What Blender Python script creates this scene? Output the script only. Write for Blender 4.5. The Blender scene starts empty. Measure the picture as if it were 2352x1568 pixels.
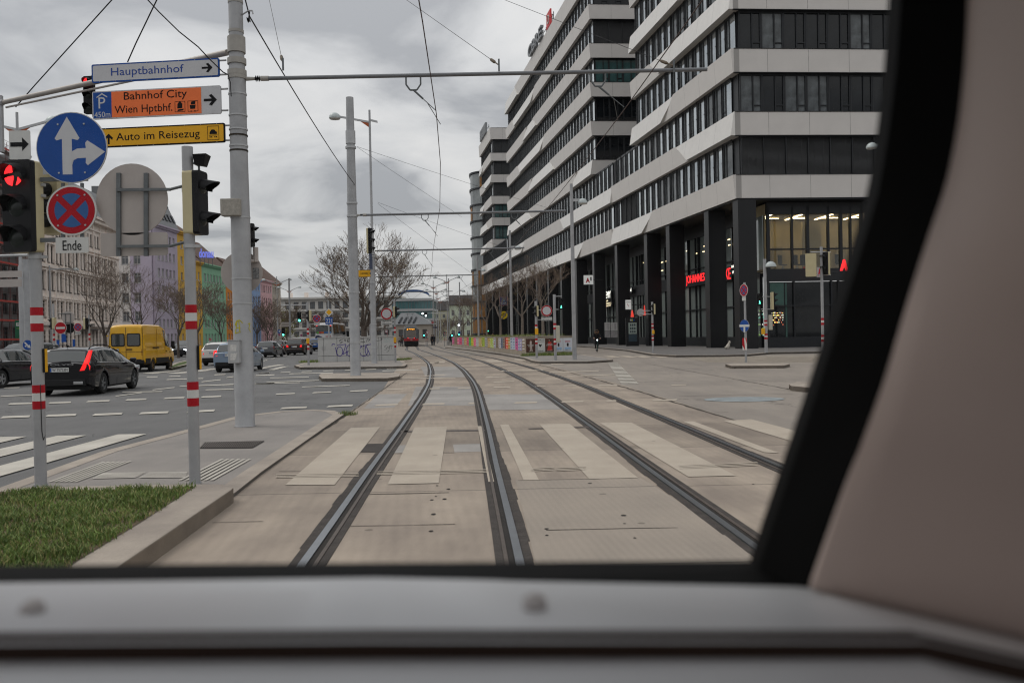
import bpy, math, random
import numpy as np
from mathutils import Vector, Matrix
S = bpy.context.scene
COL = S.collection
random.seed(7)
# ------------------------------------------------------------------ camera
FPX, HH, YC, ROLL = 2000.0, 1.58, 768.6, 0.0204      # photo measured on a 2352 x 1568 grid
PIT = math.atan((784 - YC) / FPX); RA = math.atan(ROLL)
_r = Vector((1, 0, 0)); _u = Vector((0, math.sin(PIT), math.cos(PIT))); _f = Vector((0, math.cos(PIT), -math.sin(PIT)))
_up = _u * math.cos(RA) + _r * math.sin(RA); _ri = _r * math.cos(RA) - _u * math.sin(RA)
cam = bpy.data.cameras.new('camera'); camo = bpy.data.objects.new('camera', cam); COL.objects.link(camo)
cam.sensor_width = 36; cam.lens = FPX / 2352 * 36; cam.clip_start = 0.05; cam.clip_end = 4000
camo.matrix_world = Matrix(((_ri.x, _up.x, -_f.x, 0), (_ri.y, _up.y, -_f.y, 0), (_ri.z, _up.z, -_f.z, HH), (0, 0, 0, 1)))
cam.dof.use_dof = True; cam.dof.focus_distance = 17; cam.dof.aperture_fstop = 3.1
S.camera = camo
def ray(x, y):
    return _ri * (x - 1176) - _up * (y - 784) + _f * FPX
def G(x, y, z=0.0):
    d = ray(x, y); t = (z - HH) / d.z
    return Vector((d.x * t, d.y * t, z))
def P(x, y, Y):
    d = ray(x, y); t = Y / d.y
    return Vector((d.x * t, Y, HH + d.z * t))
# ------------------------------------------------------------------ sky and sun
W = bpy.data.worlds.new('World'); S.world = W; W.use_nodes = True
nt = W.node_tree; nt.nodes.clear()
def N(t, **k):
    n = nt.nodes.new(t)
    for a, b in k.items(): setattr(n, a, b)
    return n
SUN_EL, SUN_AZ = math.radians(52), math.radians(-70)
sky = N('ShaderNodeTexSky', sky_type='NISHITA', sun_disc=False, sun_elevation=SUN_EL, sun_rotation=SUN_AZ)
bg1 = N('ShaderNodeBackground'); bg1.inputs[1].default_value = 0.08; nt.links.new(sky.outputs[0], bg1.inputs[0])
tc = N('ShaderNodeTexCoord'); sep = N('ShaderNodeSeparateXYZ'); nt.links.new(tc.outputs['Generated'], sep.inputs[0])
def M(op, a, b=None, c=None):
    n = N('ShaderNodeMath', operation=op)
    for i, q in enumerate((a, b, c)):
        if q is None: continue
        if isinstance(q, (int, float)): n.inputs[i].default_value = q
        else: nt.links.new(q, n.inputs[i])
    return n.outputs[0]
zc = M('MAXIMUM', sep.outputs[2], 0.0)
den = M('ADD', zc, 0.16)
cmb = N('ShaderNodeCombineXYZ')
nt.links.new(M('DIVIDE', sep.outputs[0], den), cmb.inputs[0]); nt.links.new(M('DIVIDE', sep.outputs[1], den), cmb.inputs[1])
cmb.inputs[2].default_value = 3.3
n1 = N('ShaderNodeTexNoise'); n1.inputs['Scale'].default_value = 1.5; n1.inputs['Detail'].default_value = 7; n1.inputs['Roughness'].default_value = 0.52
n1.inputs['Distortion'].default_value = 0.5
nt.links.new(cmb.outputs[0], n1.inputs['Vector'])
rp = N('ShaderNodeValToRGB'); e = rp.color_ramp.elements
e[0].position = 0.38; e[0].color = (0.285, 0.288, 0.302, 1); e[1].position = 0.71; e[1].color = (0.565, 0.553, 0.547, 1)
e2 = e.new(0.52); e2.color = (0.46, 0.458, 0.464, 1)
nt.links.new(n1.outputs[0], rp.inputs[0])
vm = N('ShaderNodeVectorMath', operation='SCALE'); nt.links.new(rp.outputs[0], vm.inputs[0])
nt.links.new(M('ADD', M('MULTIPLY', M('POWER', zc, 1.2), 1.15), 0.86), vm.inputs['Scale'])
bg2 = N('ShaderNodeBackground'); nt.links.new(vm.outputs[0], bg2.inputs[0]); bg2.inputs[1].default_value = 1.0
mx = N('ShaderNodeMixShader'); mx.inputs[0].default_value = 0.94
nt.links.new(bg1.outputs[0], mx.inputs[1]); nt.links.new(bg2.outputs[0], mx.inputs[2])
wo = N('ShaderNodeOutputWorld'); nt.links.new(mx.outputs[0], wo.inputs[0])
sd = bpy.data.lights.new('sun', 'SUN'); sd.energy = 0.75; sd.angle = math.radians(25); sd.color = (1, 0.95, 0.88)
so = bpy.data.objects.new('sun', sd); COL.objects.link(so)
sv = Vector((math.sin(SUN_AZ) * math.cos(SUN_EL), math.cos(SUN_AZ) * math.cos(SUN_EL), math.sin(SUN_EL)))
so.rotation_euler = sv.to_track_quat('Z', 'Y').to_euler(); so.location = (0, 0, 60)
S.view_settings.view_transform = 'Standard'; S.view_settings.look = 'None'; S.view_settings.exposure = 0.48; S.view_settings.gamma = 1
S.cycles.filter_width = 1.15; S.cycles.max_bounces = 6; S.cycles.transparent_max_bounces = 12; S.cycles.caustics_reflective = False; S.cycles.caustics_refractive = False
# ------------------------------------------------------------------ materials
MC = {}
def mat(name, col, rough=0.6, metal=0.0, var=0.12, sc=3.0, bump=0.0, bsc=40.0, emit=0.0, spec=0.28, coat=0.0, det=6):
    if name in MC: return MC[name]
    m = bpy.data.materials.new(name); m.use_nodes = True; t = m.node_tree; b = t.nodes['Principled BSDF']
    b.inputs['Roughness'].default_value = rough; b.inputs['Metallic'].default_value = metal
    b.inputs['Specular IOR Level'].default_value = spec; b.inputs['Coat Weight'].default_value = coat
    b.inputs['Coat Roughness'].default_value = 0.04
    c = (*col, 1)
    b.inputs['Base Color'].default_value = c
    if emit:
        b.inputs['Emission Color'].default_value = c; b.inputs['Emission Strength'].default_value = emit
    co = t.nodes.new('ShaderNodeTexCoord')
    if var:
        n = t.nodes.new('ShaderNodeTexNoise'); n.inputs['Scale'].default_value = sc; n.inputs['Detail'].default_value = det; n.inputs['Roughness'].default_value = 0.65
        t.links.new(co.outputs['Object'], n.inputs['Vector'])
        r = t.nodes.new('ShaderNodeMapRange'); r.inputs[1].default_value = 0.25; r.inputs[2].default_value = 0.75
        r.inputs[3].default_value = 1 - var; r.inputs[4].default_value = 1 + var
        t.links.new(n.outputs[0], r.inputs[0])
        x = t.nodes.new('ShaderNodeVectorMath'); x.operation = 'SCALE'; x.inputs[0].default_value = col
        t.links.new(r.outputs[0], x.inputs['Scale']); t.links.new(x.outputs[0], b.inputs['Base Color'])
    if bump:
        n = t.nodes.new('ShaderNodeTexNoise'); n.inputs['Scale'].default_value = bsc; n.inputs['Detail'].default_value = 4
        t.links.new(co.outputs['Object'], n.inputs['Vector'])
        q = t.nodes.new('ShaderNodeBump'); q.inputs['Strength'].default_value = bump; q.inputs['Distance'].default_value = 0.02
        t.links.new(n.outputs[0], q.inputs['Height']); t.links.new(q.outputs[0], b.inputs['Normal'])
    MC[name] = m; return m
def emis(name, col, s):
    return mat(name, col, 0.5, 0, 0, emit=s)
def glassy(name, tint=(0.9, 0.95, 0.95), op=0.12, boost=1.0):
    if name in MC: return MC[name]
    m = bpy.data.materials.new(name); m.use_nodes = True; t = m.node_tree; t.nodes.clear()
    o = t.nodes.new('ShaderNodeOutputMaterial'); tr = t.nodes.new('ShaderNodeBsdfTransparent'); tr.inputs[0].default_value = (*tint, 1)
    gl = t.nodes.new('ShaderNodeBsdfGlossy'); gl.inputs['Roughness'].default_value = 0.02
    fr = t.nodes.new('ShaderNodeFresnel'); fr.inputs[0].default_value = 1.5
    a = t.nodes.new('ShaderNodeMath'); a.operation = 'MULTIPLY_ADD'; a.inputs[1].default_value = boost; a.inputs[2].default_value = op; a.use_clamp = True
    t.links.new(fr.outputs[0], a.inputs[0])
    mxs = t.nodes.new('ShaderNodeMixShader'); t.links.new(a.outputs[0], mxs.inputs[0])
    t.links.new(tr.outputs[0], mxs.inputs[1]); t.links.new(gl.outputs[0], mxs.inputs[2]); t.links.new(mxs.outputs[0], o.inputs[0])
    MC[name] = m; return m
def weathered(name, col, dark, rough=0.85, joint=0.0, groove=0.0, sc=0.6, speck=0.35, bump=0.25, patch=0.9, crack=0.0):
    """road surface: large tonal patches, fine aggregate, small dark spots, optional transverse slab joints"""
    m = bpy.data.materials.new(name); m.use_nodes = True; t = m.node_tree; b = t.nodes['Principled BSDF']
    b.inputs['Roughness'].default_value = rough; b.inputs['Specular IOR Level'].default_value = 0.3
    L = t.links.new
    def nd(ty, **k):
        n = t.nodes.new(ty)
        for a, c in k.items(): setattr(n, a, c)
        return n
    def mth(op, a, b_=None, c_=None):
        n = nd('ShaderNodeMath', operation=op)
        for i, q in enumerate((a, b_, c_)):
            if q is None: continue
            if isinstance(q, (int, float)): n.inputs[i].default_value = q
            else: L(q, n.inputs[i])
        return n.outputs[0]
    co = nd('ShaderNodeTexCoord').outputs['Object']; sp = nd('ShaderNodeSeparateXYZ'); L(co, sp.inputs[0])
    def noise(s, d=5, r=0.6, v=co):
        n = nd('ShaderNodeTexNoise'); n.inputs['Scale'].default_value = s; n.inputs['Detail'].default_value = d; n.inputs['Roughness'].default_value = r; L(v, n.inputs['Vector']); return n.outputs[0]
    mp = nd('ShaderNodeMapping'); mp.inputs['Scale'].default_value = (1.6, 0.25, 1); L(co, mp.inputs[0])
    big = noise(sc, 5, 0.6); streak = noise(1.2, 6, 0.65, mp.outputs[0]); fine = noise(70, 3, 0.7)
    f = mth('ADD', mth('MULTIPLY', big, 0.6), mth('MULTIPLY', streak, 0.4))
    f = mth('MULTIPLY', mth('SUBTRACT', f, 0.38), 4.0 * patch)
    f.node.use_clamp = True
    mixc = nd('ShaderNodeMix', data_type='RGBA'); mixc.inputs[6].default_value = (*dark, 1); mixc.inputs[7].default_value = (*col, 1); L(f, mixc.inputs[0])
    k = mth('ADD', mth('MULTIPLY', fine, speck), 1 - speck / 2)
    vor = nd('ShaderNodeTexVoronoi'); vor.inputs['Scale'].default_value = 1.3; vor.inputs['Randomness'].default_value = 1; L(co, vor.inputs['Vector'])
    spot = mth('GREATER_THAN', vor.outputs['Distance'], 0.045)
    k = mth('MULTIPLY', k, mth('ADD', mth('MULTIPLY', spot, 0.4), 0.6))
    h = fine
    if joint:
        wob = mth('MULTIPLY', noise(6, 3), 0.02)
        fr = mth('FRACT', mth('DIVIDE', mth('ADD', sp.outputs[1], wob), joint))
        j = mth('GREATER_THAN', fr, 0.008)
        k = mth('MULTIPLY', k, mth('ADD', mth('MULTIPLY', j, 0.6), 0.4))
        wn = nd('ShaderNodeTexWhiteNoise', noise_dimensions='1D'); L(mth('FLOOR', mth('DIVIDE', mth('ADD', sp.outputs[1], wob), joint)), wn.inputs['W'])
        k = mth('MULTIPLY', k, mth('ADD', mth('MULTIPLY', wn.outputs[0], 0.22), 0.87))
    if crack:
        vd = nd('ShaderNodeVectorMath', operation='MULTIPLY_ADD'); nn_ = nd('ShaderNodeTexNoise'); nn_.inputs['Scale'].default_value = 1.5; nn_.inputs['Detail'].default_value = 5; L(co, nn_.inputs['Vector']); L(nn_.outputs[1], vd.inputs[0]); vd.inputs[1].default_value = (1.6, 1.6, 0); L(co, vd.inputs[2])
        v2 = nd('ShaderNodeTexVoronoi', feature='DISTANCE_TO_EDGE'); v2.inputs['Scale'].default_value = crack; L(vd.outputs[0], v2.inputs['Vector'])
        k = mth('MULTIPLY', k, mth('ADD', mth('MULTIPLY', mth('GREATER_THAN', v2.outputs['Distance'], 0.0028), 0.38), 0.62))
    if groove:
        gx = mth('SINE', mth('MULTIPLY', mth('ADD', sp.outputs[0], mth('MULTIPLY', sp.outputs[1], 0.12)), groove))
        k = mth('MULTIPLY', k, mth('ADD', mth('MULTIPLY', mth('MULTIPLY', gx, noise(0.9, 2)), 0.05), 1.0))
    vs = nd('ShaderNodeVectorMath', operation='SCALE'); L(mixc.outputs[2], vs.inputs[0]); L(k, vs.inputs['Scale']); L(vs.outputs[0], b.inputs['Base Color'])
    q = nd('ShaderNodeBump'); q.inputs['Strength'].default_value = bump; q.inputs['Distance'].default_value = 0.01; L(h, q.inputs['Height']); L(q.outputs[0], b.inputs['Normal'])
    MC[name] = m; return m
galv = mat('galvanised_steel', (0.345, 0.348, 0.355), 0.55, 0.35, 0.18, 2.5, 0.06, 90)
galv2 = mat('bright_galvanised', (0.42, 0.425, 0.43), 0.5, 0.4, 0.12, 4)
steel = mat('dark_bracket_steel', (0.13, 0.14, 0.145), 0.5, 0.3, 0.2, 8)
blackp = mat('black_plastic', (0.008, 0.008, 0.009), 0.5, 0, 0.2, 5, spec=0.2)
cream = mat('cream_signal_housing', (0.50, 0.44, 0.27), 0.5, 0, 0.08, 4)
redp = mat('red_reflective_film', (0.36, 0.010, 0.018), 0.55, 0, 0.14, 9, spec=.15)
whitep = mat('white_reflective_film', (0.55, 0.55, 0.53), 0.55, 0, 0.08, 9, spec=.2)
bluep = mat('blue_reflective_film', (0.016, 0.07, 0.28), 0.55, 0, 0.10, 7, spec=.15)
bluep2 = mat('pale_blue_film', (0.04, 0.11, 0.28), 0.55, 0, 0.1, 7, spec=.15)
orangep = mat('orange_sign_film', (0.80, 0.17, 0.045), 0.5, 0, 0.06, 7)
yellowp = mat('yellow_sign_film', (0.70, 0.36, 0.012), 0.5, 0, 0.06, 7)
greyp = mat('grey_sign_film', (0.50, 0.50, 0.515), 0.5, 0, 0.05, 7)
blackf = mat('black_sign_film', (0.012, 0.012, 0.013), 0.6, 0, 0.1, 7, spec=.08)
backp = mat('sign_back_aluminium', (0.40, 0.36, 0.335), 0.55, 0.15, 0.08, 5)
wirem = mat('wire_black', (0.025, 0.024, 0.025), 0.6, 0.2, 0.1)
copper = mat('contact_wire_copper', (0.07, 0.04, 0.035), 0.5, 0.4, 0.1)
red_on = emis('lamp_red_lit', (1.0, 0.025, 0.03), 1.1)
red_soft = emis('tail_red_lit', (1.0, 0.022, 0.022), .48)
green_on = emis('lamp_green_lit', (0.10, 1.0, 0.65), 3.2)
white_on = emis('lamp_white_lit', (0.9, 0.95, 1.0), 5)
warm_on = emis('lamp_warm_lit', (1.0, 0.72, 0.35), 4)
amber_on = emis('display_amber_lit', (1.0, 0.40, 0.05), 2.2)
lens_off = mat('signal_lens_dark', (0.02, 0.025, 0.022), 0.2, 0, 0)
dglass = mat('dark_window_glass', (0.010, 0.012, 0.014), 0.03, 0, 0.5, 0.8, spec=0.35)
# ------------------------------------------------------------------ mesh builder
def V(*a): return Vector(a)
class MB:
    def __init__(s): s.v = []; s.f = []; s.m = []; s.mi = 0
    def add(s, vs, fs):
        o = len(s.v); s.v += [tuple(q) for q in vs]
        for f in fs: s.f.append([o + i for i in f]); s.m.append(s.mi)
        return s
    def ob(s, o, a, b, c):                     # parallelepiped from a corner and three edges
        o, a, b, c = Vector(o), Vector(a), Vector(b), Vector(c)
        vs = [o, o + a, o + a + b, o + b, o + c, o + a + c, o + a + b + c, o + b + c]
        return s.add(vs, [(0, 3, 2, 1), (4, 5, 6, 7), (0, 1, 5, 4), (1, 2, 6, 5), (2, 3, 7, 6), (3, 0, 4, 7)])
    def box(s, c, d, rz=0.0):
        c = Vector(c); ca, sa = math.cos(rz), math.sin(rz)
        a = V(ca, sa, 0) * d[0]; b = V(-sa, ca, 0) * d[1]; z = V(0, 0, d[2])
        return s.ob(c - a / 2 - b / 2 - z / 2, a, b, z)
    def quad(s, *p): return s.add(p, [tuple(range(len(p)))])
    def tube(s, p, q, r, r2=None, n=8, cap=True):
        p, q = Vector(p), Vector(q); d = q - p
        if d.length < 1e-6: return s
        r2 = r if r2 is None else r2
        d.normalize(); a = d.orthogonal().normalized(); b = d.cross(a)
        vs = []
        for c, rr in ((p, r), (q, r2)):
            for i in range(n):
                t = 2 * math.pi * i / n; vs.append(c + (a * math.cos(t) + b * math.sin(t)) * rr)
        fs = [(i, (i + 1) % n, n + (i + 1) % n, n + i) for i in range(n)]
        if cap: fs += [tuple(range(n - 1, -1, -1)), tuple(range(n, 2 * n))]
        return s.add(vs, fs)
    def path(s, ps, r, n=6):
        for a, b in zip(ps[:-1], ps[1:]): s.tube(a, b, r, r, n)
        return s
    def lathe(s, prof, c, ax=(0, 0, 1), n=16, cap=True):
        ax = Vector(ax).normalized(); a = ax.orthogonal().normalized(); b = ax.cross(a); c = Vector(c)
        vs = []
        for r, z in prof:
            for i in range(n):
                t = 2 * math.pi * i / n; vs.append(c + ax * z + (a * math.cos(t) + b * math.sin(t)) * r)
        fs = []
        for j in range(len(prof) - 1):
            for i in range(n): fs.append((j * n + i, j * n + (i + 1) % n, (j + 1) * n + (i + 1) % n, (j + 1) * n + i))
        if cap: fs += [tuple(range(n - 1, -1, -1)), tuple(range((len(prof) - 1) * n, len(prof) * n))]
        return s.add(vs, fs)
    def prism(s, poly, o, ax, ay, d0, d1):     # polygon in the plane (ax, ay) thickened from d0 to d1 towards the viewer
        o, ax, ay = Vector(o), Vector(ax), Vector(ay); n = ax.cross(ay).normalized(); k = len(poly)
        vs = [o + ax * x + ay * y + n * d0 for x, y in poly] + [o + ax * x + ay * y + n * d1 for x, y in poly]
        fs = [tuple(range(k - 1, -1, -1)), tuple(range(k, 2 * k))] + [(i, (i + 1) % k, k + (i + 1) % k, k + i) for i in range(k)]
        return s.add(vs, fs)
    def slab(s, pts, z0, z1):                  # ground polygon given anticlockwise, thickened in z
        k = len(pts)
        vs = [V(p[0], p[1], z0) for p in pts] + [V(p[0], p[1], z1) for p in pts]
        fs = [tuple(range(k - 1, -1, -1)), tuple(range(k, 2 * k))] + [(i, (i + 1) % k, k + (i + 1) % k, k + i) for i in range(k)]
        return s.add(vs, fs)
    def ribbon(s, pts, o0, o1, z0, z1=None):   # strip along a polyline between two lateral offsets, as a solid when z1 is given
        L_, R_ = offset(pts, o0), offset(pts, o1)
        for i in range(len(pts) - 1):
            a, b, c, d = L_[i], R_[i], R_[i + 1], L_[i + 1]
            if z1 is None: s.quad(V(a[0], a[1], z0), V(b[0], b[1], z0), V(c[0], c[1], z0), V(d[0], d[1], z0))
            else: s.slab([a, b, c, d], z0, z1)
        return s
    def build(s, name, mats, parent=None, world=None, smooth=False, bevel=0.0, loc=None):
        if not isinstance(mats, (list, tuple)): mats = [mats]
        me = bpy.data.meshes.new(name)
        o_ = Vector((0, 0, 0))
        if world is not None: o_ = Vector(world)
        elif loc is not None: o_ = Vector(loc)
        me.from_pydata([(x - o_.x, y - o_.y, z - o_.z) for x, y, z in s.v], [], s.f)
        for q in mats: me.materials.append(q)
        me.polygons.foreach_set('material_index', s.m)
        me.update()
        if smooth: me.shade_smooth(); me.set_sharp_from_angle(angle=math.radians(40))
        ob = bpy.data.objects.new(name, me); COL.objects.link(ob)
        if parent is not None: ob.parent = parent
        if loc is not None: ob.location = loc
        if bevel:
            bm_ = ob.modifiers.new('bevel', 'BEVEL'); bm_.width = bevel; bm_.segments = 2; bm_.limit_method = 'ANGLE'; bm_.angle_limit = math.radians(40)
        return ob
def offset(pts, o):
    out = []
    for i, p in enumerate(pts):
        a = pts[max(i - 1, 0)]; b = pts[min(i + 1, len(pts) - 1)]
        dx, dy = b[0] - a[0], b[1] - a[1]; l = math.hypot(dx, dy) or 1
        out.append((p[0] + dy / l * o, p[1] - dx / l * o))
    return out
def tag(o, label=None, cat=None, group=None, kind=None):
    if label: o['label'] = label
    if cat: o['category'] = cat
    if group: o['group'] = group
    if kind: o['kind'] = kind
    return o
def struct(o): o['kind'] = 'structure'; return o
def thing(name, label, cat, loc=(0, 0, 0), rz=0.0, group=None):
    o = bpy.data.objects.new(name, None); o.empty_display_size = 0.3; COL.objects.link(o)
    o.location = loc; o.rotation_euler = (0, 0, rz)
    return tag(o, label, cat, group)
def copy_thing(root, loc, rz=0.0, label=None, sc=1.0, group=None):
    def rec(o, par):
        c = o.copy(); COL.objects.link(c)
        if par is not None: c.parent = par; c.matrix_parent_inverse = o.matrix_parent_inverse.copy()
        for ch in o.children: rec(ch, c)
        return c
    r = rec(root, None); r.location = loc; r.rotation_euler = (0, 0, rz); r.scale = (sc, sc, sc)
    if label: r['label'] = label
    if group: r['group'] = group
    return r
XA, ZA = V(1, 0, 0), V(0, 0, 1)
def yaw(a): return V(math.cos(a), math.sin(a), 0)
def text(s, o, ax, ay, w, h, m, parent=None, world=None, d0=0.001, d1=0.004, name='lettering', fit=True, bold=0.0, at=(0, 0), mb=None):
    """flat lettering filling the box w x h whose lower left corner is o (+ at) in the plane ax, ay"""
    c = bpy.data.curves.new('t', 'FONT'); c.body = s; c.fill_mode = 'BOTH'; c.extrude = 0.05; c.resolution_u = 3; c.offset = bold
    to = bpy.data.objects.new('t', c); COL.objects.link(to)
    dg = bpy.context.evaluated_depsgraph_get(); me = to.evaluated_get(dg).to_mesh()
    vs = np.array([v.co[:] for v in me.vertices]); fs = [tuple(p.vertices) for p in me.polygons]
    to.to_mesh_clear(); bpy.data.objects.remove(to); bpy.data.curves.remove(c)
    lo, hi = vs.min(0), vs.max(0)
    sx, sy = w / (hi[0] - lo[0]), h / (hi[1] - lo[1])
    if not fit: sx = min(sx, sy * 1.0); 
    o, ax, ay = Vector(o), Vector(ax), Vector(ay); n = ax.cross(ay).normalized()
    out = [o + ax * (at[0] + (x - lo[0]) * sx) + ay * (at[1] + (y - lo[1]) * sy) + n * (d1 if z > 0 else d0) for x, y, z in vs]
    if mb is not None: mb.add(out, fs); return None
    b = MB(); b.add(out, fs)
    return b.build(name, m, parent, world=world)
def circ(r, n=32, cx=0, cy=0, a0=0, a1=2 * math.pi):
    k = n if abs(a1 - a0 - 2 * math.pi) < 1e-6 else n - 1
    return [(cx + r * math.cos(a0 + (a1 - a0) * i / k), cy + r * math.sin(a0 + (a1 - a0) * i / k)) for i in range(n)]
def rrect(w, h, r, n=4):
    out = []
    for cx, cy, a in ((w / 2 - r, h / 2 - r, 0), (-w / 2 + r, h / 2 - r, 90), (-w / 2 + r, -h / 2 + r, 180), (w / 2 - r, -h / 2 + r, 270)):
        for i in range(n + 1):
            t = math.radians(a + 90 * i / n); out.append((cx + r * math.cos(t), cy + r * math.sin(t)))
    return out
# ================================================================== SETTING: ground, track bed, kerbs, markings
asphalt = weathered('asphalt', (0.15, 0.148, 0.147), (0.105, 0.104, 0.104), 0.9, sc=0.35, speck=0.6, bump=0.5, crack=.16)
concrete = weathered('track_bed_concrete', (0.35, 0.293, 0.235), (0.195, 0.162, 0.135), 0.85, joint=2.95, groove=60, sc=0.45, speck=0.28, bump=0.3)
concrete2 = weathered('carriageway_concrete', (0.285, 0.25, 0.213), (0.195, 0.172, 0.152), 0.88, sc=0.18, speck=0.4, bump=0.3, crack=.13)
pavem = weathered('island_paving_asphalt', (0.265, 0.242, 0.222), (0.20, 0.185, 0.173), 0.9, sc=0.7, speck=0.35, bump=0.3)
pavem2 = weathered('pavement_asphalt', (0.155, 0.145, 0.14), (0.11, 0.105, 0.10), 0.9, sc=0.5, speck=0.4, bump=0.3)
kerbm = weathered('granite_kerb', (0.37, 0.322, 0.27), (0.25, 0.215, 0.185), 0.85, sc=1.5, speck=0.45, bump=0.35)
kerbd = weathered('brown_kerb_face', (0.23, 0.19, 0.15), (0.15, 0.125, 0.10), 0.9, sc=2.0, speck=0.4, bump=0.4)  # kerb sides in a darker brown than the tops
paint = weathered('road_paint', (0.52, 0.49, 0.43), (0.35, 0.325, 0.285), 0.7, sc=1.1, speck=0.25, bump=0.15, patch=0.9)
paintf = weathered('worn_road_paint', (0.45, 0.395, 0.325), (0.34, 0.292, 0.238), 0.8, sc=1.6, speck=0.3, bump=0.2, patch=0.6)
b = MB(); b.quad(V(-1500, -200, 0), V(1500, -200, 0), V(1500, 2500, 0), V(-1500, 2500, 0)); struct(b.build('road', asphalt))
ctl = [(-4, -0.3), (3, -0.60), (6, -0.72), (8, -0.84), (10.5, -0.98), (13.5, -1.12), (19, -1.42), (24, -1.70), (29, -2.04), (39, -2.90), (50, -4.05), (60, -5.35),
       (72, -7.05), (82, -8.45), (106, -12.2), (125, -14.3), (141, -16.3), (160, -18.8), (260, -32.0), (420, -53)]
ys = np.concatenate([np.arange(-3, 60, 0.75), np.arange(60, 160, 2.0), np.arange(160, 400, 8.0)])
def sm(y, w=4.0):
    q = np.linspace(-w, w, 17); k = np.exp(-(q / w * 1.8) ** 2); k /= k.sum()
    return float((np.interp(y + q, [c[0] for c in ctl], [c[1] for c in ctl]) * k).sum())
CL1 = [(sm(y), float(y)) for y in ys]
CL2 = offset(CL1, 3.22)
def tx(Y): return sm(Y)
# concrete surface right of the asphalt, seen edge by edge in the photo
left = [G(345, 1290), G(540, 1126), G(600, 1083), G(690, 1020), G(793, 953), G(880, 893), G(935, 853)]
pts = [(-3.1, -3), (-3.1, 3)] + [(p.x, p.y) for p in left] + [p for p in offset(CL1, -2.4) if 57 < p[1] < 380]
poly = pts + [(30, 380), (34, 120), (70, 60), (70, -3)]
b = MB(); b.quad(*[V(x, y, 0.004) for x, y in poly]); o = b.build('carriageway', concrete2); struct(o)
b = MB(); c1 = [p for p in CL1 if p[1] < 70]
l_ = [(-3.1, -3), (-3.1, 3)] + [(p.x + 0.01, p.y) for p in left[:6]] + [p for p in offset(c1, -2.4) if p[1] > 40]
r_ = offset(c1, 5.1)
b.quad(*[V(x, y, 0.008) for x, y in l_ + r_[::-1]]); o = b.build('track_bed', concrete); struct(o)
# ---- rails
railm = mat('polished_rail_steel', (0.21, 0.225, 0.243), 0.3, 0.85, 0.15, 3)
lipm = mat('rusty_rail_flank', (0.085, 0.068, 0.058), 0.55, 0.35, 0.3, 9)
groovem = mat('rail_groove_dirt', (0.022, 0.019, 0.017), 0.9, 0, 0.3, 9)
tarm = mat('bitumen_joint', (0.045, 0.038, 0.034), 0.85, 0, 0.45, 5, 0.4, 30)
for cl, lab in ((CL1, 'curving tram track running from the windscreen towards the tram'), (CL2, 'curving tram track next to the wall of posters')):
    t = thing('tram_track', lab, 'tram track', (cl[8][0], cl[8][1], 0), 0, 'tram tracks in the road')
    W0 = t.location
    for sg in (-1, 1):
        o = 0.7525 * sg
        def R(a, c, z0, z1): bb = MB(); a, c = sorted((o + a * sg, o + c * sg)); return bb.ribbon(cl, a, c, z0, z1)
        rl = R(-0.030, 0.030, 0.0, 0.024).build('rail', railm, t, world=W0)
        R(-0.075, -0.0305, 0.0, 0.0125).build('groove', groovem, rl, world=W0)
        R(-0.105, -0.0755, 0.0, 0.020).build('guard_lip', lipm, rl, world=W0)
        R(-0.165, -0.1055, 0.0, 0.0135).build('joint_filler', tarm, rl, world=W0)
        # outer bitumen strip with a ragged edge
        bb = MB(); rnd = random.Random(int(o * 10)); ped = offset(cl, o + 0.0305 * sg); w_ = 0.09
        dense = []
        for i in range(len(cl) - 1):
            for k in range(4 if cl[i][1] < 40 else 1):
                f = k / 4; dense.append((cl[i][0] * (1 - f) + cl[i + 1][0] * f, cl[i][1] * (1 - f) + cl[i + 1][1] * f))
        inn = offset(dense, o + 0.031 * sg)
        for i in range(len(dense) - 1):
            if i % 3 == 0: w0 = w_; w_ = max(0.065, min(0.11, w_ + rnd.uniform(-0.016, 0.016)))
            a1 = offset(dense[i:i + 2], o + (0.031 + w_) * sg)
            q = [inn[i], a1[0], a1[1], inn[i + 1]]
            if sg < 0: q = q[::-1]
            bb.quad(*[V(x, y, 0.0115) for x, y in q])
        bb.build('bitumen_strip', tarm, rl, world=W0)
# ---- islands and pavements
def island(name, pix, z, m=None, kw=0.22, zs=0, world=False):
    pts = [G(x, y, z) for x, y in pix] if not world else [V(x, y, z) for x, y in pix]
    pts = [(p.x, p.y) for p in pts]
    ar = sum(a[0] * c[1] - c[0] * a[1] for a, c in zip(pts, pts[1:] + pts[:1]))
    if ar < 0: pts = pts[::-1]
    b = MB(); b.slab(pts, -0.05, z - 0.004); struct(b.build(name, m or pavem))
    if kw:
        k = len(pts); inner = []
        for i in range(k):
            a, c, d = Vector(pts[i - 1]), Vector(pts[i]), Vector(pts[(i + 1) % k])
            n1 = (c - a).normalized(); n2 = (d - c).normalized(); n = V(-(n1.y + n2.y), n1.x + n2.x)
            n = n.normalized() / max(0.5, math.sqrt(max(0.05, (1 + n1.dot(n2)) / 2)))
            inner.append((c.x + n.x * kw, c.y + n.y * kw))
        b = MB()
        for i in range(k):
            j = (i + 1) % k; p, q, r, s_ = pts[i], pts[j], inner[j], inner[i]
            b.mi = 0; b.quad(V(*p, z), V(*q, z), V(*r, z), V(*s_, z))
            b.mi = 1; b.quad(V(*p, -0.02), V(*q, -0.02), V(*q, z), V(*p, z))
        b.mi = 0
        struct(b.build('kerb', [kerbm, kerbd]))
    return pts
island('traffic_island', [(-260, 1225), (0, 1119), (234, 1036), (430, 985.5), (540, 956), (640, 944), (720, 940), (768, 942.5), (790, 951), (740, 985), (690, 1020), (600, 1083), (520, 1146), (420, 1180), (100, 1200)], 0.045)
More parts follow.
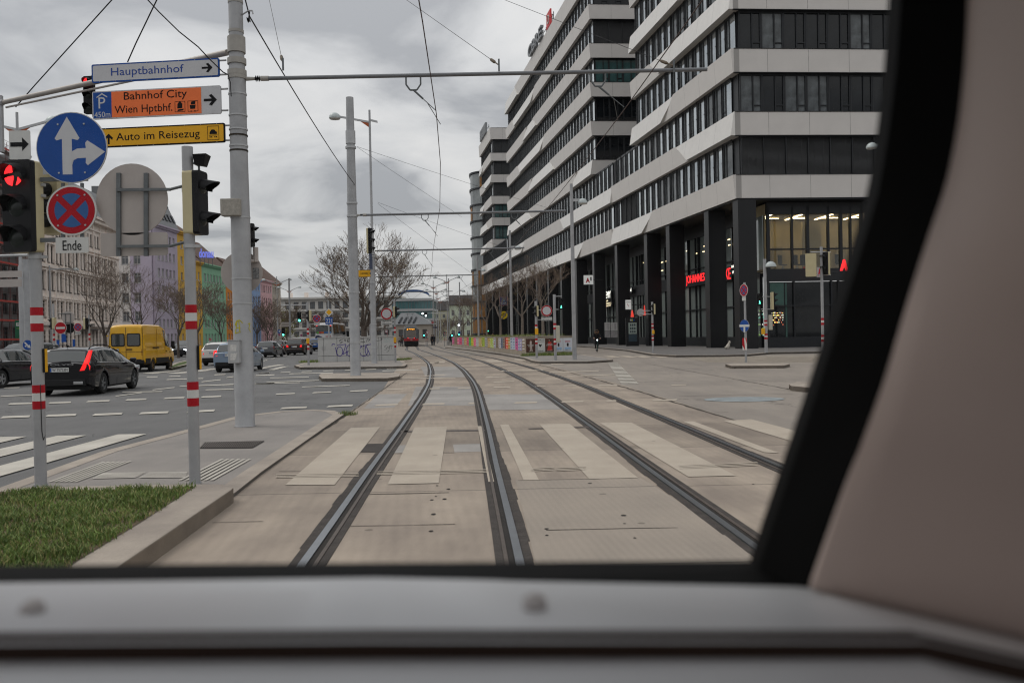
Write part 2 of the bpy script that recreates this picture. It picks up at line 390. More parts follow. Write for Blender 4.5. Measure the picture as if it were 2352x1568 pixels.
# grass bed with its raised kerb
gk = [(-700, 1119), (0, 1119), (430, 1111), (515, 1111), (536, 1119), (531, 1124), (285, 1290), (60, 1450), (-700, 1450)]
gp = [G(x, y, 0.15) for x, y in gk]; gi = [G(x, y, 0.15) for x, y in [(-700, 1130), (0, 1130), (395, 1124), (448, 1118), (330, 1195), (170, 1293), (-20, 1450), (-700, 1450)]]
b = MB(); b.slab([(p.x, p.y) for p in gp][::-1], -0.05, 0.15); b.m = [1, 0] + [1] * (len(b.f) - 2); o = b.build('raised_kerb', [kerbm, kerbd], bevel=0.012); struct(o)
b = MB(); b.quad(*[V(p.x, p.y, 0.156) for p in gi][::-1]); struct(b.build('soil', mat('soil', (0.10, 0.075, 0.045), 0.95, 0, 0.4, 6, 0.6, 25)))
# grass blades
rg = np.random.default_rng(3)
gx = [p.x for p in gi]; gy = [p.y for p in gi]
def inside(x, y, px, py):
    c = np.zeros(x.shape, bool); j = len(px) - 1
    for i in range(len(px)):
        cond = ((py[i] > y) != (py[j] > y)) & (x < (px[j] - px[i]) * (y - py[i]) / (py[j] - py[i] + 1e-12) + px[i]); c ^= cond; j = i
    return c
def grass(name, px, py, z, n, h, cols, label, seed=1, xr=None):
    rg = np.random.default_rng(seed)
    x0, x1 = (xr or (min(px), max(px))); x = rg.uniform(x0, x1, n); y = rg.uniform(min(py), max(py), n)
    k = inside(x, y, px, py) & ((np.sin(x * 9 + 2 * np.sin(y * 4.1)) * np.sin(y * 7.7 + 2 * np.sin(x * 3)) > -.3) | (rg.random(n) < .4)); x, y = x[k], y[k]
    x = x + rg.normal(0, h * .35, x.size); y = y + rg.normal(0, h * .5, y.size)
    cl = np.sin(x * 7.1 + 1.3 * np.sin(y * 5)) * np.sin(y * 6.3 + x) ; hh = h * (0.75 + 0.35 * cl + rg.uniform(-0.3, 0.5, x.size))
    a = rg.uniform(0, 6.283, x.size); w = h * 0.055 + 0.0012; ln = hh * rg.uniform(0.2, 0.9, x.size); la = rg.uniform(0, 6.283, x.size)
    v = np.empty((x.size * 5, 3)); cx, sx = np.cos(a) * w, np.sin(a) * w
    v[0::5] = np.c_[x - cx, y - sx, np.full(x.size, z)]; v[1::5] = np.c_[x + cx, y + sx, np.full(x.size, z)]
    mx_, my_ = x + np.cos(la) * ln * 0.3, y + np.sin(la) * ln * 0.3
    v[2::5] = np.c_[mx_ + cx * .8, my_ + sx * .8, z + hh * .6]; v[3::5] = np.c_[mx_ - cx * .8, my_ - sx * .8, z + hh * .6]
    v[4::5] = np.c_[x + np.cos(la) * ln, y + np.sin(la) * ln, z + hh]
    me = bpy.data.meshes.new(name); i = np.arange(x.size) * 5
    f = [(q, q + 1, q + 2, q + 3) for q in i] + [(q + 3, q + 2, q + 4) for q in i]
    me.from_pydata(v.tolist(), [], f)
    for c in cols: me.materials.append(c)
    mi = rg.choice(len(cols), x.size, p=[0.45, 0.35, 0.2][:len(cols)] if len(cols) == 3 else None); me.polygons.foreach_set('material_index', np.r_[mi, mi].astype(np.int32).tolist())
    o = bpy.data.objects.new(name, me); COL.objects.link(o); return tag(o, label, 'grass', kind='stuff')
gm = [mat('grass_green', (0.15, 0.215, 0.05), 0.6, 0, 0.35, 2.0), mat('grass_dark', (0.085, 0.135, 0.032), 0.6, 0, 0.3, 2.0), mat('grass_dry', (0.27, 0.25, 0.10), 0.7, 0, 0.3, 2.0)]
grass('grass', gx, gy, 0.155, 60000, 0.055, gm, 'ragged green grass filling the kerbed bed beside the two striped poles', 3, xr=(-4.9, -2.0))
gp_ = G(800, 955); grass('grass', [gp_.x - .12, gp_.x + .16, gp_.x + .1, gp_.x - .2], [gp_.y - .1, gp_.y + .05, gp_.y + .3, gp_.y + .1], 0.0, 260, 0.09, gm, 'small tuft of weeds at the tip of the kerb by the track', 8)
# mid islands, the planter island, the small right-hand islands
island('traffic_island', [(732, 862), (738, 857), (905, 855), (919, 858), (917, 864), (890, 868), (740, 869)], 0.12, kerbm)
island('traffic_island', [(676, 839), (700, 832.5), (735, 829), (745, 812), (900, 806), (915, 818), (935, 836), (930, 840), (900, 841.5), (690, 843)], 0.12)
island('traffic_island', [(1666, 836), (1685, 833.5), (1800, 833.5), (1814, 836), (1800, 839), (1680, 840)], 0.12, kerbm)
island('traffic_island', [(1812, 882), (1830, 877), (1960, 876), (1960, 890), (1850, 889), (1818, 886)], 0.13, kerbm)
island('traffic_island', [(1022, 797), (1036, 793.5), (1325, 811), (1345, 815), (1402, 823), (1408, 826), (1350, 829.5), (1240, 830.5), (1222, 828), (1203, 821), (1150, 812), (1080, 803)], 0.12)
BK = lambda k: V(17.72 - 0.165 * k, 68 + k, 0)
DF = V(0.9968, 0.0797, 0)
def off(k, d): p = BK(k); return (p.x - d, p.y)
island('pavement', [off(175, 7), off(60, 5.2), off(30, 4.5)] + [(G(x, y, .12).x, G(x, y, .12).y) for x, y in [(1440, 803.5), (1500, 813.5), (1553, 816), (1665, 815), (1720, 813.5), (1770, 809), (1880, 807), (2100, 804)]] + [(60, 68), (60, 90), (40, 260), (0, 260)], 0.12, pavem2, 0.3, world=True)
# left pavement in front of the coloured houses, and the grassy median strip
b = MB(); b.slab([(-63, 60), (-57, 60), (-57, 250), (-63, 250)], -0.05, 0.12); struct(b.build('pavement', pavem2))
island('median_strip', [(380, 842), (402, 833), (470, 818), (560, 806), (566, 808), (500, 820), (440, 834), (395, 845)], 0.12, mat('median_turf', (0.06, 0.085, 0.025), 0.95, 0, 0.4, 2.5, 0.6, 12), 0.25)
# ---- painted markings
mk = MB(); mf = MB(); ZM = 0.0146
def mark(*p, f=False, dz=0.0): (mf if f else mk).quad(*[G(x, y, ZM + dz) for x, y in p])
mark((806, 982), (873, 980), (768, 1113), (655, 1113), f=True)
for q in ([(952, 981), (1026.6, 979.7), (1007.5, 1108.6), (890.4, 1111.5)], [(1097, 978), (1105.7, 978), (1135, 1105.6), (1121.8, 1105.6)],
          [(1148.4, 975), (1168, 974.6), (1238, 1101.5), (1202.8, 1102)], [(1239, 973.6), (1308, 972.3), (1465.5, 1096.5), (1353.4, 1099)],
          [(1377.5, 970.6), (1450, 969.7), (1690.6, 1091.6), (1580.8, 1094)], [(1567, 967), (1593, 967), (1790, 1040), (1755, 1038)], [(1661.6, 966), (1725, 962), (1870, 1000), (1830, 1016)]): mark(*q, f=True)
mark((271, 996.8), (336, 996), (-80, 1116), (-80, 1090)); mark((131.6, 1000), (198, 999), (-80, 1068), (-80, 1048)); mark((-60, 1004), (62, 1001.6), (-30, 1023), (-120, 1030))
def dashes(src, ox, oy, sc_, L, th):
    for (x0, y0), (x1, y1) in L:
        a, c = (ox + x0 * sc_, oy + y0 * sc_), (ox + x1 * sc_, oy + y1 * sc_)
        sk = th * 1.6
        mark((a[0], a[1] + th / 2), (c[0] - sk * 0.4, c[1] + th / 2), (c[0], c[1] - th / 2), (a[0] + sk, a[1] - th / 2), f=src)
s3 = .26855
dashes(False, 0, 746.5, s3, [((0, 787), (260, 778)), ((385, 773), (655, 765)), ((785, 765), (1050, 755)), ((1185, 752), (1445, 743)), ((1590, 740), (1840, 728))], 4.6)
dashes(False, 516.8, 803.9, .29295, [((430, 455), (645, 447)), ((795, 440), (1005, 432))], 3.8)
dashes(True, 516.8, 803.9, .29295, [((1170, 432), (1360, 424)), ((1540, 423), (1725, 419)), ((1900, 416), (1958, 416))], 3.6)
s7 = .32958
dashes(True, 1148.4, 775.2, s7, [((95, 453), (262, 450)), ((418, 447), (585, 443)), ((735, 440), (815, 438)), ((1055, 437), (1235, 432))], 3.4)
dashes(False, 0, 746.5, s3, [((65, 673), (280, 667)), ((410, 665), (610, 658)), ((735, 652), (940, 645)), ((1070, 638), (1255, 632)), ((1395, 625), (1580, 618)), ((1715, 614), (1895, 607))], 3.2)
dashes(False, 516.8, 803.9, .29295, [((392, 345), (550, 338)), ((682, 333), (836, 327)), ((972, 322), (1120, 315))], 2.6)
dashes(True, 516.8, 803.9, .29295, [((1260, 307), (1402, 304)), ((1590, 302), (1685, 300)), ((1820, 298), (1925, 296)), ((2097, 291), (2240, 288))], 2.4)
dashes(True, 1148.4, 775.2, s7, [((240, 338), (320, 336)), ((440, 334), (530, 332)), ((680, 332), (820, 330)), ((1190, 330), (1300, 328)), ((340, 243), (690, 232)), ((460, 268), (800, 257)), ((0, 232), (300, 226))], 2.0)
dashes(False, 0, 746.5, s3, [((985, 606), (1220, 575)), ((1040, 573), (1390, 566)), ((1300, 553), (1495, 532)), ((1250, 443), (1350, 441)), ((1440, 438), (1545, 435)), ((1530, 522), (2000, 506)), ((1420, 465), (1740, 455)),
     ((1755, 552), (2000, 547)), ((1720, 484), (1890, 466)), ((1830, 424), (1930, 421)), ((1930, 448), (2000, 440)), ((2180, 500), (2350, 496)), ((2180, 430), (2350, 424)), ((2210, 411), (2310, 408)), ((0, 608), (290, 595)), ((30, 536), (170, 533))], 2.0)
dashes(False, 516.8, 803.9, .29295, [((260, 182), (350, 179)), ((430, 175), (515, 172)), ((597, 169), (682, 166)), ((767, 163), (852, 160)), ((935, 158), (1020, 155)), ((1100, 152), (1187, 149)), ((1265, 146), (1350, 143)),
     ((230, 262), (590, 254)), ((320, 252), (740, 236)), ((600, 288), (980, 275)), ((350, 218), (660, 210)), ((1230, 163), (1520, 152)), ((500, 185), (850, 177))], 1.6)
dashes(True, 516.8, 803.9, .29295, [((1360, 262), (1530, 258)), ((1380, 222), (1810, 217)), ((1560, 202), (1730, 193)), ((1460, 102), (1540, 98)), ((1600, 100), (1680, 96)), ((2040, 212), (2210, 207)), ((2100, 250), (2270, 244))], 2.0)
mark((585.9, 850), (607, 843), (624, 842), (591, 850)); mark((613, 849.4), (645, 842), (665, 840.6), (630, 849.4))
mark((325, 857), (410, 849.6), (425, 850), (350, 858)); mark((380, 857), (470, 850), (490, 850), (410, 858)); mark((605, 842), (640, 837), (655, 837), (625, 842)); mark((452, 850), (490, 846), (500, 847), (468, 851))
dashes(False, 402, 689, .14648, [((1380, 952), (1450, 938)), ((1505, 922), (1565, 908)), ((1615, 890), (1670, 880)), ((1710, 872), (1755, 862)), ((1790, 852), (1820, 845))], 1.6)
mark((827, 829), (870, 829), (864, 832), (818, 832), f=True); mark((1103, 826), (1140, 826), (1163, 831), (1125, 831.5), f=True); mark((1000, 829), (1024, 829), (1020, 833), (998, 833), f=True); mark((1183, 823), (1215, 826), (1200, 829), (1180, 826), f=True)
mark((1263, 834), (1290, 834), (1300, 837), (1268, 837), f=True)
for i in range(17):      # ladder marking right of the second track
    f0, f1 = i / 17, (i + 0.55) / 17; f0, f1 = f0 ** 1.15, f1 ** 1.15
    l = lambda f: (1148.4 + s7 * (750 + 100 * f), 775.2 + s7 * (172 + 156 * f)); r = lambda f: (1148.4 + s7 * (818 + 154 * f), 775.2 + s7 * (172 + 154 * f))
    mark(l(f0), r(f0), r(f1), l(f1))
for x, w in ((1385, 30), (1420, 36), (1455, 34), (1495, 30)):
    mark((x, 817.5), (x + 22, 816.5), (x + 22 + w * .6, 820), (x + w * .7, 821.5), f=True)
for i in range(9): y = 818.6 + i * 1.55; mark((1565 + i * 7, y), (1905, y - 0.6), (1905, y + 0.1), (1568 + i * 7, y + 0.75), f=True)
for x0, y0, x1, y1 in ((865, 1085.7, 1119, 1080.7), (1219, 1078, 1271, 1075.3), (1276, 1077, 1346, 1074), (634, 1092.5, 824, 1089.5), (1560, 1072, 1740, 1064)):
    for d in (-3.2, 0, 3.2): mark((x0, y0 + d + .6), (x1, y1 + d + .6), (x1, y1 + d - .6), (x0, y0 + d - .6), f=True, dz=.003)
struct(mk.build('road_markings', paint)); struct(mf.build('worn_crossing_markings', paintf))
b = MB(); c = G(1708.7, 916, ZM); b.quad(*[V(c.x + 0.9 * math.cos(t), c.y + 0.7 * math.sin(t), 0.012) for t in np.linspace(0, 6.28, 28)[:-1]])
struct(b.build('blue_road_disc', mat('blue_road_paint', (0.215, 0.238, 0.245), 0.85, 0, 0.35, 2.5)))
b = MB(); b.quad(*[G(x, y, 0.0125) for x, y in [(824, 1019), (880, 1018), (882, 1026), (868, 1038), (808, 1038), (812, 1028)]]); struct(b.build('asphalt_patch', tarm))
b = MB(); b.quad(*[G(x, y, 0.0105) for x, y in [(1184, 1102), (1470, 1096), (1510, 1120), (1724, 1258), (1724, 1300), (1232, 1300)]])
struct(b.build('slab_repair', weathered('new_slab', (0.29, 0.248, 0.205), (0.225, 0.195, 0.165), 0.85, joint=2.95, sc=0.6, speck=0.25, groove=95)))
b = MB()
for (x, y) in ((1004, 1117), (1001, 1141.6), (995.5, 1183), (990, 1222), (992, 1150), (1021, 1148), (1355, 1112), (1434, 1205), (1458, 1238), (1255, 1217), (1730, 1114), (1432, 1186), (1256, 1232), (1020, 1015), (1003, 1033), (1030, 1125)):
    p = G(x, y); r = 0.008 + 0.009 * random.random(); b.quad(*[V(p.x + r * 1.5 * math.cos(t) * random.uniform(.7, 1.2), p.y + r * 2 * math.sin(t), 0.0122) for t in np.linspace(0, 6.28, 10)[:-1]])
struct(b.build('slab_holes', groovem))
b = MB(); b.quad(*[G(x, y, 0.0135) for x, y in [(1213, 983), (1362, 978), (1364, 981), (1215, 985.5)]]); b.quad(*[G(x, y, 0.0135) for x, y in [(921, 988.5), (1113, 986), (1114, 989), (919, 992)]]); struct(b.build('drain_channel', lipm))
b = MB()
for q in ([(955, 888), (1090, 888), (1103, 931), (937, 931)], [(966, 842), (1058, 842), (1078, 866), (978, 866)], [(868, 905), (935, 904), (905, 935), (835, 938)], [(1110, 905), (1245, 905), (1300, 940), (1122, 941)], [(1040, 1020), (1113, 1018), (1119, 1036), (1044, 1038)], [(915, 1022), (943, 1021), (931, 1039), (900, 1040)]): b.quad(*[G(x, y, 0.0101) for x, y in q[::-1]])
struct(b.build('pale_slabs', weathered('grey_slab', (0.305, 0.288, 0.27), (0.225, 0.212, 0.20), 0.85, joint=1.4, sc=0.6, speck=0.3)))
seam = MB(); rs = random.Random(17)
def seamline(pix, w, j=0.012, z=0.0131):
    P3 = [G(x, y, z) for x, y in pix]; pts = []
    for a, c in zip(P3[:-1], P3[1:]):
        n = max(2, int((c - a).length / .35))
        pts += [(a.x + (c.x - a.x) * i / n + rs.gauss(0, j), a.y + (c.y - a.y) * i / n + rs.gauss(0, j)) for i in range(n)]
    L_, R_ = [], []
    for p, q1, q2 in zip(pts, offset(pts, w / 2), offset(pts, -w / 2)):
        f = rs.uniform(.5, 1.5); L_.append((p[0] + (q1[0] - p[0]) * f, p[1] + (q1[1] - p[1]) * f)); R_.append((p[0] + (q2[0] - p[0]) * f, p[1] + (q2[1] - p[1]) * f))
    for i in range(len(pts) - 1): seam.quad(V(*R_[i], z), V(*L_[i], z), V(*L_[i + 1], z), V(*R_[i + 1], z))
seamline([(1200, 829), (1253.9, 841), (1342.8, 864), (1451.6, 893.9), (1560.4, 926.8), (1688.9, 964.7), (1850, 1016)], .06)
seamline([(1484.6, 834.5), (1708.7, 874), (1850, 900)], .03); seamline([(1560, 909.7), (1700, 906), (1860, 903)], .025); seamline([(1642, 946.5), (1702, 945)], .02)
for a, c in (((886.6, 1042), (1123, 1037.6)), ((829, 1134.5), (1130.7, 1128)), ((804, 1206.8), (1165, 1200)), ((490, 1199), (721, 1192.7)), ((1254, 1216), (1659, 1209)), ((1190, 1102.5), (1470, 1097)), ((640, 1082), (790, 1080)), ((950, 941), (1105, 939)), ((935, 962), (1100, 960)), ((1160, 941), (1290, 939)), ((1420, 1026), (1520, 1023)), ((1320, 930), (1440, 927))): seamline([a, c], .016, .006)
seamline([(345, 1287), (540, 1130), (600, 1085), (690, 1022), (793, 955), (880, 894), (935, 855)], .035, .01)
for a, c in (((0, 1131), (0, 1131)),): pass
struct(seam.build('pavement_seams', mat('seam_dirt', (.05, .042, .034), .9, 0, .3, 5)))
# tactile strips and the drain grate on the near island
b = MB(); tz = 0.052
def strips(q, n, fill=0.5):
    q = [G(x, y, tz) for x, y in q]
    for i in range(n):
        f0, f1 = i / n, (i + fill) / n; L_ = lambda f: q[0].lerp(q[3], f); R_ = lambda f: q[1].lerp(q[2], f)
        b.quad(L_(f0), R_(f0), R_(f1), L_(f1))
def strips2(q, n, fill=0.5): strips([q[1], q[2], q[3], q[0]], n, fill)
strips([(110, 1106), (236, 1060), (308, 1058), (180, 1106)], 6, 0.55)
strips([(208, 1099), (225, 1085), (332, 1083.5), (308, 1097.5)], 1, 0.0)
for i in range(5): f = i / 5; b.quad(*[G(x, y, tz) for x, y in [(236 - 26 * f, 1085 + 14 * f), (334 - 25 * f, 1084 + 13 * f), (330 - 25 * f, 1085.6 + 13 * f), (233 - 26 * f, 1086.8 + 14 * f)]]); b.quad(*[G(x, y, tz) for x, y in [(342 - 25 * f, 1084 + 13 * f), (430 - 5 * f, 1083.5 + 13 * f), (429 - 5 * f, 1085 + 13 * f), (339 - 25 * f, 1085.6 + 13 * f)]])
strips([(410, 1102), (508, 1053.5), (583, 1053.5), (497, 1102)], 6, 0.5)
struct(b.build('tactile_paving', paint))
b = MB(); g = [G(x, y, 0.0495) for x, y in [(458, 1029), (470, 1015), (608, 1012), (580, 1028)]]; b.mi = 0; b.quad(*g)
b.mi = 1
for i in range(26):
    f0, f1 = i / 26, (i + 0.5) / 26; b.quad(*[p + V(0, 0, 0.004) for p in (g[0].lerp(g[3], f0), g[1].lerp(g[2], f0), g[1].lerp(g[2], f1), g[0].lerp(g[3], f1))])
o = b.build('drain_grate', [groovem, lipm], world=g[0]); o.location = g[0]; tag(o, 'dark slotted drain grate set in the island paving behind the striped pole', 'drain grate')
# ================================================================== BIG OFFICE BUILDINGS on the right
panel = mat('light_metal_panel', (0.58, 0.555, 0.53), 0.42, 0.0, 0.05, 0.7)
panel_b = mat('lit_facet_panel', (0.66, 0.64, 0.61), 0.34, 0.25, 0.07, 1.2)  # paler copy for upward-leaning facets; the light they catch is in the colour
def add_seams(m, period, wd, k):
    t = m.node_tree; b = t.nodes['Principled BSDF']; src = b.inputs['Base Color'].links[0].from_socket; co = t.nodes.new('ShaderNodeTexCoord'); sp = t.nodes.new('ShaderNodeSeparateXYZ'); t.links.new(co.outputs['Object'], sp.inputs[0]); q = sp.outputs[1]
    for op, v in (('DIVIDE', period), ('FRACT', None), ('GREATER_THAN', wd / period), ('MULTIPLY_ADD', 1 - k)):
        n = t.nodes.new('ShaderNodeMath'); n.operation = op; t.links.new(q, n.inputs[0]); q = n.outputs[0]
        if v is not None: n.inputs[1].default_value = v
        if op == 'MULTIPLY_ADD': n.inputs[2].default_value = k
    x = t.nodes.new('ShaderNodeVectorMath'); x.operation = 'SCALE'; t.links.new(src, x.inputs[0]); t.links.new(q, x.inputs['Scale']); t.links.new(x.outputs[0], b.inputs['Base Color'])
add_seams(panel, 3.4, .035, .55); add_seams(panel_b, 3.4, .035, .55)
anthr = mat('anthracite_cladding', (0.013, 0.0135, 0.015), 0.32, 0, 0.12, 1.2)
fram = mat('anthracite_frame', (0.022, 0.024, 0.027), 0.4, 0.1, 0.1)
fin = mat('grey_fin', (0.03, 0.032, 0.035), 0.4, 0.1, 0.1)
blindm = mat('dark_blind_slats', (0.075, 0.077, 0.08), 0.4, 0.3, 0.1)
curt = mat('curtain_glass', (0.085, 0.095, 0.10), 0.06, 0, 0.7, 1.1, spec=0.4)
teal = mat('teal_curtain_glass', (0.05, 0.105, 0.105), 0.05, 0, 0.35, 1.1, spec=0.7)
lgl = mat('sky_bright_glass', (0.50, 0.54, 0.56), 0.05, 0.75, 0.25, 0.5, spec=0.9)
Z0, PI_, BH = 11.87, 4.91, 1.79
WH = PI_ - BH
DL = V(-0.165, 1, 0).normalized(); NL = V(-1, -0.165, 0).normalized(); NF = V(0.0797, -0.9968, 0)
def unit_front(pane_m):      # window bay 1.8 x 3.12, viewed from -y
    f = MB(); w = 1.8
    f.box((0.05, 0.04, WH / 2), (0.1, 0.12, WH)); f.box((w / 2 + .05, 0.05, 0.06), (w - .1, 0.1, 0.12)); f.box((w / 2 + .05, 0.05, WH - 0.09), (w - .1, 0.1, 0.18))
    f.box((1.08, 0.05, WH / 2), (0.1, 0.1, WH - 0.32)); f.box((1.465, 0.05, 0.62), (0.67, 0.09, 0.08)); f.box((1.75, 0.05, WH / 2), (0.1, 0.1, WH - 0.32))
    g = MB(); g.box((w / 2 + .05, 0.12, WH / 2), (w - .1, 0.03, WH))
    return f, g
def unit_left(pane_m):
    f = MB(); w = 1.8
    f.box((0.03, 0.03, WH / 2), (0.05, 0.15, WH)); f.box((0.26, 0.04, WH / 2), (0.05, 0.11, WH)); f.box((w / 2 + .05, 0.05, 0.06), (w - .1, 0.1, 0.12)); f.box((w / 2 + .05, 0.05, WH - 0.1), (w - .1, 0.1, 0.2))
    f.box((0.72, 0.05, WH / 2), (0.08, 0.09, WH - 0.32)); f.box((0.49, 0.06, 0.7), (0.38, 0.06, 0.07)); f.box((0.03, -0.07, WH * .5), (0.1, 0.05, 0.05)); f.box((0.26, -0.03, WH * .36), (0.1, 0.04, 0.05))
    g = MB(); g.box((w / 2 + .05, 0.085, WH / 2), (w - .1, 0.02, WH))
    return f, g
def unit_blind():
    f = MB(); w = 1.8; f.box((0.04, 0.0, WH / 2), (0.08, 0.14, WH)); f.box((w / 2 + .05, 0.0, 0.05), (w - .1, 0.14, 0.1)); f.box((w / 2 + .05, 0.0, WH - 0.07), (w - .1, 0.14, 0.14))
    g = MB(); n = 34
    for i in range(n):
        z = 0.12 + (WH - 0.28) * (i + .5) / n; g.ob((0.09, 0.0, z - 0.03), (w - .12, 0, 0), (0, 0.05, 0.035), (0, 0.008, 0.02))
    g.box((0.6, -0.01, WH / 2), (0.012, 0.012, WH - .2)); g.box((1.3, -0.01, WH / 2), (0.012, 0.012, WH - .2)); g.box((w / 2 + .05, 0.12, WH / 2), (w - .1, 0.02, WH - .1))
    return f, g
UC = {}
def unit(kind):
    if kind in UC: return UC[kind]
    t, _, p = kind.partition(':')
    f, g = {'f': unit_front, 'l': unit_left}[t](None) if t in 'fl' else unit_blind()
    pm = {'d': dglass, 'c': curt, 't': teal, 's': lgl}.get(p, blindm)
    fo = f.build('window', fram if t != 'l' else [fin]); go = g.build('pane' if t in 'fl' else 'blind', pm)
    UC[kind] = (fo.data, go.data, 'pane' if t in 'fl' else 'blind')
    bpy.data.objects.remove(fo); bpy.data.objects.remove(go); return UC[kind]
def place_windows(E, jobs, cap=100):
    """jobs: (kind, world origin, yaw); the nearest `cap` become parts, the rest one part"""
    jobs.sort(key=lambda j: (j[1] - V(0, 0, HH)).length)
    rest = MB(); rest_g = MB()
    for i, (kind, o, a) in enumerate(jobs):
        fm, gm_, nm = unit(kind)
        if i < cap:
            w = bpy.data.objects.new('window', fm); COL.objects.link(w); w.parent = E; w.location = o - E.location; w.rotation_euler = (0, 0, a)
            g = bpy.data.objects.new(nm, gm_); COL.objects.link(g); g.parent = w
        else:
            R = Matrix.Rotation(a, 3, 'Z')
            for me, mb, mi in ((fm, rest, 0), (gm_, rest, 1 if 'curtain_glass' not in me_name(gm_) else 2)):
                mb.mi = {'grey_fin': 0, 'anthracite_frame': 1, 'dark_window_glass': 2, 'curtain_glass': 3, 'teal_curtain_glass': 4, 'sky_bright_glass': 5, 'dark_blind_slats': 6}[me.materials[0].name]
                mb.add([R @ v.co + o for v in me.vertices], [tuple(p.vertices) for p in me.polygons])
    if rest.v:
        o = rest.build('window_rows', [fin, fram, dglass, curt, teal, lgl, blindm], E, world=E.location); o['kind'] = 'stuff'
def me_name(me): return me.materials[0].name
YL = math.atan2(-DL.y, -DL.x); YF = math.atan2(DF.y, DF.x)
def tower(label, k0, k1, kt0, kt1, top, frontlen, front0, cols, bounds, blinds, seed, roof_h=2.3, tower_front=True, depth=40, podium_end=None):
    E = thing('office_building', label, 'office building', BK(k0), 0, 'banded office buildings along the tracks')
    W0 = E.location; rnd = random.Random(seed); jobs = []
    def foot(a, c, ins):                      # footprint between depth params, inset
        p0 = BK(a) + DF * ins * 1.0 + DL * ins * (1 if True else 0); p1 = BK(c) + DF * ins - DL * (ins)
        return [p0, p0 + DF * (frontlen - ins), p1 + DF * (frontlen - ins), p1]
    core = MB()
    for n in range(0, top + 1):
        a, c = (k0, k1) if n <= 1 else (kt0, kt1)
        z0 = Z0 + PI_ * n; z1 = z0 + (BH if n < top else roof_h)
        bd = MB(); bd.slab([(p.x, p.y) for p in foot(a, c, 0.0)], z0, z1)
        # faceted metal panels on the street side: alternately leaning in and out, with slanted seams
        bl = [a] + sorted(bounds.get(n, [])) + [c]; La, Lb = None, None
        flip = rnd.random() < 0.5
        for i in range(len(bl) - 1):
            s0 = 1.6 if (i + n) % 2 else -1.6; s1 = 1.6 if (i + 1 + n) % 2 else -1.6
            kb0 = bl[i] + (s0 if i else 0); kt_0 = bl[i] - (s0 if i else 0); kb1 = bl[i + 1] + (s1 if i + 2 < len(bl) else 0); kt_1 = bl[i + 1] - (s1 if i + 2 < len(bl) else 0)
            up = (i + (1 if flip else 0)) % 2 == 0
            ob_, ot_ = (0.34, 0.05) if up else (0.06, 0.20)
            bd.mi = 1 if up else 0
            def pt(k, z, o): p = BK(k) + NL * o; return V(p.x, p.y, z)
            zz0, zz1 = z0 - 0.03, z1 + 0.03
            vs = [pt(kb0, zz0, ob_), pt(kb1, zz0, ob_), pt(kt_1, zz1, ot_), pt(kt_0, zz1, ot_), pt(kb0, zz0, -.05), pt(kb1, zz0, -.05), pt(kt_1, zz1, -.05), pt(kt_0, zz1, -.05)]
            bd.add(vs, [(3, 2, 1, 0), (0, 1, 5, 4), (1, 2, 6, 5), (2, 3, 7, 6), (3, 0, 4, 7)])
        bd.mi = 2                              # dark shadow-line flashing under and over the band
        for z in (z0 - 0.06, z1 + 0.035):
            q0, q1 = BK(a) - NL * .02, BK(c) - NL * .02
            bd.ob(V(q0.x, q0.y, z) + NF * .05, DF * (frontlen), V(0, 0, .025) , -NF * .3)
        if tower_front:                        # panel seams on the front face
            for i in range(1, int(frontlen / 3.3)):
                p = BK(a) + DF * (i * 3.3 - 0.6) + NF * 0.003; bd.ob(V(p.x, p.y, z0 + .02), DF * 0.018, -NF * 0.002, V(0, 0, z1 - z0 - .04))
        bd.build('facade_band', [panel, panel_b, fram], E, world=W0)
        if n < top:
            fz0, fz1 = z1, z0 + PI_
            core.slab([(p.x, p.y) for p in foot(a, c, 0.55)], fz0, fz1)
            # street windows
            L = (c - a) * 1.0135; nb = int((L - 0.6) / 1.8)
            for i in range(nb):
                far = BK(a) + DL * (L - 0.5 - (i) * 1.8) - NL * 0.36
                bk = (n, i) in blinds
                jobs.append(('b' if bk else 'l:s' if rnd.random() < .75 else 'l:c', V(far.x, far.y, fz0), YL))
            if tower_front:
                for i in range(int((frontlen - 1) / 1.8)):
                    if i > front0: break
                    o = BK(a) + DF * (0.55 + i * 1.8) - NF * 0.36
                    kd = blinds.get(('front', n), 'f:d')
                    if kd == 'mix': kd = rnd.choice(['f:d', 'f:d', 'f:c', 'f:d'])
                    jobs.append((kd, V(o.x, o.y, fz0), YF))
    core.build('inner_wall', fram, E, world=W0)
    place_windows(E, jobs)
    return E
bounds1 = {0: [21], 1: [11.2], 2: [14.6], 3: [18.2], 4: [9.5], 5: [6, 19], 6: [12]}
T1 = tower('tall banded office block whose dark corner column stands nearest the crossing', 0, 34, 0, 26, 7, 34, 14, None, bounds1,
           {('front', 1 - 1): 'b', ('front', 1): 'mix', ('front', 2): 'mix', ('front', 3): 'f:d', (0, 1): 1, (0, 2): 1, (0, 3): 1}, 4)
bounds2 = {0: [49, 72], 1: [60, 92], 2: [52, 85], 3: [66, 84], 4: [73, 95], 5: [79, 88], 6: [80, 100], 7: [96]}
T2 = tower('banded office block behind the nearest one with letters along its roof edge', 34, 112, 42.5, 109, 7, 30, 8, None, bounds2,
           {('front', 6): 'f:d', ('front', 5): 'b', ('front', 4): 'f:t', ('front', 3): 'f:d', ('front', 2): 'f:d', ('front', 1): 'b', (3, 0): 1, (3, 1): 1, (3, 2): 1, (3, 3): 1}, 9)
bounds3 = {0: [138], 1: [140], 2: [141], 3: [139], 4: [144], 5: [142], 6: [145]}
T3 = tower('farthest and lowest of the three banded office blocks', 112, 151, 131, 151, 7, 24, 8, None, bounds3,
           {('front', 6): 'b', ('front', 5): 'b', ('front', 4): 'b', ('front', 3): 'f:t', ('front', 2): 'f:t', ('front', 1): 'f:d'}, 5, roof_h=2.6)
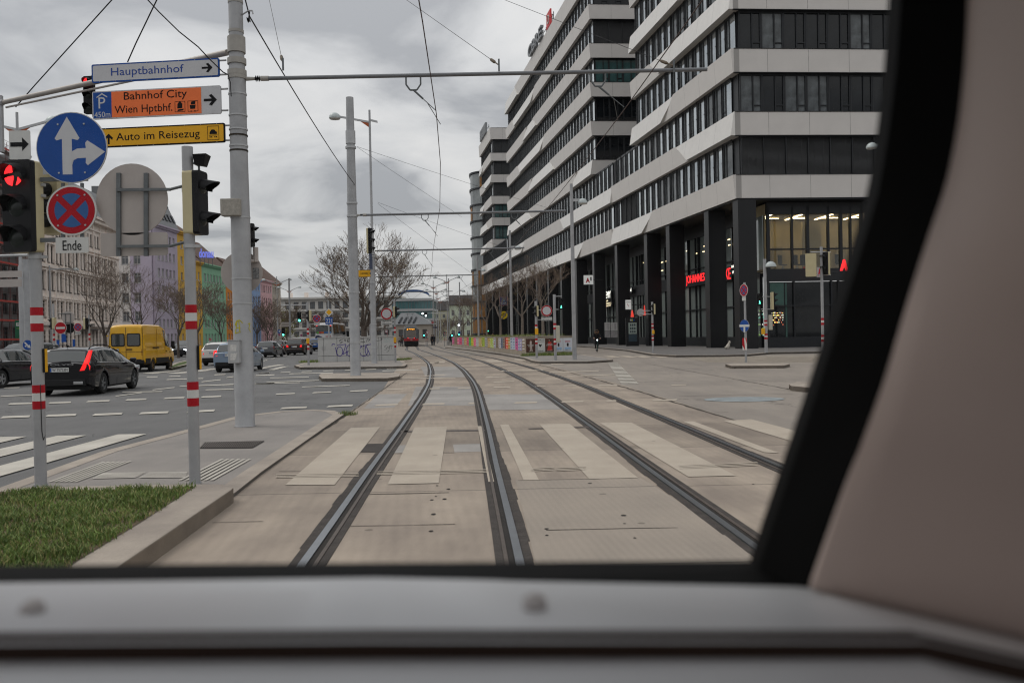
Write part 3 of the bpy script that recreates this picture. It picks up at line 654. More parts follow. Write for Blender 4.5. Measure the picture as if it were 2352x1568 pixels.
# ---- ground storeys: columns, soffit, shop glazing
shopg = mat('shop_glass', (0.22, 0.25, 0.24), 0.02, 0.13, 0, spec=1.0)
colk = [(0, T1), (5.9, T1), (15.5, T1), (22.2, T1), (33, T1), (43.3, T2), (52.7, T2), (62, T2), (71.4, T2), (80.8, T2), (90, T2), (100, T2), (112, T3), (123, T3), (134, T3), (145, T3)]
for k, E in colk:
    p = BK(k) - NL * 0.12 + DL * 0.0; cb = MB()
    w = 1.45
    cb.ob(V(p.x, p.y, 0.1) , DF * w, DL * 1.0, V(0, 0, Z0 - 0.15))
    for z in (3.6, 7.4): cb.ob(V(p.x, p.y, z) - DF * .003 - DL * .003, DF * (w + .006), DL * 1.006, V(0, 0, 0.025))
    cb.build('column', anthr, E, world=E.location)
for E, a, c in ((T1, 0, 34), (T2, 34, 112), (T3, 112, 151)):
    W0 = E.location; p = BK(a) - NL * 3.1 + DL * (2.6 if a == 0 else 0); L = (c - a) * 1.0135 - (2.6 if a == 0 else 0)
    bb = MB(); bb.ob(V(p.x, p.y, 0.1), DL * L, -NL * 0.3, V(0, 0, 0.9)); bb.ob(V(p.x, p.y, 5.9), DL * L, -NL * 0.3, V(0, 0, 1.25)); bb.ob(V(p.x, p.y, 10.6), DL * L, -NL * 0.3, V(0, 0, Z0 - 10.62))
    i = 0; d = 0.0; rnd = random.Random(int(a) + 1)
    while d < L - 0.2:
        q = p + DL * d + NL * 0.03
        bb.ob(V(q.x, q.y, 1.0), DL * 0.09, -NL * 0.25, V(0, 0, 4.9)); bb.ob(V(q.x, q.y, 7.15), DL * 0.09, -NL * 0.25, V(0, 0, 3.45))
        if i % 2: bb.ob(V(q.x, q.y, 7.15), DL * 0.05, NL * 0.12, V(0, 0, 3.45))
        d += 1.7 if i % 3 else 1.0; i += 1
    for z in (3.6, 7.6): bb.ob(V(p.x, p.y, z) + NL * .02, DL * L, -NL * 0.2, V(0, 0, 0.09))
    bb.build('shopfront_frame', fram, E, world=W0)
    gl = MB(); d = 0
    gl.ob(V(p.x, p.y, 1.0) - NL * 0.14, DL * L, -NL * 0.05, V(0, 0, 9.6)); gl.build('shopfront_glass', shopg, E, world=W0)
    sf = MB(); q = BK(a); q2 = BK(c); sf.slab([(r.x, r.y) for r in (q + DF * .1, q + DF * 33, q2 + DF * 20, q2 + DF * .1)], Z0 - 0.14, Z0 - 0.08); sf.build('soffit', fram, E, world=W0)
# lit office above the corner shop, seen through its front glazing
W0 = T1.location
p = BK(0) + DF * 2.9 - NF * 1.3; LF = 26
room = mat('warm_office_wall', (0.40, 0.335, 0.21), 0.8, 0, 0.1, 0.4)
rm = MB(); rm.mi = 0
rm.ob(V(p.x, p.y, 6.3) - NF * 6.0, DF * LF, -NF * 0.2, V(0, 0, 5.3)); rm.ob(V(p.x, p.y, 6.3) - NF * .3 - DF * .1, DF * .1, -NF * 6, V(0, 0, 5.3))
rm.ob(V(p.x, p.y, 6.3) - NF * 3.0 + DF * 4.2, DF * 1.6, -NF * 0.15, V(0, 0, 4.2))
rm.mi = 1; rm.ob(V(p.x, p.y, 6.15) - NF * .3, DF * LF, -NF * 6, V(0, 0, 0.1)); rm.ob(V(p.x, p.y, 11.0) - NF * .3, DF * LF, -NF * 6, V(0, 0, 0.1))
for dd in (2.6, 8.3, 11.5): rm.ob(V(p.x, p.y, 6.3) - NF * 5.6 + DF * dd, DF * .9, -NF * .1, V(0, 0, 2.4))
rm.build('lit_office_room', [room, mat('office_ceiling', (0.30, 0.26, 0.19), 0.8, 0, 0)], T1, world=W0)
lt = MB()
for i in range(7): q = p + DF * (1.0 + i * 2.6) - NF * 1.6; lt.ob(V(q.x, q.y, 10.93), DF * 0.12, -NF * 3.6, V(0, 0, 0.04)); lt.ob(V(q.x, q.y, 10.9) - NF * 2.2, DF * 1.5, -NF * 0.1, V(0, 0, 0.03))
lt.build('strip_light', emis('office_strip_light', (1.0, 0.82, 0.52), 8), T1, world=W0)
for dx in (1.7, 2.9, 3.4, 6.4, 9.3): # office chairs behind the glass
    ch = thing('office_chair', 'dark office chair behind the lit corner window', 'chair', V((p + DF * dx).x, (p + DF * dx).y, 6.25) - NF * 1.1, random.uniform(-1, 1), 'office chairs in the lit room')
    m_ = MB(); m_.box((0, 0, .55), (.5, .5, .09)); m_.build('seat', blackp, ch, bevel=.03); m_ = MB(); m_.box((0, .26, 1.0), (.55, .09, .75)); m_.build('backrest', blackp, ch, bevel=.04)
    m_ = MB()
    for t in range(5): m_.tube((0, 0, .32), (.35 * math.cos(t * 1.256), .35 * math.sin(t * 1.256), .05), .03)
    m_.tube((0, 0, .3), (0, 0, .52), .035); m_.build('leg', galv2, ch)
fr = MB(); d = 0; widths = [2.0, 1.25, 1.75, 1.0, 0.85, 0.9, 3.0, .45, 1.3, .5, 1.0, .7, 2.5, 1.5, 1.5, 2.2]
for i, w in enumerate(widths):
    q = p + DF * d; fw = 0.16 if i % 2 else 0.24
    fr.ob(V(q.x, q.y, 6.4), DF * fw, -NF * 0.25, V(0, 0, 5.0)); d += w
fr.ob(V(p.x, p.y, 10.75), DF * LF, -NF * .3, V(0, 0, .95)); fr.ob(V(p.x, p.y, 5.4), DF * LF, -NF * .4, V(0, 0, 1.0)); fr.ob(V(p.x, p.y, 7.9) + NF * .01, DF * LF, -NF * .2, V(0, 0, .12)); fr.ob(V(p.x, p.y, 0.1), DF * LF, -NF * .3, V(0, 0, .85))
for dd in (0, 2.1, 5.2, 5.8, 11, 14, 17): q = p + DF * dd + NF * .02; fr.ob(V(q.x, q.y, .95), DF * .12, -NF * .25, V(0, 0, 4.45))
fr.ob(V(p.x, p.y, 3.4) + NF * .01, DF * LF, -NF * .2, V(0, 0, .1)); fr.build('front_glazing_frame', fram, T1, world=W0)
g = MB(); g.ob(V(p.x, p.y, 6.4) - NF * .12, DF * LF, -NF * .02, V(0, 0, 4.3)); g.build('office_glass', glassy('clear_office_glass', (0.9, 0.9, 0.85), 0.02), T1, world=W0)
g = MB(); g.ob(V(p.x, p.y, .95) - NF * .15, DF * 5.3, -NF * .04, V(0, 0, 4.4)); g.build('corner_shop_glass', dglass, T1, world=W0)
lv = MB(); q = p + DF * 5.35 - NF * .14; lv.ob(V(q.x, q.y, .95), DF * 15, -NF * .1, V(0, 0, 4.4))
for i in range(36): lv.ob(V(q.x, q.y, 1.0 + i * .075) + DF * .5, DF * 9, NF * .06, V(0, 0, .03))
lv.build('louvre_panel', anthr, T1, world=W0)
# lit shelves in the corner shop and green pane edge
sh = MB()
for r in range(6):
    for c in range(9):
        if random.random() < .7: q = p + DF * (.32 + c * .11) + NF * .004; sh.mi = random.randrange(3); sh.ob(V(q.x, q.y, 1.9 + r * .19) - NF * .14, DF * random.uniform(.05, .09), NF * .01, V(0, 0, random.uniform(.05, .12)))
tl = MB(); q = p + DF * .2 - NF * .13; tl.ob(V(q.x, q.y, 3.5), DF * 1.15, NF * .01, V(0, 0, 1.8)); q = p + DF * 1.45 - NF * .12; tl.ob(V(q.x, q.y, .96), DF * .14, NF * .01, V(0, 0, 4.3)); tl.build('teal_wall', mat('teal_shop_wall', (.05, .105, .09), .4, 0, .3, .6), T1, world=W0)
sd_ = MB(); sd_.ob(V(p.x, p.y, 6.4) - NF * .3 - DF * .25, DF * .06, -NF * 5.6, V(0, 0, 4.3)); sd_.build('side_glass', shopg, T1, world=W0)
sh.build('lit_shelf_goods', [emis('shelf_yellow', (1, .75, .2), .9), emis('shelf_white', (.8, .8, .65), .55), emis('shelf_red', (.8, .2, .1), .35)], T1, world=W0)
for E, ks in ((T1, ((8, 26),)), ):
    lt = MB(); rnd = random.Random(11)
    for k in np.arange(2, 33, 1.1):
        for z in (9.6, 9.1, 8.2):
            if rnd.random() < .28: q = BK(k) - NL * 3.22; lt.ob(V(q.x, q.y, z), DL * rnd.uniform(.4, 1.0), NL * .012, V(0, 0, .07))
    lt.build('ceiling_lamp', emis('shop_ceiling_lamp', (1, .78, .45), 2.2), E, world=E.location)
    sh = MB()
    for k in np.arange(2.2, 5.4, .22):
        for r in range(8):
            if rnd.random() < .55: q = BK(k) - NL * 3.2; sh.mi = rnd.randrange(3); sh.ob(V(q.x, q.y, 1.1 + r * .28), DL * rnd.uniform(.08, .18), NL * .012, V(0, 0, rnd.uniform(.05, .18)))
    sh.build('pharmacy_shelf_goods', [emis('goods_teal', (.2, .5, .4), .35), emis('goods_white', (.7, .75, .65), .4), emis('goods_green', (.3, .5, .15), .3)], E, world=E.location)
# ---- signs on the shopfronts
def wall_sign(name, label, k, off, z, w, h, fm, lines=(), d=.12, cat='sign', lit=None):
    """board facing the street; k is its near end, letters read towards the camera"""
    o = BK(k) - NL * off + DL * w; t = thing(name, label, cat, V(o.x, o.y, z)); ax = -DL
    b = MB(); b.prism([(0, 0), (w, 0), (w, h), (0, h)], (0, 0, 0), ax, ZA, 0, d); b.build('board', fm, t)
    for s, x0, y0, tw, th, m in lines: text(s, ax.cross(ZA) * d, ax, ZA, tw, th, m, t, at=(x0, y0), d0=.002, d1=.03)
    return t
redneon = emis('red_letter_lit', (1.0, 0.03, 0.035), .9)
t = wall_sign('pharmacy_sign', 'long red lettered pharmacy sign on a dark fascia behind the columns', 7.4, 2.9, 5.95, 11.2, 1.2, fram, (('JOHANNES', .25, .1, 4.8, 1.0, redneon), ('APOTHEKE', 5.8, .1, 5.2, 1.0, redneon)))
whl = emis('white_letter_lit', (.9, .88, .8), .9)
wall_sign('date_display', 'small dark display with pale date digits beside the red pharmacy letters', 6.0, 2.8, 6.3, 1.3, 1.1, blackf, (('31.03.23', .1, .68, 1.1, .22, whl), ('17:32', .3, .18, .7, .22, whl)))
wall_sign('academy_sign', 'white lettered academy sign above the pale posters between columns', 45.0, 2.9, 6.1, 6.6, 1.0, fram, (('ACADEMY', .1, .05, 6.3, .9, whl),))
gold = emis('gold_letter', (.8, .68, .45), .6)
wall_sign('catering_sign', 'black board with small gilt catering lettering under the white academy letters', 44.2, 2.8, 4.95, 5.2, 1.08, blackf, (('DoN', 1.9, .72, 1.3, .26, gold), ('CATERING', .5, .38, 4.2, .22, gold), ('ACADEMY', .6, .08, 4.0, .22, gold)))
wall_sign('digital_sign', 'slim dark sign with white digital lettering over the entrance', 35.8, 2.8, 6.25, 3.9, .75, fram, (('digital', 2.1, .1, 1.6, .55, whl),))
# ================================================================== HOUSES on the left, far buildings
wfr = mat('white_window_frame', (0.50, 0.49, 0.48), 0.5, 0, 0.05)
wgl = mat('house_window_glass', (0.10, 0.105, 0.115), 0.1, 0, 0.4, 0.8, spec=0.6)
wgl2 = mat('curtained_window', (0.46, 0.45, 0.455), 0.3, 0, 0.25, 0.9)
wdk = mat('dark_casement', (0.06, 0.05, 0.045), 0.5, 0, 0.2)
tile = mat('brown_roof_tiles', (0.11, 0.068, 0.052), 0.8, 0, 0.3, 1.5, 0.5, 8)
metalroof = mat('grey_standing_seam', (0.16, 0.165, 0.17), 0.45, 0.4, 0.1, 1)
HW = {}
def house_window(w, h, kind):
    key = (round(w, 2), round(h, 2), kind)
    if key in HW: return HW[key]
    fm = {'w': wfr, 'c': wfr, 'd': wdk}[kind]; gm_ = {'w': wgl, 'c': wgl2, 'd': wgl}[kind]
    f = MB(); t = .09
    f.box((w / 2, 0, t / 2), (w, .1, t)); f.box((w / 2, 0, h - t / 2), (w, .1, t)); f.box((t / 2, 0, h / 2), (t, .1, h - 2 * t)); f.box((w - t / 2, 0, h / 2), (t, .1, h - 2 * t))
    f.box((w / 2, 0, h / 2), (.07, .08, h - 2 * t)); f.box((w / 2, 0, h * .68), (w - 2 * t, .07, .07)); f.box((w / 2, -.12, -.05), (w + .2, .3, .1))
    g = MB(); g.box((w / 2, .04, h / 2), (w - .1, .03, h - .1))
    a, b_ = f.build('window', fm), g.build('pane', gm_); HW[key] = (a.data, b_.data); bpy.data.objects.remove(a); bpy.data.objects.remove(b_); return HW[key]
def facade(E, o, ax, L, H, wm, rows, cols, kind='w', th=.35, depth=9.0, name='wall', z0=0.0, core=True, kinds=None):
    """solid wall built as spandrels and piers round real window openings; o is the left end seen from outside"""
    o, ax = Vector(o), Vector(ax).normalized(); n = ax.cross(ZA); W0 = E.location; b = MB()
    zs = [z0] + [z for r in rows for z in r] + [H]
    for i in range(0, len(zs), 2):
        if zs[i + 1] - zs[i] > .01: b.ob(o + V(0, 0, zs[i]), ax * L, -n * th, V(0, 0, zs[i + 1] - zs[i]))
    for r0, r1 in rows:
        x = 0
        for c0, c1 in list(cols) + [(L, L)]:
            if c0 - x > .01: b.ob(o + ax * x + V(0, 0, r0), ax * (c0 - x), -n * th, V(0, 0, r1 - r0))
            x = c1
    if core: b.ob(o - n * (th + .06) + ax * .01 + V(0, 0, z0), ax * (L - .02), -n * (depth - th), V(0, 0, H - z0 - .02))
    b.build(name, wm, E, world=W0)
    a = math.atan2(ax.y, ax.x); k = 0
    for r0, r1 in rows:
        for c0, c1 in cols:
            kk = kinds[k % len(kinds)] if kinds else kind; k += 1
            fm, gm_ = house_window(c1 - c0, r1 - r0, kk); p = o + ax * c0 - n * .2 + V(0, 0, r0)
            w = bpy.data.objects.new('window', fm); COL.objects.link(w); w.parent = E; w.location = p - W0; w.rotation_euler = (0, 0, a)
            g = bpy.data.objects.new('pane', gm_); COL.objects.link(g); g.parent = w
def course(E, o, ax, L, zs, m, d=.25, h=.3, name='cornice'):
    o, ax = Vector(o), Vector(ax).normalized(); n = ax.cross(ZA); b = MB()
    for z, dd, hh in zs: b.ob(o + n * (dd) + V(0, 0, z), ax * L, -n * (dd - .002), V(0, 0, hh))
    b.build(name, m, E, world=E.location)
def gable(E, o, ax, L, z, h, dep, m, over=.4, name='roof', mans=None):
    o, ax = Vector(o), Vector(ax).normalized(); n = ax.cross(ZA); b = MB()
    a0 = o + n * over + V(0, 0, z); prof = [(0, 0), (over + dep / 2, h), (2 * over + dep, 0), (2 * over + dep, -.2), (0, -.2)] if mans is None else [(0, 0), (mans, h), (dep, h + .1), (dep, -.2), (0, -.2)]
    vs = [a0 - n * x + V(0, 0, zz) for x, zz in prof] + [a0 - n * x + V(0, 0, zz) + ax * L for x, zz in prof]; k = len(prof)
    b.add(vs, [tuple(range(k)), tuple(range(2 * k - 1, k - 1, -1))] + [(i, k + i, k + (i + 1) % k, (i + 1) % k) for i in range(k)])
    return b.build(name, m, E, world=E.location)
def colsn(L, w, pitch, m=.6): 
    n = int((L - 2 * m + (pitch - w)) / pitch); x0 = (L - (n * pitch - (pitch - w))) / 2
    return [(x0 + i * pitch, x0 + i * pitch + w) for i in range(n)]
YX = V(0, 1, 0)
# --- ornate pale corner building
stone = mat('pale_stucco', (0.80, 0.71, 0.64), 0.85, 0, 0.12, 1.2, 0.2, 12)
awx = V(-0.138, 1, 0).normalized(); ow = V(-56.3, 103, 0)
E = thing('apartment_house', 'ornate pale stucco corner house with tall narrow windows beside the scaffolding', 'apartment house', ow)
cw = [(c + o2 + .1, c + o2 + .85) for c in np.arange(.9, 31, 2.9) for o2 in (0, 1.35)]; cw = [c for c in cw if c[1] < 32]
facade(E, ow, awx, 32.5, 19.4, stone, [(1.0, 3.4), (4.9, 6.9), (8.3, 10.5), (11.7, 13.8), (15.2, 16.9)], cw, 'd')
course(E, ow, awx, 32.5, [(3.9, .35, .45), (7.3, .18, .2), (11.0, .28, .35), (14.4, .2, .2), (17.5, .2, .25), (18.6, .7, .45), (19.1, .95, .35)], stone)
b = MB(); n_ = awx.cross(ZA)
for x in np.arange(.35, 32, 2.9): b.ob(ow + awx * float(x) + V(0, 0, 4.4), awx * .4, n_ * .14, V(0, 0, 14.1))
for z in np.arange(.5, 7.2, .55): b.ob(ow + V(0, 0, float(z)) + n_ * .03, awx * 32.5, -n_ * .02, V(0, 0, .05))
b.build('pilaster', stone, E, world=ow)
b = MB()
for c0, c1 in cw:
    for z in (7.05, 10.65, 13.95): b.ob(ow + awx * (c0 - .15) + V(0, 0, z), awx * (c1 - c0 + .3), n_ * .22, V(0, 0, .16))
b.build('window_hood', stone, E, world=ow)
gable(E, ow, awx, 32.5, 19.46, 4.5, 12, metalroof, mans=2.2)
b = MB(); b.ob(ow + V(0, 0, 3.45) + n_ * .04 + awx * 14, awx * 8, n_ * .9, V(0, 0, .12)); b.build('awning', wdk, E, world=ow)
for i, (x, s_) in enumerate(((9, 'CAFE'), (17, 'CAFE'))): text(s_, ow + awx * x + V(0, 0, 3.95) + n_ * .36, awx, ZA, 2.6, .4, wdk, E, world=ow, d0=.001, d1=.03)
# --- scaffolded building, scaffold and banner
greyw = mat('bare_grey_wall', (0.22, 0.215, 0.215), 0.9, 0, 0.15, 1)
os_ = ow - awx * 19.0
E = thing('apartment_house', 'grey house hidden behind red scaffolding at the left', 'apartment house', os_)
facade(E, os_ - n_ * 1.5, awx, 18.9, 23, greyw, [(1, 3.6), (5.2, 7.4), (8.8, 11), (12.4, 14.6), (16, 18.2), (19.4, 21.4)], colsn(18.9, 1.3, 2.6), 'd')
scr = mat('red_scaffold_boards', (0.42, 0.055, 0.04), 0.7, 0, 0.25, 2); sct = mat('rusty_scaffold_tube', (0.14, 0.05, 0.045), 0.6, 0.2, 0.2, 3); scd = mat('scaffold_deck', (0.30, 0.28, 0.26), 0.7, 0, 0.2, 2)
E = thing('scaffold', 'tall red painted scaffold standing against the grey house', 'scaffold', os_)
f = MB(); bd = MB(); dk = MB()
for x in np.arange(0, 18.9, 2.1):
    for d_ in (.1, 1.1):
        p = os_ + awx * float(x) - n_ * (1.2 - d_); f.tube(p + V(0, 0, 0), p + V(0, 0, 24), .035, n=5)
    for z in np.arange(2.1, 23.5, 2.1): f.tube(os_ + awx * float(x) - n_ * 1.1 + V(0, 0, float(z)), os_ + awx * float(x) - n_ * .1 + V(0, 0, float(z)), .03, n=5)
for i, z in enumerate(np.arange(2.1, 23.5, 2.1)):
    z = float(z); dk.ob(os_ - n_ * 1.05 + V(0, 0, z - .06), awx * 18.9, n_ * .9, V(0, 0, .05)); bd.ob(os_ - n_ * .07 + V(0, 0, z), awx * 18.9, n_ * .03, V(0, 0, .2))
    for r in (.6, 1.05): f.tube(os_ - n_ * .1 + V(0, 0, z + r), os_ - n_ * .1 + V(0, 0, z + r) + awx * 18.9, .022, n=4)
    if i % 2 == 0:
        for x in (2.1, 8.4, 14.7): f.tube(os_ + awx * x - n_ * .06 + V(0, 0, z - 2.1), os_ + awx * (x + 2.1) - n_ * .06 + V(0, 0, z), .022, n=4)
f.build('scaffold_tubes', sct, E, world=os_); dk.build('deck', scd, E, world=os_); bd.build('toe_board', scr, E, world=os_)
p = P(35, 777, 92) ; ax = V(1, .35, 0).normalized()
E = thing('banner', 'green construction banner with white lettering hung on the scaffold', 'banner', p)
bg = mat('green_banner', (0.02, 0.12, 0.06), 0.7, 0, 0.15, 1.5)
b = MB(); b.prism([(0, 0), (1.45, 0), (1.45, 1.9), (0, 1.9)], (0, 0, 0), ax, ZA, 0, .04); b.build('sheet', bg, E)
nb_ = ax.cross(ZA) * .04
b = MB(); b.prism([(.12, 1.3), (.75, 1.3), (.75, 1.65), (.12, 1.65)], nb_, ax, ZA, 0, .006); b.build('logo_panel', whitep, E)
b = MB(); b.prism([(.2, 1.42), (.3, 1.5), (.43, 1.42), (.56, 1.5), (.67, 1.42), (.67, 1.48), (.56, 1.57), (.43, 1.48), (.3, 1.57), (.2, 1.48)], nb_, ax, ZA, .006, .012); b.build('logo', bg, E)
text('M', nb_, ax, ZA, .3, .3, whitep, E, at=(.88, 1.32)); text('GERÜSTE', nb_, ax, ZA, 1.1, .16, mat('lime_letters', (.3, .5, .04), .6, 0, 0), E, at=(.15, 1.0)); text('0664 187', nb_, ax, ZA, .8, .2, whitep, E, at=(.45, .42)); text('www.mdr-ge', nb_, ax, ZA, .8, .12, whitep, E, at=(.48, .22))
# --- coloured terrace
def paintm(n, c): return mat(n, c, 0.85, 0, 0.10, 0.5, 0.15, 15)
lilac, yell, green_, oran, blu, pink, beig, whi = paintm('lilac_render', (.49, .43, .52)), paintm('yellow_render', (.70, .42, .07)), paintm('green_render', (.27, .51, .34)), paintm('orange_render', (.70, .25, .035)), paintm('blue_render', (.27, .39, .62)), paintm('pink_render', (.70, .43, .45)), paintm('beige_render', (.50, .44, .37)), paintm('white_render', (.70, .66, .63))
XF = -61.2
def terrace(label, y0, y1, H, m, rows, pitch, w, kinds, roof=5, rm=tile, mans=None):
    o = V(XF, y0, 0); E = thing('apartment_house', label, 'apartment house', o, 0, 'coloured houses in a terrace'); L = y1 - y0
    facade(E, o, YX, L - .02, H, m, rows, colsn(L, w, pitch), kinds=kinds); course(E, o, YX, L - .02, [(H - .45, .3, .3), (H - .15, .55, .25)], m)
    if roof: gable(E, o, YX, L - .02, H + .11, roof, 11, rm, mans=mans)
    return E
R7 = [(1, 3.0)] + [(4.1 + 2.95 * i, 5.6 + 2.95 * i) for i in range(6)]; R5 = [(1, 3.0)] + [(4.2 + 3.1 * i, 5.8 + 3.1 * i) for i in range(4)]
E = terrace('lilac house with a steep grey roof and a white strip on its side wall', 150, 160.3, 21.9, lilac, R7, 1.7, .95, 'cccwc', 6.5, metalroof, 3.0)
b = MB(); pr = V(XF, 150, 0)
for z in (23.2, 26.0):
    for y in np.arange(.6, 10, 1.7):
        x = (z - 22) / 6.5 * 3.0; b.ob(V(XF + .45 - x, 150 + float(y), z), V(0, .8, 0), V(.12, 0, .05), V(-.62, 0, 1.35))
b.build('roof_window', dglass, E, world=E.location)
o2 = V(-70.5, 149.6, 0)
facade(E, o2, XA, 5.2, 21.0, whi, [(z, z + 1.7) for z in (2, 5.2, 8.4, 11.8, 15, 18)], [(1.2, 2.4), (3.7, 4.9)], 'w', name='side_wall', core=False)
facade(E, o2 + XA * 5.2, XA, 3.7, 21.9, lilac, [(z, z + 1.7) for z in (2, 5.2, 8.4, 11.8, 15, 18)], [(.6, 1.8)], 'w', name='side_wall', core=False)
course(E, o2, XA, 9.2, [(21.45, .35, .5)], lilac)
terrace('tall yellow house between the lilac house and the striped pole', 160.3, 166, 21.9, yell, R7, 1.8, .95, 'ccw', 4)
terrace('low yellow house beside the green house', 166, 172.6, 17, yell, R5, 1.75, .9, 'cwc', 4.5)
terrace('green house with a brown tiled roof', 172.6, 187, 17, green_, R5, 1.8, .95, 'cccw', 5.5)
terrace('orange house partly behind the big steel mast', 187, 198, 15.5, oran, R5[:5], 1.9, 1.0, 'ccw', 4.5)
terrace('blue house seen just right of the big steel mast', 198, 212.8, 16, blu, R5, 1.9, 1.0, 'cw', 4.5)
E = terrace('pink house with small roof aerials', 212.8, 223.2, 16.4, pink, R5, 1.9, .95, 'cdcw', 6)
b = MB()
for y in (214, 216.5, 218, 221): b.tube((XF - 3, y, 19), (XF - 3, y, 25), .08, n=5)
b.build('aerial', galv, E, world=E.location)
terrace('beige end house at the far end of the coloured terrace', 223.2, 231.5, 16.4, beig, R5, 1.6, .9, 'cw', 5)
# blue roof letters
p = P(457, 592, 170); ax = V(.9, .44, 0).normalized(); E = thing('roof_sign', 'blue lowercase roof letters above the yellow and green houses', 'roof sign', p)
text('donau', (0, 0, 0), ax, ZA, 2.7, 1.75, emis('blue_roof_letters', (.14, .17, .60), .55), E, d0=0, d1=.2, bold=.03)
b = MB()
for x in (.2, 1, 1.8, 2.5): b.tube(ax * x - V(0, 0, 1.5), ax * x, .06, n=5)
b.tube(ax * 0 - V(0, 0, .05), ax * 2.7 - V(0, 0, .05), .06, n=5); b.build('frame', steel, E)
# --- far buildings closing the view
def block(label, px0, px1, Y, H, m, rows, w, pitch, kind, roofk=None, ybase=None):
    x0 = (px0 - 1176) / FPX * Y; x1 = (px1 - 1176) / FPX * Y; o = V(x0, Y, 0); E = thing('building', label, 'building', o)
    facade(E, o, XA, x1 - x0, H, m, rows, colsn(x1 - x0, w, pitch), kind, depth=14)
    return E, o, x1 - x0
E, o, L = block('long white modern apartment block far behind the traffic lights', 646, 925, 330, 17.2, paintm('white_block', (.55, .53, .50)), [(2.6, 4.4), (6, 7.8), (9.5, 11.2), (13, 15.6)], 1.9, 3.1, 'd')
course(E, o, XA, L, [(5.2, 1.0, .5), (8.6, 1.0, .5), (12.0, 1.2, .6), (16.6, 1.5, .7)], paintm('white_block', (.55, .53, .50)), name='balcony')
b = MB()
for x in (3, 9, 17, 24, 31, 37): b.box((o.x + x, o.y + 4, 18.2), (1.3, 1.3, 2.2))
b.build('chimney', stone, E, world=E.location)
tg = mat('teal_glass', (0.07, 0.17, 0.18), 0.08, 0.0, 0.35, 0.25, spec=0.7)
x0, x1, Y = (903 - 1176) / FPX * 300, (994 - 1176) / FPX * 300, 300
E = thing('glass_building', 'teal glass office block with a curved blue arch on its roof', 'glass building', (x0, Y, 0))
b = MB(); b.slab([(x0, Y), (x1, Y), (x1, Y + 20), (x0, Y + 20)], 0, 14.8); b.build('glazing', tg, E, world=E.location)
b = MB()
for z in (0, 3.6, 7.0, 10.4, 13.9): b.slab([(x0 - .4, Y - .4), (x1 + .4, Y - .4), (x1 + .4, Y + 20), (x0 - .4, Y + 20)], z, z + .8)
b.build('floor_slab', galv2, E, world=E.location)
b = MB()
for x in np.arange(x0, x1, 1.1): b.box((float(x), Y - .06, 7), (.12, .12, 13.8))
b.build('mullion', steel, E, world=E.location)
b = MB(); pts = [(x1 - 6.5 + 5.5 * math.sin(t), 0, 15.2 + 1.9 * math.cos(t)) for t in np.linspace(-1.2, 1.5, 14)]
for a, c in zip(pts[:-1], pts[1:]): b.ob(V(a[0], Y + 1, a[2]), V(c[0] - a[0], 0, c[2] - a[2]), V(0, 2, 0), V(0, 0, .75))
b.build('roof_arch', mat('arch_blue', (.03, .08, .22), .5, 0, .2), E, world=E.location)
E, o, L = block('low pale pavilion with a grey hipped roof behind the tram', 905, 992, 240, 4.9, paintm('pavilion_render', (.42, .38, .33)), [(1.2, 3.6)], 1.2, 2.2, 'd')
b = MB(); z = 4.95; b.add([o + V(-.5, -.5, z), o + V(L + .5, -.5, z), o + V(L + .5, 14, z), o + V(-.5, 14, z), o + V(1.5, 5, z + 3.4), o + V(L - 5, 5, z + 3.4)], [(0, 1, 5, 4), (1, 2, 5), (2, 3, 4, 5), (3, 0, 4), (3, 2, 1, 0)])
b.build('roof', metalroof, E, world=E.location)
b = MB()
for x in (1.2, 2.5, 3.9, 5.2): b.ob(o + V(x, .1, z + .45), V(.45, 0, 0), V(.6, 2.6, 1.6), V(0, -.12, .15))
b.build('skylight', dglass, E, world=E.location)
E, o, L = block('mint green old house with a dark roof right of the tram', 1033, 1120, 300, 12.2, paintm('mint_render', (.50, .56, .44)), [(1.5, 3.5), (5, 7), (8.6, 10.4)], 1.1, 2.6, 'w')
gable(E, o, XA, L, 12.3, 3.4, 12, mat('dark_slate', (.06, .055, .055), .7, 0, .2, 2), mans=3)
E, o, L = block('cream house with a dark glazed roof behind the lamp posts', 992, 1034, 335, 11.5, paintm('cream_render', (.48, .46, .34)), [(1.5, 3.5), (5, 7), (8.6, 10.0)], 1.1, 2.6, 'w')
gable(E, o, XA, L, 11.6, 3.6, 12, mat('dark_slate', (.06, .055, .055), .7, 0, .2, 2), mans=2.5)
E, o, L = block('tall pale building rising behind the mint house', 1046, 1075, 380, 19, paintm('rosy_render', (.45, .38, .34)), [(13, 15)], 1.2, 3.0, 'd')
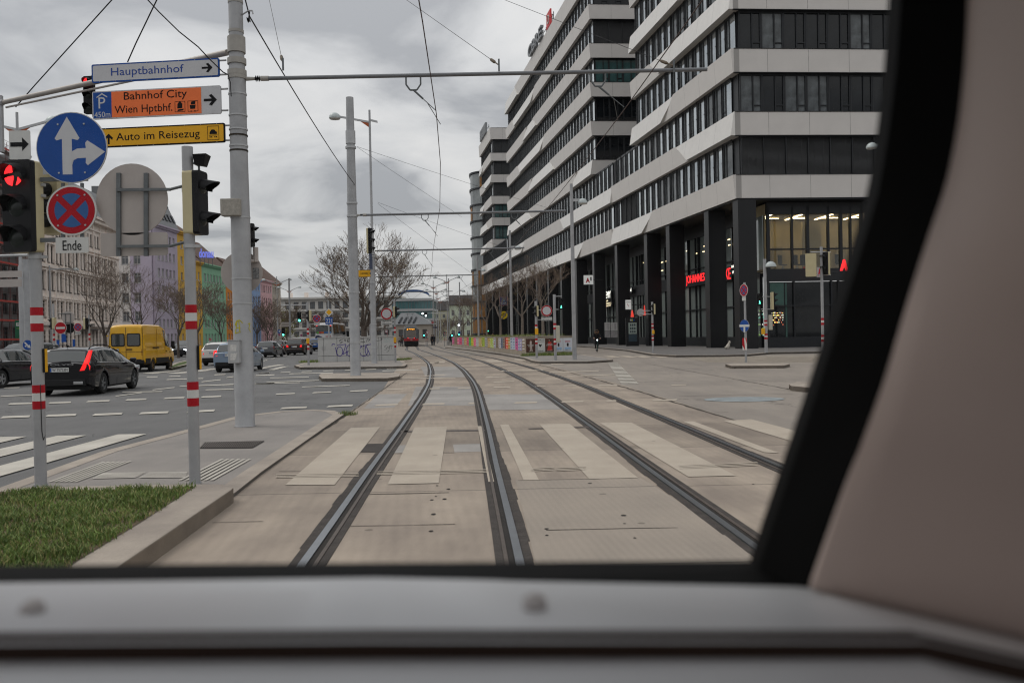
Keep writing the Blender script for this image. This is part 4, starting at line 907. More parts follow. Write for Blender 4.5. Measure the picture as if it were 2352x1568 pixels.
# rounded glass tower beyond the banded blocks
E = thing('glass_tower', 'tall tower with rounded glass corners and amber panels beyond the banded blocks', 'glass tower', (-9, 240, 0)); W0 = E.location
def rfoot(r): return [(x - 2.6, y + 250) for x, y in rrect(17 + 2 * r, 24 + 2 * r, 6 + r, 6)]
gm2 = mat('pale_tower_glass', (0.22, 0.235, 0.235), 0.06, 0.3, 0.4, 0.15, spec=0.8); am = mat('amber_wood_panel', (0.25, 0.12, 0.035), 0.5, 0, 0.5, 0.6)
b = MB(); b.slab(rfoot(-.3), 0, 46); b.build('glazing', gm2, E, world=W0)
b = MB()
for i in range(11): b.slab(rfoot(0), 1.6 + i * 4.45, 2.1 + i * 4.45)
b.slab(rfoot(-1), 46.1, 46.6); b.build('floor_slab', fram, E, world=W0)
b = MB(); ft = rfoot(-.22); rnd = random.Random(5)
for i in range(10):
    for j in range(len(ft)):
        if rnd.random() < (.75 if i < 4 else .22):
            a, c = ft[j], ft[(j + 1) % len(ft)]; d = V(c[0] - a[0], c[1] - a[1], 0)
            if d.length < 4: b.ob(V(a[0], a[1], 2.2 + i * 4.45), d * .7, V(0, 0, 3.8), V(0, .06, 0))
b.build('amber_panel', am, E, world=W0)
b = MB()
for x in (-7, -5, -3): b.tube((x, 241, 46), (x, 241, 49), .12, n=5)
b.tube((-7, 241, 49), (-3, 241, 49), .12, n=5); b.tube((-7, 241, 47.5), (-3, 241, 47.5), .1, n=5); b.build('roof_rig', steel, E, world=W0)
# roof letters on the banded blocks
def roofsign(name, label, s, k, z, w, h, m, board=None):
    o = BK(k) + NL * .05; E = thing(name, label, 'roof sign', V(o.x, o.y, z)); b = MB()
    for i in range(4): q = DL * (w * i / 3) - NL * .4; b.tube(q - V(0, 0, .4), q + V(0, 0, h * .8), .07, n=5)
    b.tube(-NL * .3, DL * w - NL * .3, .08, n=5); b.tube(-NL * .3 + V(0, 0, h * .6), DL * w - NL * .3 + V(0, 0, h * .6), .06, n=5); b.build('frame', steel, E)
    if board: b = MB(); b.prism([(0, 0), (w, 0), (w, h), (0, h)], DL * w, -DL, ZA, -.1, .12); b.build('board', board, E); text(s, DL * w + NL * .12, -DL, ZA, w * .5, h * .6, m, E, at=(w * .25, h * .2), d0=0, d1=.1)
    else: text(s, DL * w, -DL, ZA, w, h, m, E, d0=0, d1=.5, bold=.02)
roofsign('roof_letters', 'grey capital roof letters on the second banded block', 'CBRE', 70.5, 48.7, 11.5, 1.9, mat('grey_letters', (.20, .21, .22), .4, .3, 0))
roofsign('roof_sign', 'red square roof sign next to the grey roof letters', 'O', 65.0, 48.8, 3.0, 2.3, whitep, mat('red_sign_board', (.55, .03, .035), .5, 0, .1))
roofsign('roof_letters', 'small dark roof letters on the lowest banded block', 'IIIIIIIII', 136, 48.9, 10, 2.4, mat('grey_letters', (.20, .21, .22), .4, .3, 0))
# ================================================================== TREES (bare, early spring)
bark = mat('bare_bark', (0.095, 0.076, 0.063), 0.9, 0, 0.3, 3); twig = mat('brown_twigs', (0.15, 0.112, 0.088), 0.9, 0, 0.3, 2); bud = mat('yellow_buds', (0.20, 0.16, 0.055), 0.8, 0, 0.3, 2)
bark2 = mat('pale_bark', (0.16, 0.135, 0.115), 0.9, 0, 0.3, 4)
def make_tree(H, trunk_h, r0, spread, seed, depth=6, tilt=.55, nb=4, buds=0.0, twr=.012, bm=None, up=.35, shrink=.74):
    rnd = random.Random(seed); T = MB(); C = MB(); tips = []
    def limb(p, d, L, r, dep):
        mb = T if dep >= depth - 1 and dep > 3 else C; mb.mi = 0 if dep > 2 else 1
        n = 3 if dep > 1 else 2; q = p; r1 = r
        for i in range(n):
            d = (d + V(rnd.gauss(0, .13), rnd.gauss(0, .13), rnd.gauss(0, .08) + up * .12)).normalized(); e = q + d * (L / n); r2 = max(twr, r1 * .86)
            mb.tube(q, e, r1, r2, 5 if dep > 3 else 3, False); q, r1 = e, r2
            if dep > 0 and i and rnd.random() < .75:
                a = rnd.uniform(0, 6.28); sd = (d + V(math.cos(a), math.sin(a), rnd.uniform(-.2, .5)) * .8).normalized(); limb(q, sd, L * rnd.uniform(.45, .7), max(twr, r1 * .5), dep - 2 if dep > 1 else 0)
        if dep > 0:
            for i in range(2 if rnd.random() < .65 else 3):
                a = rnd.uniform(0, 6.28); sd = (d + V(math.cos(a), math.sin(a), .15) * tilt * rnd.uniform(.5, 1.2)).normalized(); limb(q, sd, L * shrink * rnd.uniform(.8, 1.15), max(twr, r1 * .7), dep - 1)
        else: tips.append(q)
    T.mi = 0
    p0 = V(0, 0, 0); q = p0; segs = 4
    for i in range(segs):
        e = V(rnd.gauss(0, .02), rnd.gauss(0, .02), trunk_h * (i + 1) / segs); T.tube(q, e, r0 * (1.25 if i == 0 else 1.0) * (1 - .05 * i), r0 * (1 - .05 * (i + 1)), 9, False); q = e
    L0 = (H - trunk_h) * (1 - shrink) / (1 - shrink ** (depth + 1)) * 1.25
    for i in range(nb):
        a = 6.28 * i / nb + rnd.uniform(-.4, .4); t = spread * rnd.uniform(.6, 1.15); limb(q - V(0, 0, rnd.uniform(0, trunk_h * .18)), V(math.cos(a) * t, math.sin(a) * t, 1).normalized(), L0 * rnd.uniform(.85, 1.15), r0 * .55, depth - 1)
    limb(q, V(.05, .02, 1).normalized(), L0, r0 * .6, depth - 1)
    if buds:
        C.mi = 2
        for t in tips:
            if rnd.random() < buds:
                a = rnd.uniform(0, 6.28); s = rnd.uniform(.03, .06); u = V(math.cos(a), math.sin(a), rnd.uniform(-.5, .5)) * s; w = V(-math.sin(a), math.cos(a), .6) * s * .6
                C.quad(t - w, t + u, t + w, t - u)
    return T, C, bm or bark
def plant_tree(spec, name, label, loc, group, sc=1.0, rz=0.0):
    T, C, bm = spec; t = thing(name, label, 'tree', loc, rz, group); T.build('trunk', [bm, twig], t); C.build('crown', [bm, twig, bud], t); t.scale = (sc, sc, sc); return t
big = make_tree(9.6, 2.7, .30, 1.0, 12, 7, .62, 6, .55, .010, up=.3, shrink=.78)
plant_tree(big, 'bare_tree', 'big spreading bare tree with yellow buds behind the graffiti cabinet', (-11.9, 70, 0.12), None, .9)
A_ = make_tree(9.4, 2.3, .17, 1.0, 21, 6, .62, 4, .2, .009, up=.22, shrink=.78); B_ = make_tree(6.2, 2.0, .11, .7, 33, 6, .6, 4, .15, .010, shrink=.77)
ta = plant_tree(A_, 'bare_tree', 'tall bare street tree just left of the yellow van', (-39.7, 85, 0.0), 'bare street trees before the houses')
g1 = 'bare street trees before the houses'
copy_thing(ta, (-40.9, 96, 0), 2.1, 'bare street tree in front of the lilac side wall', .93, g1)
tb = plant_tree(B_, 'bare_tree', 'slender bare tree on the grass strip beside the yellow van', (-29.5, 77, .12), g1)
copy_thing(tb, (-30.7, 85, .1), 1.2, 'bare tree behind the right striped pole, before the yellow houses', 1.15, g1)
copy_thing(tb, (-33.4, 100, .1), 2.4, 'bare tree in front of the green house', 1.05, g1)
copy_thing(tb, (-34.6, 109, .1), 3.7, 'bare tree in front of the orange house', .95, g1)
copy_thing(tb, (-35.1, 120, .1), 4.6, 'bare tree just right of the big mast, before the blue house', 1.15, g1)
copy_thing(tb, (-36.8, 131, .1), .6, 'bare tree in front of the pink house', 1.15, g1)
copy_thing(tb, (-36.4, 141, .1), 5.3, 'bare tree in front of the beige end house', 1.1, g1)
C_ = make_tree(5.6, 1.9, .12, .85, 47, 6, .6, 3, .1, .006, bm=bark2, shrink=.76)
g2 = 'bare trees rising from the postered planter'
tc_ = plant_tree(C_, 'planter_tree', 'bare planter tree nearest the front posters', (2.4, 66.5, 1.32), g2)
for (x, y), lb, sc in (((.9, 73), 'bare planter tree behind the tall single lamp post', 1.05), ((-1.1, 85), 'bare planter tree beside the round yellow sign', 1.05), ((-2.75, 97), 'fourth bare planter tree counted from the front posters', 1.05), ((-5.2, 113), 'bare planter tree next to last, near the black coated walker', 1.0), ((-6.9, 124), 'farthest bare planter tree, near the end of the postered wall', 1.0)):
    copy_thing(tc_, (x, y, 1.32), x * 2, lb, sc, g2)
D_ = make_tree(7, .8, .14, 1.1, 61, 6, .7, 5, .5, .02, shrink=.75); g3 = 'bushy trees far up the street'
td = plant_tree(D_, 'bushy_tree', 'bushy bare tree left of the far traffic lights', (-58, 210, 0), g3, 1.1)
for (x, y), lb, sc in (((-52, 235), 'bushy bare tree below the white apartment block', 1.2), ((-46, 225), 'bushy bare tree left of the white coach', 1.1), ((-41, 260), 'bushy bare tree behind the white coach', 1.0), ((-17, 262), 'bushy bare tree in front of the mint house', 1.0), ((-22, 270), 'bushy bare tree in front of the cream house', .9)):
    copy_thing(td, (x, y, 0), y, lb, sc, g3)
lf = mat('spring_yellow_green', (0.16, 0.15, 0.025), 0.8, 0, 0.4, 3); t = thing('leafy_tree', 'yellow green leafing tree beside the beige end house', 'tree', (-62, 236, 0))
b = MB(); b.tube((0, 0, 0), (0, 0, 3), .2, .12, 6); b.build('trunk', bark, t); b = MB(); rnd = random.Random(3)
for i in range(1400):
    c = V(rnd.gauss(0, 1.6), rnd.gauss(0, 1.6), 5.2 + rnd.gauss(0, 2.0)); u = V(rnd.gauss(0, 1), rnd.gauss(0, 1), rnd.gauss(0, 1)).normalized() * .22; w = u.orthogonal().normalized() * .16; b.quad(c - u, c + w, c + u, c - w)
b.build('crown', lf, t)
# ================================================================== VEHICLES
tyre = mat('tyre_rubber', (0.018, 0.018, 0.018), 0.85, 0, 0.2, 8); rimm = mat('alloy_rim', (0.30, 0.305, 0.31), 0.4, 0.35, 0.1); rimd = mat('dark_alloy_rim', (0.16, 0.165, 0.17), 0.4, 0.3, 0.1)
trimb = mat('black_trim', (0.012, 0.012, 0.013), 0.55, 0, 0.15, 4, spec=.25); cglass = mat('car_glass', (0.03, 0.036, 0.036), 0.02, 0, 0, spec=0.9); chrome = mat('chrome_trim', (0.55, 0.55, 0.56), 0.15, 0.95, 0)
tail_off = mat('tail_lens', (0.20, 0.012, 0.012), 0.15, 0, 0.1); headl = mat('headlamp_glass', (0.45, 0.47, 0.5), 0.1, 0.3, 0.1); platew = mat('number_plate_white', (0.62, 0.62, 0.60), 0.5, 0, 0.05); plateb = mat('number_plate_text', (0.02, 0.02, 0.025), 0.5, 0, 0)
def carpaint(n, c, metal=.3, rough=.25): return mat(n, c, rough, metal, 0.06, 1.5, spec=.2, coat=.6)
WM = {}
def wheel_meshes(R, w, rm, spokes=5):
    key = (R, w, rm.name)
    if key in WM: return WM[key]
    a = MB(); a.lathe([(R * .62, -w / 2), (R * .9, -w / 2), (R, -w / 2 + .03), (R, w / 2 - .03), (R * .9, w / 2), (R * .62, w / 2), (R * .60, w / 2 - .06)], (0, 0, 0), (1, 0, 0), 24, cap=False)
    b = MB(); b.mi = 1; b.lathe([(R * .6, -.03), (R * .6, .03)], (0, 0, 0), (1, 0, 0), 20); b.mi = 0
    b.lathe([(R * .66, w / 2 - .05), (R * .66, w / 2 - .005), (R * .58, w / 2 - .01), (R * .58, w / 2 - .05)], (0, 0, 0), (1, 0, 0), 20, cap=False); b.lathe([(R * .16, .0), (R * .14, w / 2 - .02)], (0, 0, 0), (1, 0, 0), 10)
    for i in range(spokes):
        t = 6.2832 * i / spokes; c, s = math.cos(t), math.sin(t); u = V(0, c, s); v = V(0, -s, c)
        b.ob(u * R * .1 - v * R * .10 + V(w / 2 - .06, 0, 0), u * R * .54, v * R * .20, V(.04, 0, 0))
    x, y = a.build('tyre', tyre, smooth=True), b.build('rim', [rm, trimb]); WM[key] = (x.data, y.data); bpy.data.objects.remove(x); bpy.data.objects.remove(y); return WM[key]
def ip(xs): return lambda y: float(np.interp(y, [a for a, _ in xs], [c for _, c in xs]))
def make_car(name, label, cat, loc, rz, paint_, L=4.6, W=1.84, top=None, belt=None, base=.24, wb=(0.95, 3.7), R=.33, roofw=.56, rear=None, wind=None, side=None, plan=None, tails=(), lit=True, plate=None, rim=None, rails=False, front=False, hl_on=False, bump=None, chromeline=False, group='cars waiting and driving at the crossing', hl=True, spokes=5, mirrors=True):
    """local frame: x right, y forward with the tail at 0, z up"""
    E = thing(name, label, cat, loc, rz, group)
    topf, beltf = ip(top), ip(belt); planf = ip(plan or [(0, .90), (.25, .98), (.7, 1), (L - .9, 1), (L - .3, .93), (L, .74)])
    hwmax = W / 2
    ysr = sorted(set([round(v, 3) for v in np.linspace(0, L, 46)] + [round(w_ + d, 3) for w_ in wb for d in np.linspace(-R - .08, R + .08, 17)] + [round(a, 3) for a, _ in top]))
    ysr = [y for i, y in enumerate(ysr) if 0 <= y <= L]
    RA_ = R + .06
    def sect(y):
        hw = hwmax * planf(y); zt, zs = topf(y), beltf(y); zs = min(zs, zt - .03); cab = max(0.0, min(1.0, (zt - zs) / .45)); hr = hw * (1 - cab) * .86 + cab * (hw * .5 + hwmax * roofw * .5 * 1.0)
        hr = (hw - .10) * (1 - cab) + (hwmax * (.5 + roofw * .5) - .06) * cab if cab < 1 else hwmax * (.5 + roofw * .5) - .06
        hr = min(hr, hw - .05)
        zb = base + (max(0, .35 - y) * .35 if y < .35 else 0) + (max(0, y - L + .35) * .3)
        for w_ in wb:
            d = abs(y - w_)
            if d < RA_: zb = max(zb, R + math.sqrt(RA_ * RA_ - d * d))
        zl = lambda z: max(z, zb + .002)
        P_ = [(hw - .05, zb), (hw - .012, zl(zb + .015)), (hw + .004, zl(.5)), (hw + .010, zl(.5 * (zs + .5))), (hw - .004, zl(zs - .07)), (hw - .03, max(zs, zb + .02))]
        x5, z5 = P_[-1]; z6 = zt - .07 * cab - .012 * (1 - cab)
        P_ += [(x5 + (hr - x5) * .33, z5 + (z6 - z5) * .36), (x5 + (hr - x5) * .70, z5 + (z6 - z5) * .72), (hr, z6), (hr - .07, zt - .018), (hr * .6, zt + .006), (hr * .25, zt + .016)]
        return [(x, max(z, zb)) for x, z in P_]
    secs = [sect(y) for y in ysr]; k = len(secs[0]); b = MB(); vs = []
    for y, s in zip(ysr, secs): vs += [V(-x, y, z) for x, z in s] + [V(x, y, z) for x, z in s[::-1]]
    n = 2 * k; fs = []
    for i in range(len(ysr) - 1):
        for j in range(n - 1): fs.append((i * n + j, (i + 1) * n + j, (i + 1) * n + j + 1, i * n + j + 1))
        fs.append((i * n + n - 1, (i + 1) * n + n - 1, (i + 1) * n, i * n))
    fs.append(tuple(range(n))); fs.append(tuple(range(len(ysr) * n - 1, (len(ysr) - 1) * n - 1, -1)))
    b.add(vs, fs); body = b.build('body', paint_, E, smooth=True)
    u = MB(); u.box((0, L / 2, base + .05), (W * .84, L * .93, .2)); 
    for w_ in wb: u.box((0, w_, .46), (W * .74, 2 * R + .1, .5))
    u.build('underbody', trimb, E)
    def patch(nm, y0, y1, f0, f1, o, m, both=True, steps=14, kk=(5, 8)):
        for sg in ((-1, 1) if both else (1,)):
            p = MB(); rows = []
            for y in np.linspace(y0, y1, steps):
                s = sect(float(y)); (xa, za), (xb, zb_) = s[kk[0]], s[kk[1]]
                if zb_ - za < .05: continue
                c0, c1 = V(sg * xa, y, za), V(sg * xb, y, zb_); nn = V(sg * (zb_ - za), 0, -(xb - xa)).normalized() * o
                rows.append((c0.lerp(c1, f0) + nn, c0.lerp(c1, f1) + nn))
            for (a, c), (a2, c2) in zip(rows[:-1], rows[1:]): p.quad(*( (a, a2, c2, c) if sg > 0 else (a, c, c2, a2)))
            if p.v: p.build(nm, m, E, smooth=False)
    for (y0, y1) in side or (): patch('side_window', y0, y1, .10, .90, .012, cglass)
    if side and W < 2.2:
        for y in [a - .03 for a, _ in side[1:]] + [side[-1][1] - .12, max(.3, wb[0] + R + .1)]: patch('door_gap', y - .009, y + .009, 0.0, 1.0, .012, trimb, steps=2, kk=(1, 4))
    if chromeline and side: patch('window_trim', side[0][0] - .05, side[-1][1] + .05, .0, .075, .016, chrome)
    def slope(nm, y0, y1, m, o, w0=.9, w1=.92):
        p = MB(); rows = []
        for y in np.linspace(y0, y1, 7):
            s = sect(float(y)); x, z = s[8][0], s[8][1] + .03; zt = topf(float(y)) + .012
            rows.append((V(-x * w0, y + o[0], zt + o[1] - .02), V(0, y + o[0], zt + o[1]), V(x * w0, y + o[0], zt + o[1] - .02)))
        for a, c in zip(rows[:-1], rows[1:]): p.quad(a[0], a[1], c[1], c[0]); p.quad(a[1], a[2], c[2], c[1])
        p.build(nm, m, E)
    if rear: slope('rear_window', *rear, cglass, (-.012, .014))
    if wind: slope('windscreen', *wind, cglass, (.012, .014), .95)
    ry = lambda z: float(np.interp(z, [c for a, c in top[:6] if a < L * .3], [a for a, c in top[:6] if a < L * .3])) if z > top[0][1] else 0.0
    for pl in tails:                              # tail lamps hug the rear corners
        for sg in (-1, 1):
            q = MB(); f_ = [V(sg * x, ry(z) - .022 + max(0, abs(x) - hwmax * .78) * .35, z) for x, z in pl]; bk = [p + V(0, .12, 0) for p in f_]
            if sg < 0: f_, bk = f_[::-1], bk[::-1]
            m_ = len(pl); q.add(f_ + bk, [tuple(range(m_)), tuple(range(2 * m_ - 1, m_ - 1, -1))] + [(i, m_ + i, m_ + (i + 1) % m_, (i + 1) % m_) for i in range(m_)])
            q.build('tail_light', red_soft if lit else tail_off, E)
    if hl:
        for sg in (-1, 1):
            q = MB(); q.box((sg * hwmax * .70, L - .10, .72), (.34, .14, .15)); q.build('headlight', white_on if hl_on else headl, E, bevel=.03)
    bb = MB(); bb.box((0, -.015, base + .17), (W * .80, .07, .20)); bb.box((0, L + .0, base + .12), (W * .62, .05, .2)); bb.build('bumper_trim', trimb if not bump else bump, E, bevel=.02)
    if plate:
        zz = plate[1]; q = MB(); q.box((0, ry(zz) - .03, zz), (.54, .02, .125)); pm = q.build('number_plate', platew, E)
        q = MB(); q.box((-.245, ry(zz) - .042, zz), (.045, .006, .115)); q.build('blue_band', bluep, pm)
        text(plate[0], V(-.2, ry(zz) - .04, zz - .042), XA, ZA, .44 if len(plate[0]) > 4 else .09 * len(plate[0]), .085, plateb, pm, d0=.0, d1=.006)
    rm = rim or rimm; tm, rmm = wheel_meshes(R, .21, rm, spokes)
    for w_ in wb:
        for sg in (-1, 1):
            w = bpy.data.objects.new('wheel', None); COL.objects.link(w); w.parent = E; w.location = (sg * (hwmax - .125), w_, R); w.rotation_euler = (0, 0, 0 if sg > 0 else math.pi)
            for nm, me in (('tyre', tm), ('rim', rmm)): o = bpy.data.objects.new(nm, me); COL.objects.link(o); o.parent = w
    if mirrors:
        ym = (wind[0] if wind else L * .68) + .05 - (.15 if wind and wind[1] > wind[0] else 0); ym = (wind[1] if wind else L * .7) - .12
        for sg in (-1, 1):
            q = MB(); q.box((sg * (hwmax + .10), ym, beltf(ym) + .09), (.2, .12, .15)); q.build('mirror', trimb if name == 'van' else paint_, E, bevel=.04)
    if rails:
        q = MB()
        ra, rb_ = (side[0][0] + .15, side[-1][1] - .65)
        for sg in (-1, 1):
            x = sect(L * .4)[9][0]; pts = [(sg * x, y, topf(y) + (.06 if 0 < i < 5 else .0)) for i, y in enumerate(np.linspace(ra, rb_, 6))]; q.path(pts, .018, 5)
        q.build('roof_rail', rails if rails is not True else trimb, E)
    q = MB()
    for sg in (-1, 1):
        for y in ((side[0][1] + .1 if side else 1.6), (side[-1][1] - .55 if side else 2.6)): q.box((sg * (hwmax + .012), y - .3, beltf(y) - .16), (.03, .2, .03))
    q.build('door_handle', paint_ if name != 'van' else trimb, E)
    return E
def wagon_prof(L=4.63, H=1.46):
    return dict(top=[(0, .98), (.10, 1.02), (.30, 1.28), (.42, H - .06), (.75, H - .01), (1.6, H + .02), (2.4, H - .01), (2.9, 1.34), (3.55, 1.02), (3.75, .96), (4.3, .84), (L, .66)],
                belt=[(0, .96), (.6, .98), (2.2, .94), (3.5, .90), (4.2, .80), (L, .62)])
blackcar = carpaint('black_car_paint', (0.006, 0.006, 0.008), .0, .12)
p0 = dict(L=4.63, W=1.87, wb=(.98, 3.76), R=.335)
pr = wagon_prof()
E = make_car('estate_car', 'black estate car with tall lit tail lights between the two striped poles', 'car', (-13.6, 26.15, 0), math.radians(5), blackcar, **p0, **pr, rear=(.09, .36), wind=(2.62, 3.42), side=((.55, 1.12), (1.2, 2.0), (2.08, 3.1)), plate=('W 75723M', .80), rim=rimd, chromeline=True, rails=True,
    tails=([(.58, .76), (.86, .78), (.86, .90), (.81, .98), (.69, .98)], [(.69, .985), (.81, .985), (.775, 1.37), (.715, 1.37)]), lit=True)
text('VOLVO', V(-.42, -.03, .93), XA, ZA, .84, .055, chrome, E, d0=.0, d1=.012, name='emblem_lettering')
b = MB()
for sg in (-1, 1): b.box((sg * .55, -.055, .40), (.28, .03, .085))
b.build('exhaust_tip', chrome, E, bevel=.01)
b = MB(); b.tube((0, .6, 1.47), (0, .5, 1.56), .02, .008); b.build('aerial', trimb, E)
b = MB(); b.tube((-.25, .055, 1.02), (.3, .06, 1.05), .014); b.build('wiper', trimb, E)
def sedan(H=1.44, L=4.7): return dict(top=[(0, .98), (.1, 1.0), (.55, 1.05), (1.15, H - .1), (1.5, H - .01), (2.2, H), (2.7, H - .05), (3.0, 1.30), (3.7, .98), (4.3, .85), (L, .66)], belt=[(0, .95), (1, .96), (2.4, .93), (3.6, .90), (4.2, .80), (L, .62)])
E = make_car('saloon_car', 'dark saloon car half cut off at the left picture edge', 'car', (-19.75, 31.2, 0), math.radians(-1.5), carpaint('dark_car_paint', (0.008, 0.009, 0.011), .0, .14), L=4.7, W=1.84, wb=(.95, 3.76), R=.335, **sedan(), rear=(.6, 1.12), wind=(2.8, 3.6), side=((1.0, 2.05), (2.12, 3.25)), plate=None, tails=([(.55, .76), (.9, .76), (.9, .92), (.55, .9)],), lit=False, chromeline=True)
suv = dict(top=[(0, 1.02), (.06, 1.06), (.26, 1.45), (.38, 1.62), (.8, 1.68), (2.0, 1.70), (2.6, 1.66), (3.0, 1.45), (3.6, 1.12), (4.3, 1.0), (4.7, .74)], belt=[(0, 1.04), (2.2, 1.03), (3.5, 1.0), (4.3, .92), (4.7, .7)])
ms = dict(L=4.7, W=1.92, wb=(.95, 3.8), R=.37)
make_car('suv', 'dark grey car facing us behind the left saloon', 'car', (-28.0, 53, 0), math.radians(170), carpaint('grey_dark_paint', (.035, .037, .04)), **ms, **suv, rear=(.08, .30), wind=(2.72, 3.5), side=((.6, 1.3), (1.38, 2.2), (2.28, 3.1)), rails=True, hl_on=False)
# yellow high-roof van
yv = carpaint('yellow_van_paint', (0.62, 0.335, 0.008), .0, .35)
vt = [(0, 2.36), (.04, 2.44), (.2, 2.52), (.8, 2.54), (3.0, 2.53), (3.6, 2.40), (4.05, 2.05), (4.6, 1.30), (5.0, 1.18), (5.25, .95)]
E = make_car('van', 'bright yellow high roof van with dark rear door windows', 'van', (-20.35, 45.9, 0), math.radians(4), yv, L=5.25, W=1.95, wb=(1.25, 4.25), R=.34, base=.42, roofw=.72, top=vt, belt=[(0, 1.25), (3.5, 1.25), (4.5, 1.16), (5.25, .9)], plan=[(0, .97), (.1, 1), (4.2, 1), (4.9, .95), (5.25, .82)], side=((3.35, 4.25),), wind=(4.08, 4.58), tails=([(.80, .88), (.96, .88), (.96, 1.22), (.80, 1.22)],), lit=False, rim=mat('brass_rim', (.25, .17, .09), .4, .6, .2), hl=True, group='cars waiting and driving at the crossing')
for sg in (-1, 1):
    f = MB(); f.prism(rrect(.60, .58, .07), V(sg * .40, -.012, 1.72), XA, ZA, 0, .02); w = f.build('rear_window', cglass, E)
    f = MB(); f.prism(rrect(.70, .68, .09), V(sg * .40, -.012, 1.72), XA, ZA, 0, .012); f.build('window_seal', trimb, w)
b = MB(); b.box((0, -.006, 1.45), (.014, .02, 1.85)); b.box((-.86, -.006, 1.45), (.012, .02, 1.8)); b.box((.86, -.006, 1.45), (.012, .02, 1.8)); b.box((0, -.006, 1.08), (1.7, .016, .012)); b.build('door_gap', trimb, E)
b = MB(); b.box((.16, -.03, 1.22), (.3, .05, .05)); b.build('handle', trimb, E)
b = MB(); b.lathe([(.075, -.02), (.075, .02)], (-.42, -.012, 1.2), (0, 1, 0), 14); b.build('badge', chrome, E)
b = MB(); b.box((0, -.05, .55), (1.86, .16, .2)); b.build('rear_bumper', trimb, E, bevel=.03)
for z in (1.95, 1.25):
    b = MB(); b.box((.93, -.015, z), (.08, .06, .07)); b.box((-.93, -.015, z), (.08, .06, .07)); b.build('hinge', yv, E)
b = MB()
for sg in (-1, 1):
    b.box((sg * .985, 2.75, .58), (.03, 2.1, .28)); b.box((sg * .985, .42, .58), (.03, .7, .28)); b.box((sg * .982, 1.72, 1.28), (.02, 1.0, .06))
b.build('side_rubbing_strip', trimb, E)
b = MB()
for sg in (-1, 1):
    for y0, y1 in ((.35, 1.75), (1.95, 3.1)):
        for q in ((y0, y1, 2.02, 2.035), (y0, y1, 1.33, 1.345)): b.box((sg * .972, (q[0] + q[1]) / 2, (q[2] + q[3]) / 2), (.02, q[1] - q[0], .015))
    b.box((sg * .975, 1.86, 1.45), (.02, .014, 1.7)); b.box((sg * .975, 3.22, 1.45), (.02, .014, 1.7))
b.build('panel_crease', mat('yellow_shadow_gap', (.28, .14, .006), .5, 0, 0), E)
b = MB()
for sg in (-1, 1): b.box((sg * 1.12, 4.15, 1.45), (.2, .12, .36))
b.build('mirror', trimb, E, bevel=.04)
# lane of cars ahead
hatch = lambda H, L: dict(top=[(0, .96), (.08, 1.0), (.34, H - .12), (.5, H - .03), (1.2, H), (2.0, H - .02), (2.5, H - .14), (L - 1.05, .98), (L - .5, .86), (L, .64)], belt=[(0, .94), (1.8, .92), (L - 1.1, .9), (L - .5, .8), (L, .6)])
hk = dict(L=4.25, W=1.72, wb=(.82, 3.42), R=.31)
E = make_car('hatchback', 'light blue hatchback with a tow bar, partly behind the big mast', 'car', (-14.0, 43.1, 0), math.radians(4), carpaint('ice_blue_paint', (.21, .27, .35), .35, .3), **hk, **hatch(1.47, 4.25), rear=(.09, .36), wind=(2.3, 3.15), side=((.45, .95), (1.02, 1.75), (1.82, 2.8)), plate=('W 62866G', .86), tails=([(.58, .82), (.80, .78), (.80, 1.08), (.66, 1.12)],), lit=True)
b = MB(); b.tube((0, .1, .42), (0, -.14, .42), .03); b.lathe([(.03, 0), (.05, .05), (.03, .1)], (0, -.14, .40), (0, 0, 1), 10); b.build('tow_bar', trimb, E)
wp = wagon_prof(4.6, 1.46)
make_car('estate_car', 'white estate car with silver roof rails left of the light blue hatchback', 'car', (-18.9, 55.2, 0), math.radians(3), carpaint('white_car_paint', (.62, .61, .59), 0, .3), **p0, **wp, rear=(.09, .36), wind=(2.62, 3.42), side=((.55, 1.12), (1.2, 2.0), (2.08, 3.1)), plate=('W 40', .82), rails=galv2, tails=([(.62, .72), (.92, .72), (.9, .98), (.72, 1.0)],), lit=True)
lane = [('hatchback', 'grey hatchback just right of the big mast', -21.9, 77, hk, hatch(1.46, 4.25), carpaint('mid_grey_paint', (.115, .12, .13)), False, 2.5, 'W'),
        ('hatchback', 'dark red hatchback behind the grey one, brake lights on', -24.2, 89, hk, hatch(1.5, 4.25), carpaint('dark_red_paint', (.028, .008, .010)), True, 2, None),
        ('saloon_car', 'dark grey saloon left of the brown car', -27.2, 104, dict(L=4.7, W=1.84, wb=(.95, 3.76), R=.335), sedan(), carpaint('slate_paint', (.05, .052, .055)), True, 1, 'W'),
        ('suv', 'big brown car with a pale number plate beside the thin striped pole', -21.4, 85.5, ms, suv, carpaint('brown_paint', (.052, .033, .026)), True, 1, 'W'),
        ('suv', 'silver white car roof showing behind the dark grey saloon', -29.0, 116, ms, suv, carpaint('silver_paint', (.42, .42, .41)), False, 1, None),
        ('hatchback', 'blue car half behind the graffiti cabinet', -25.2, 111, hk, hatch(1.6, 4.25), carpaint('bright_blue_paint', (.015, .075, .27)), False, 1, 'W')]
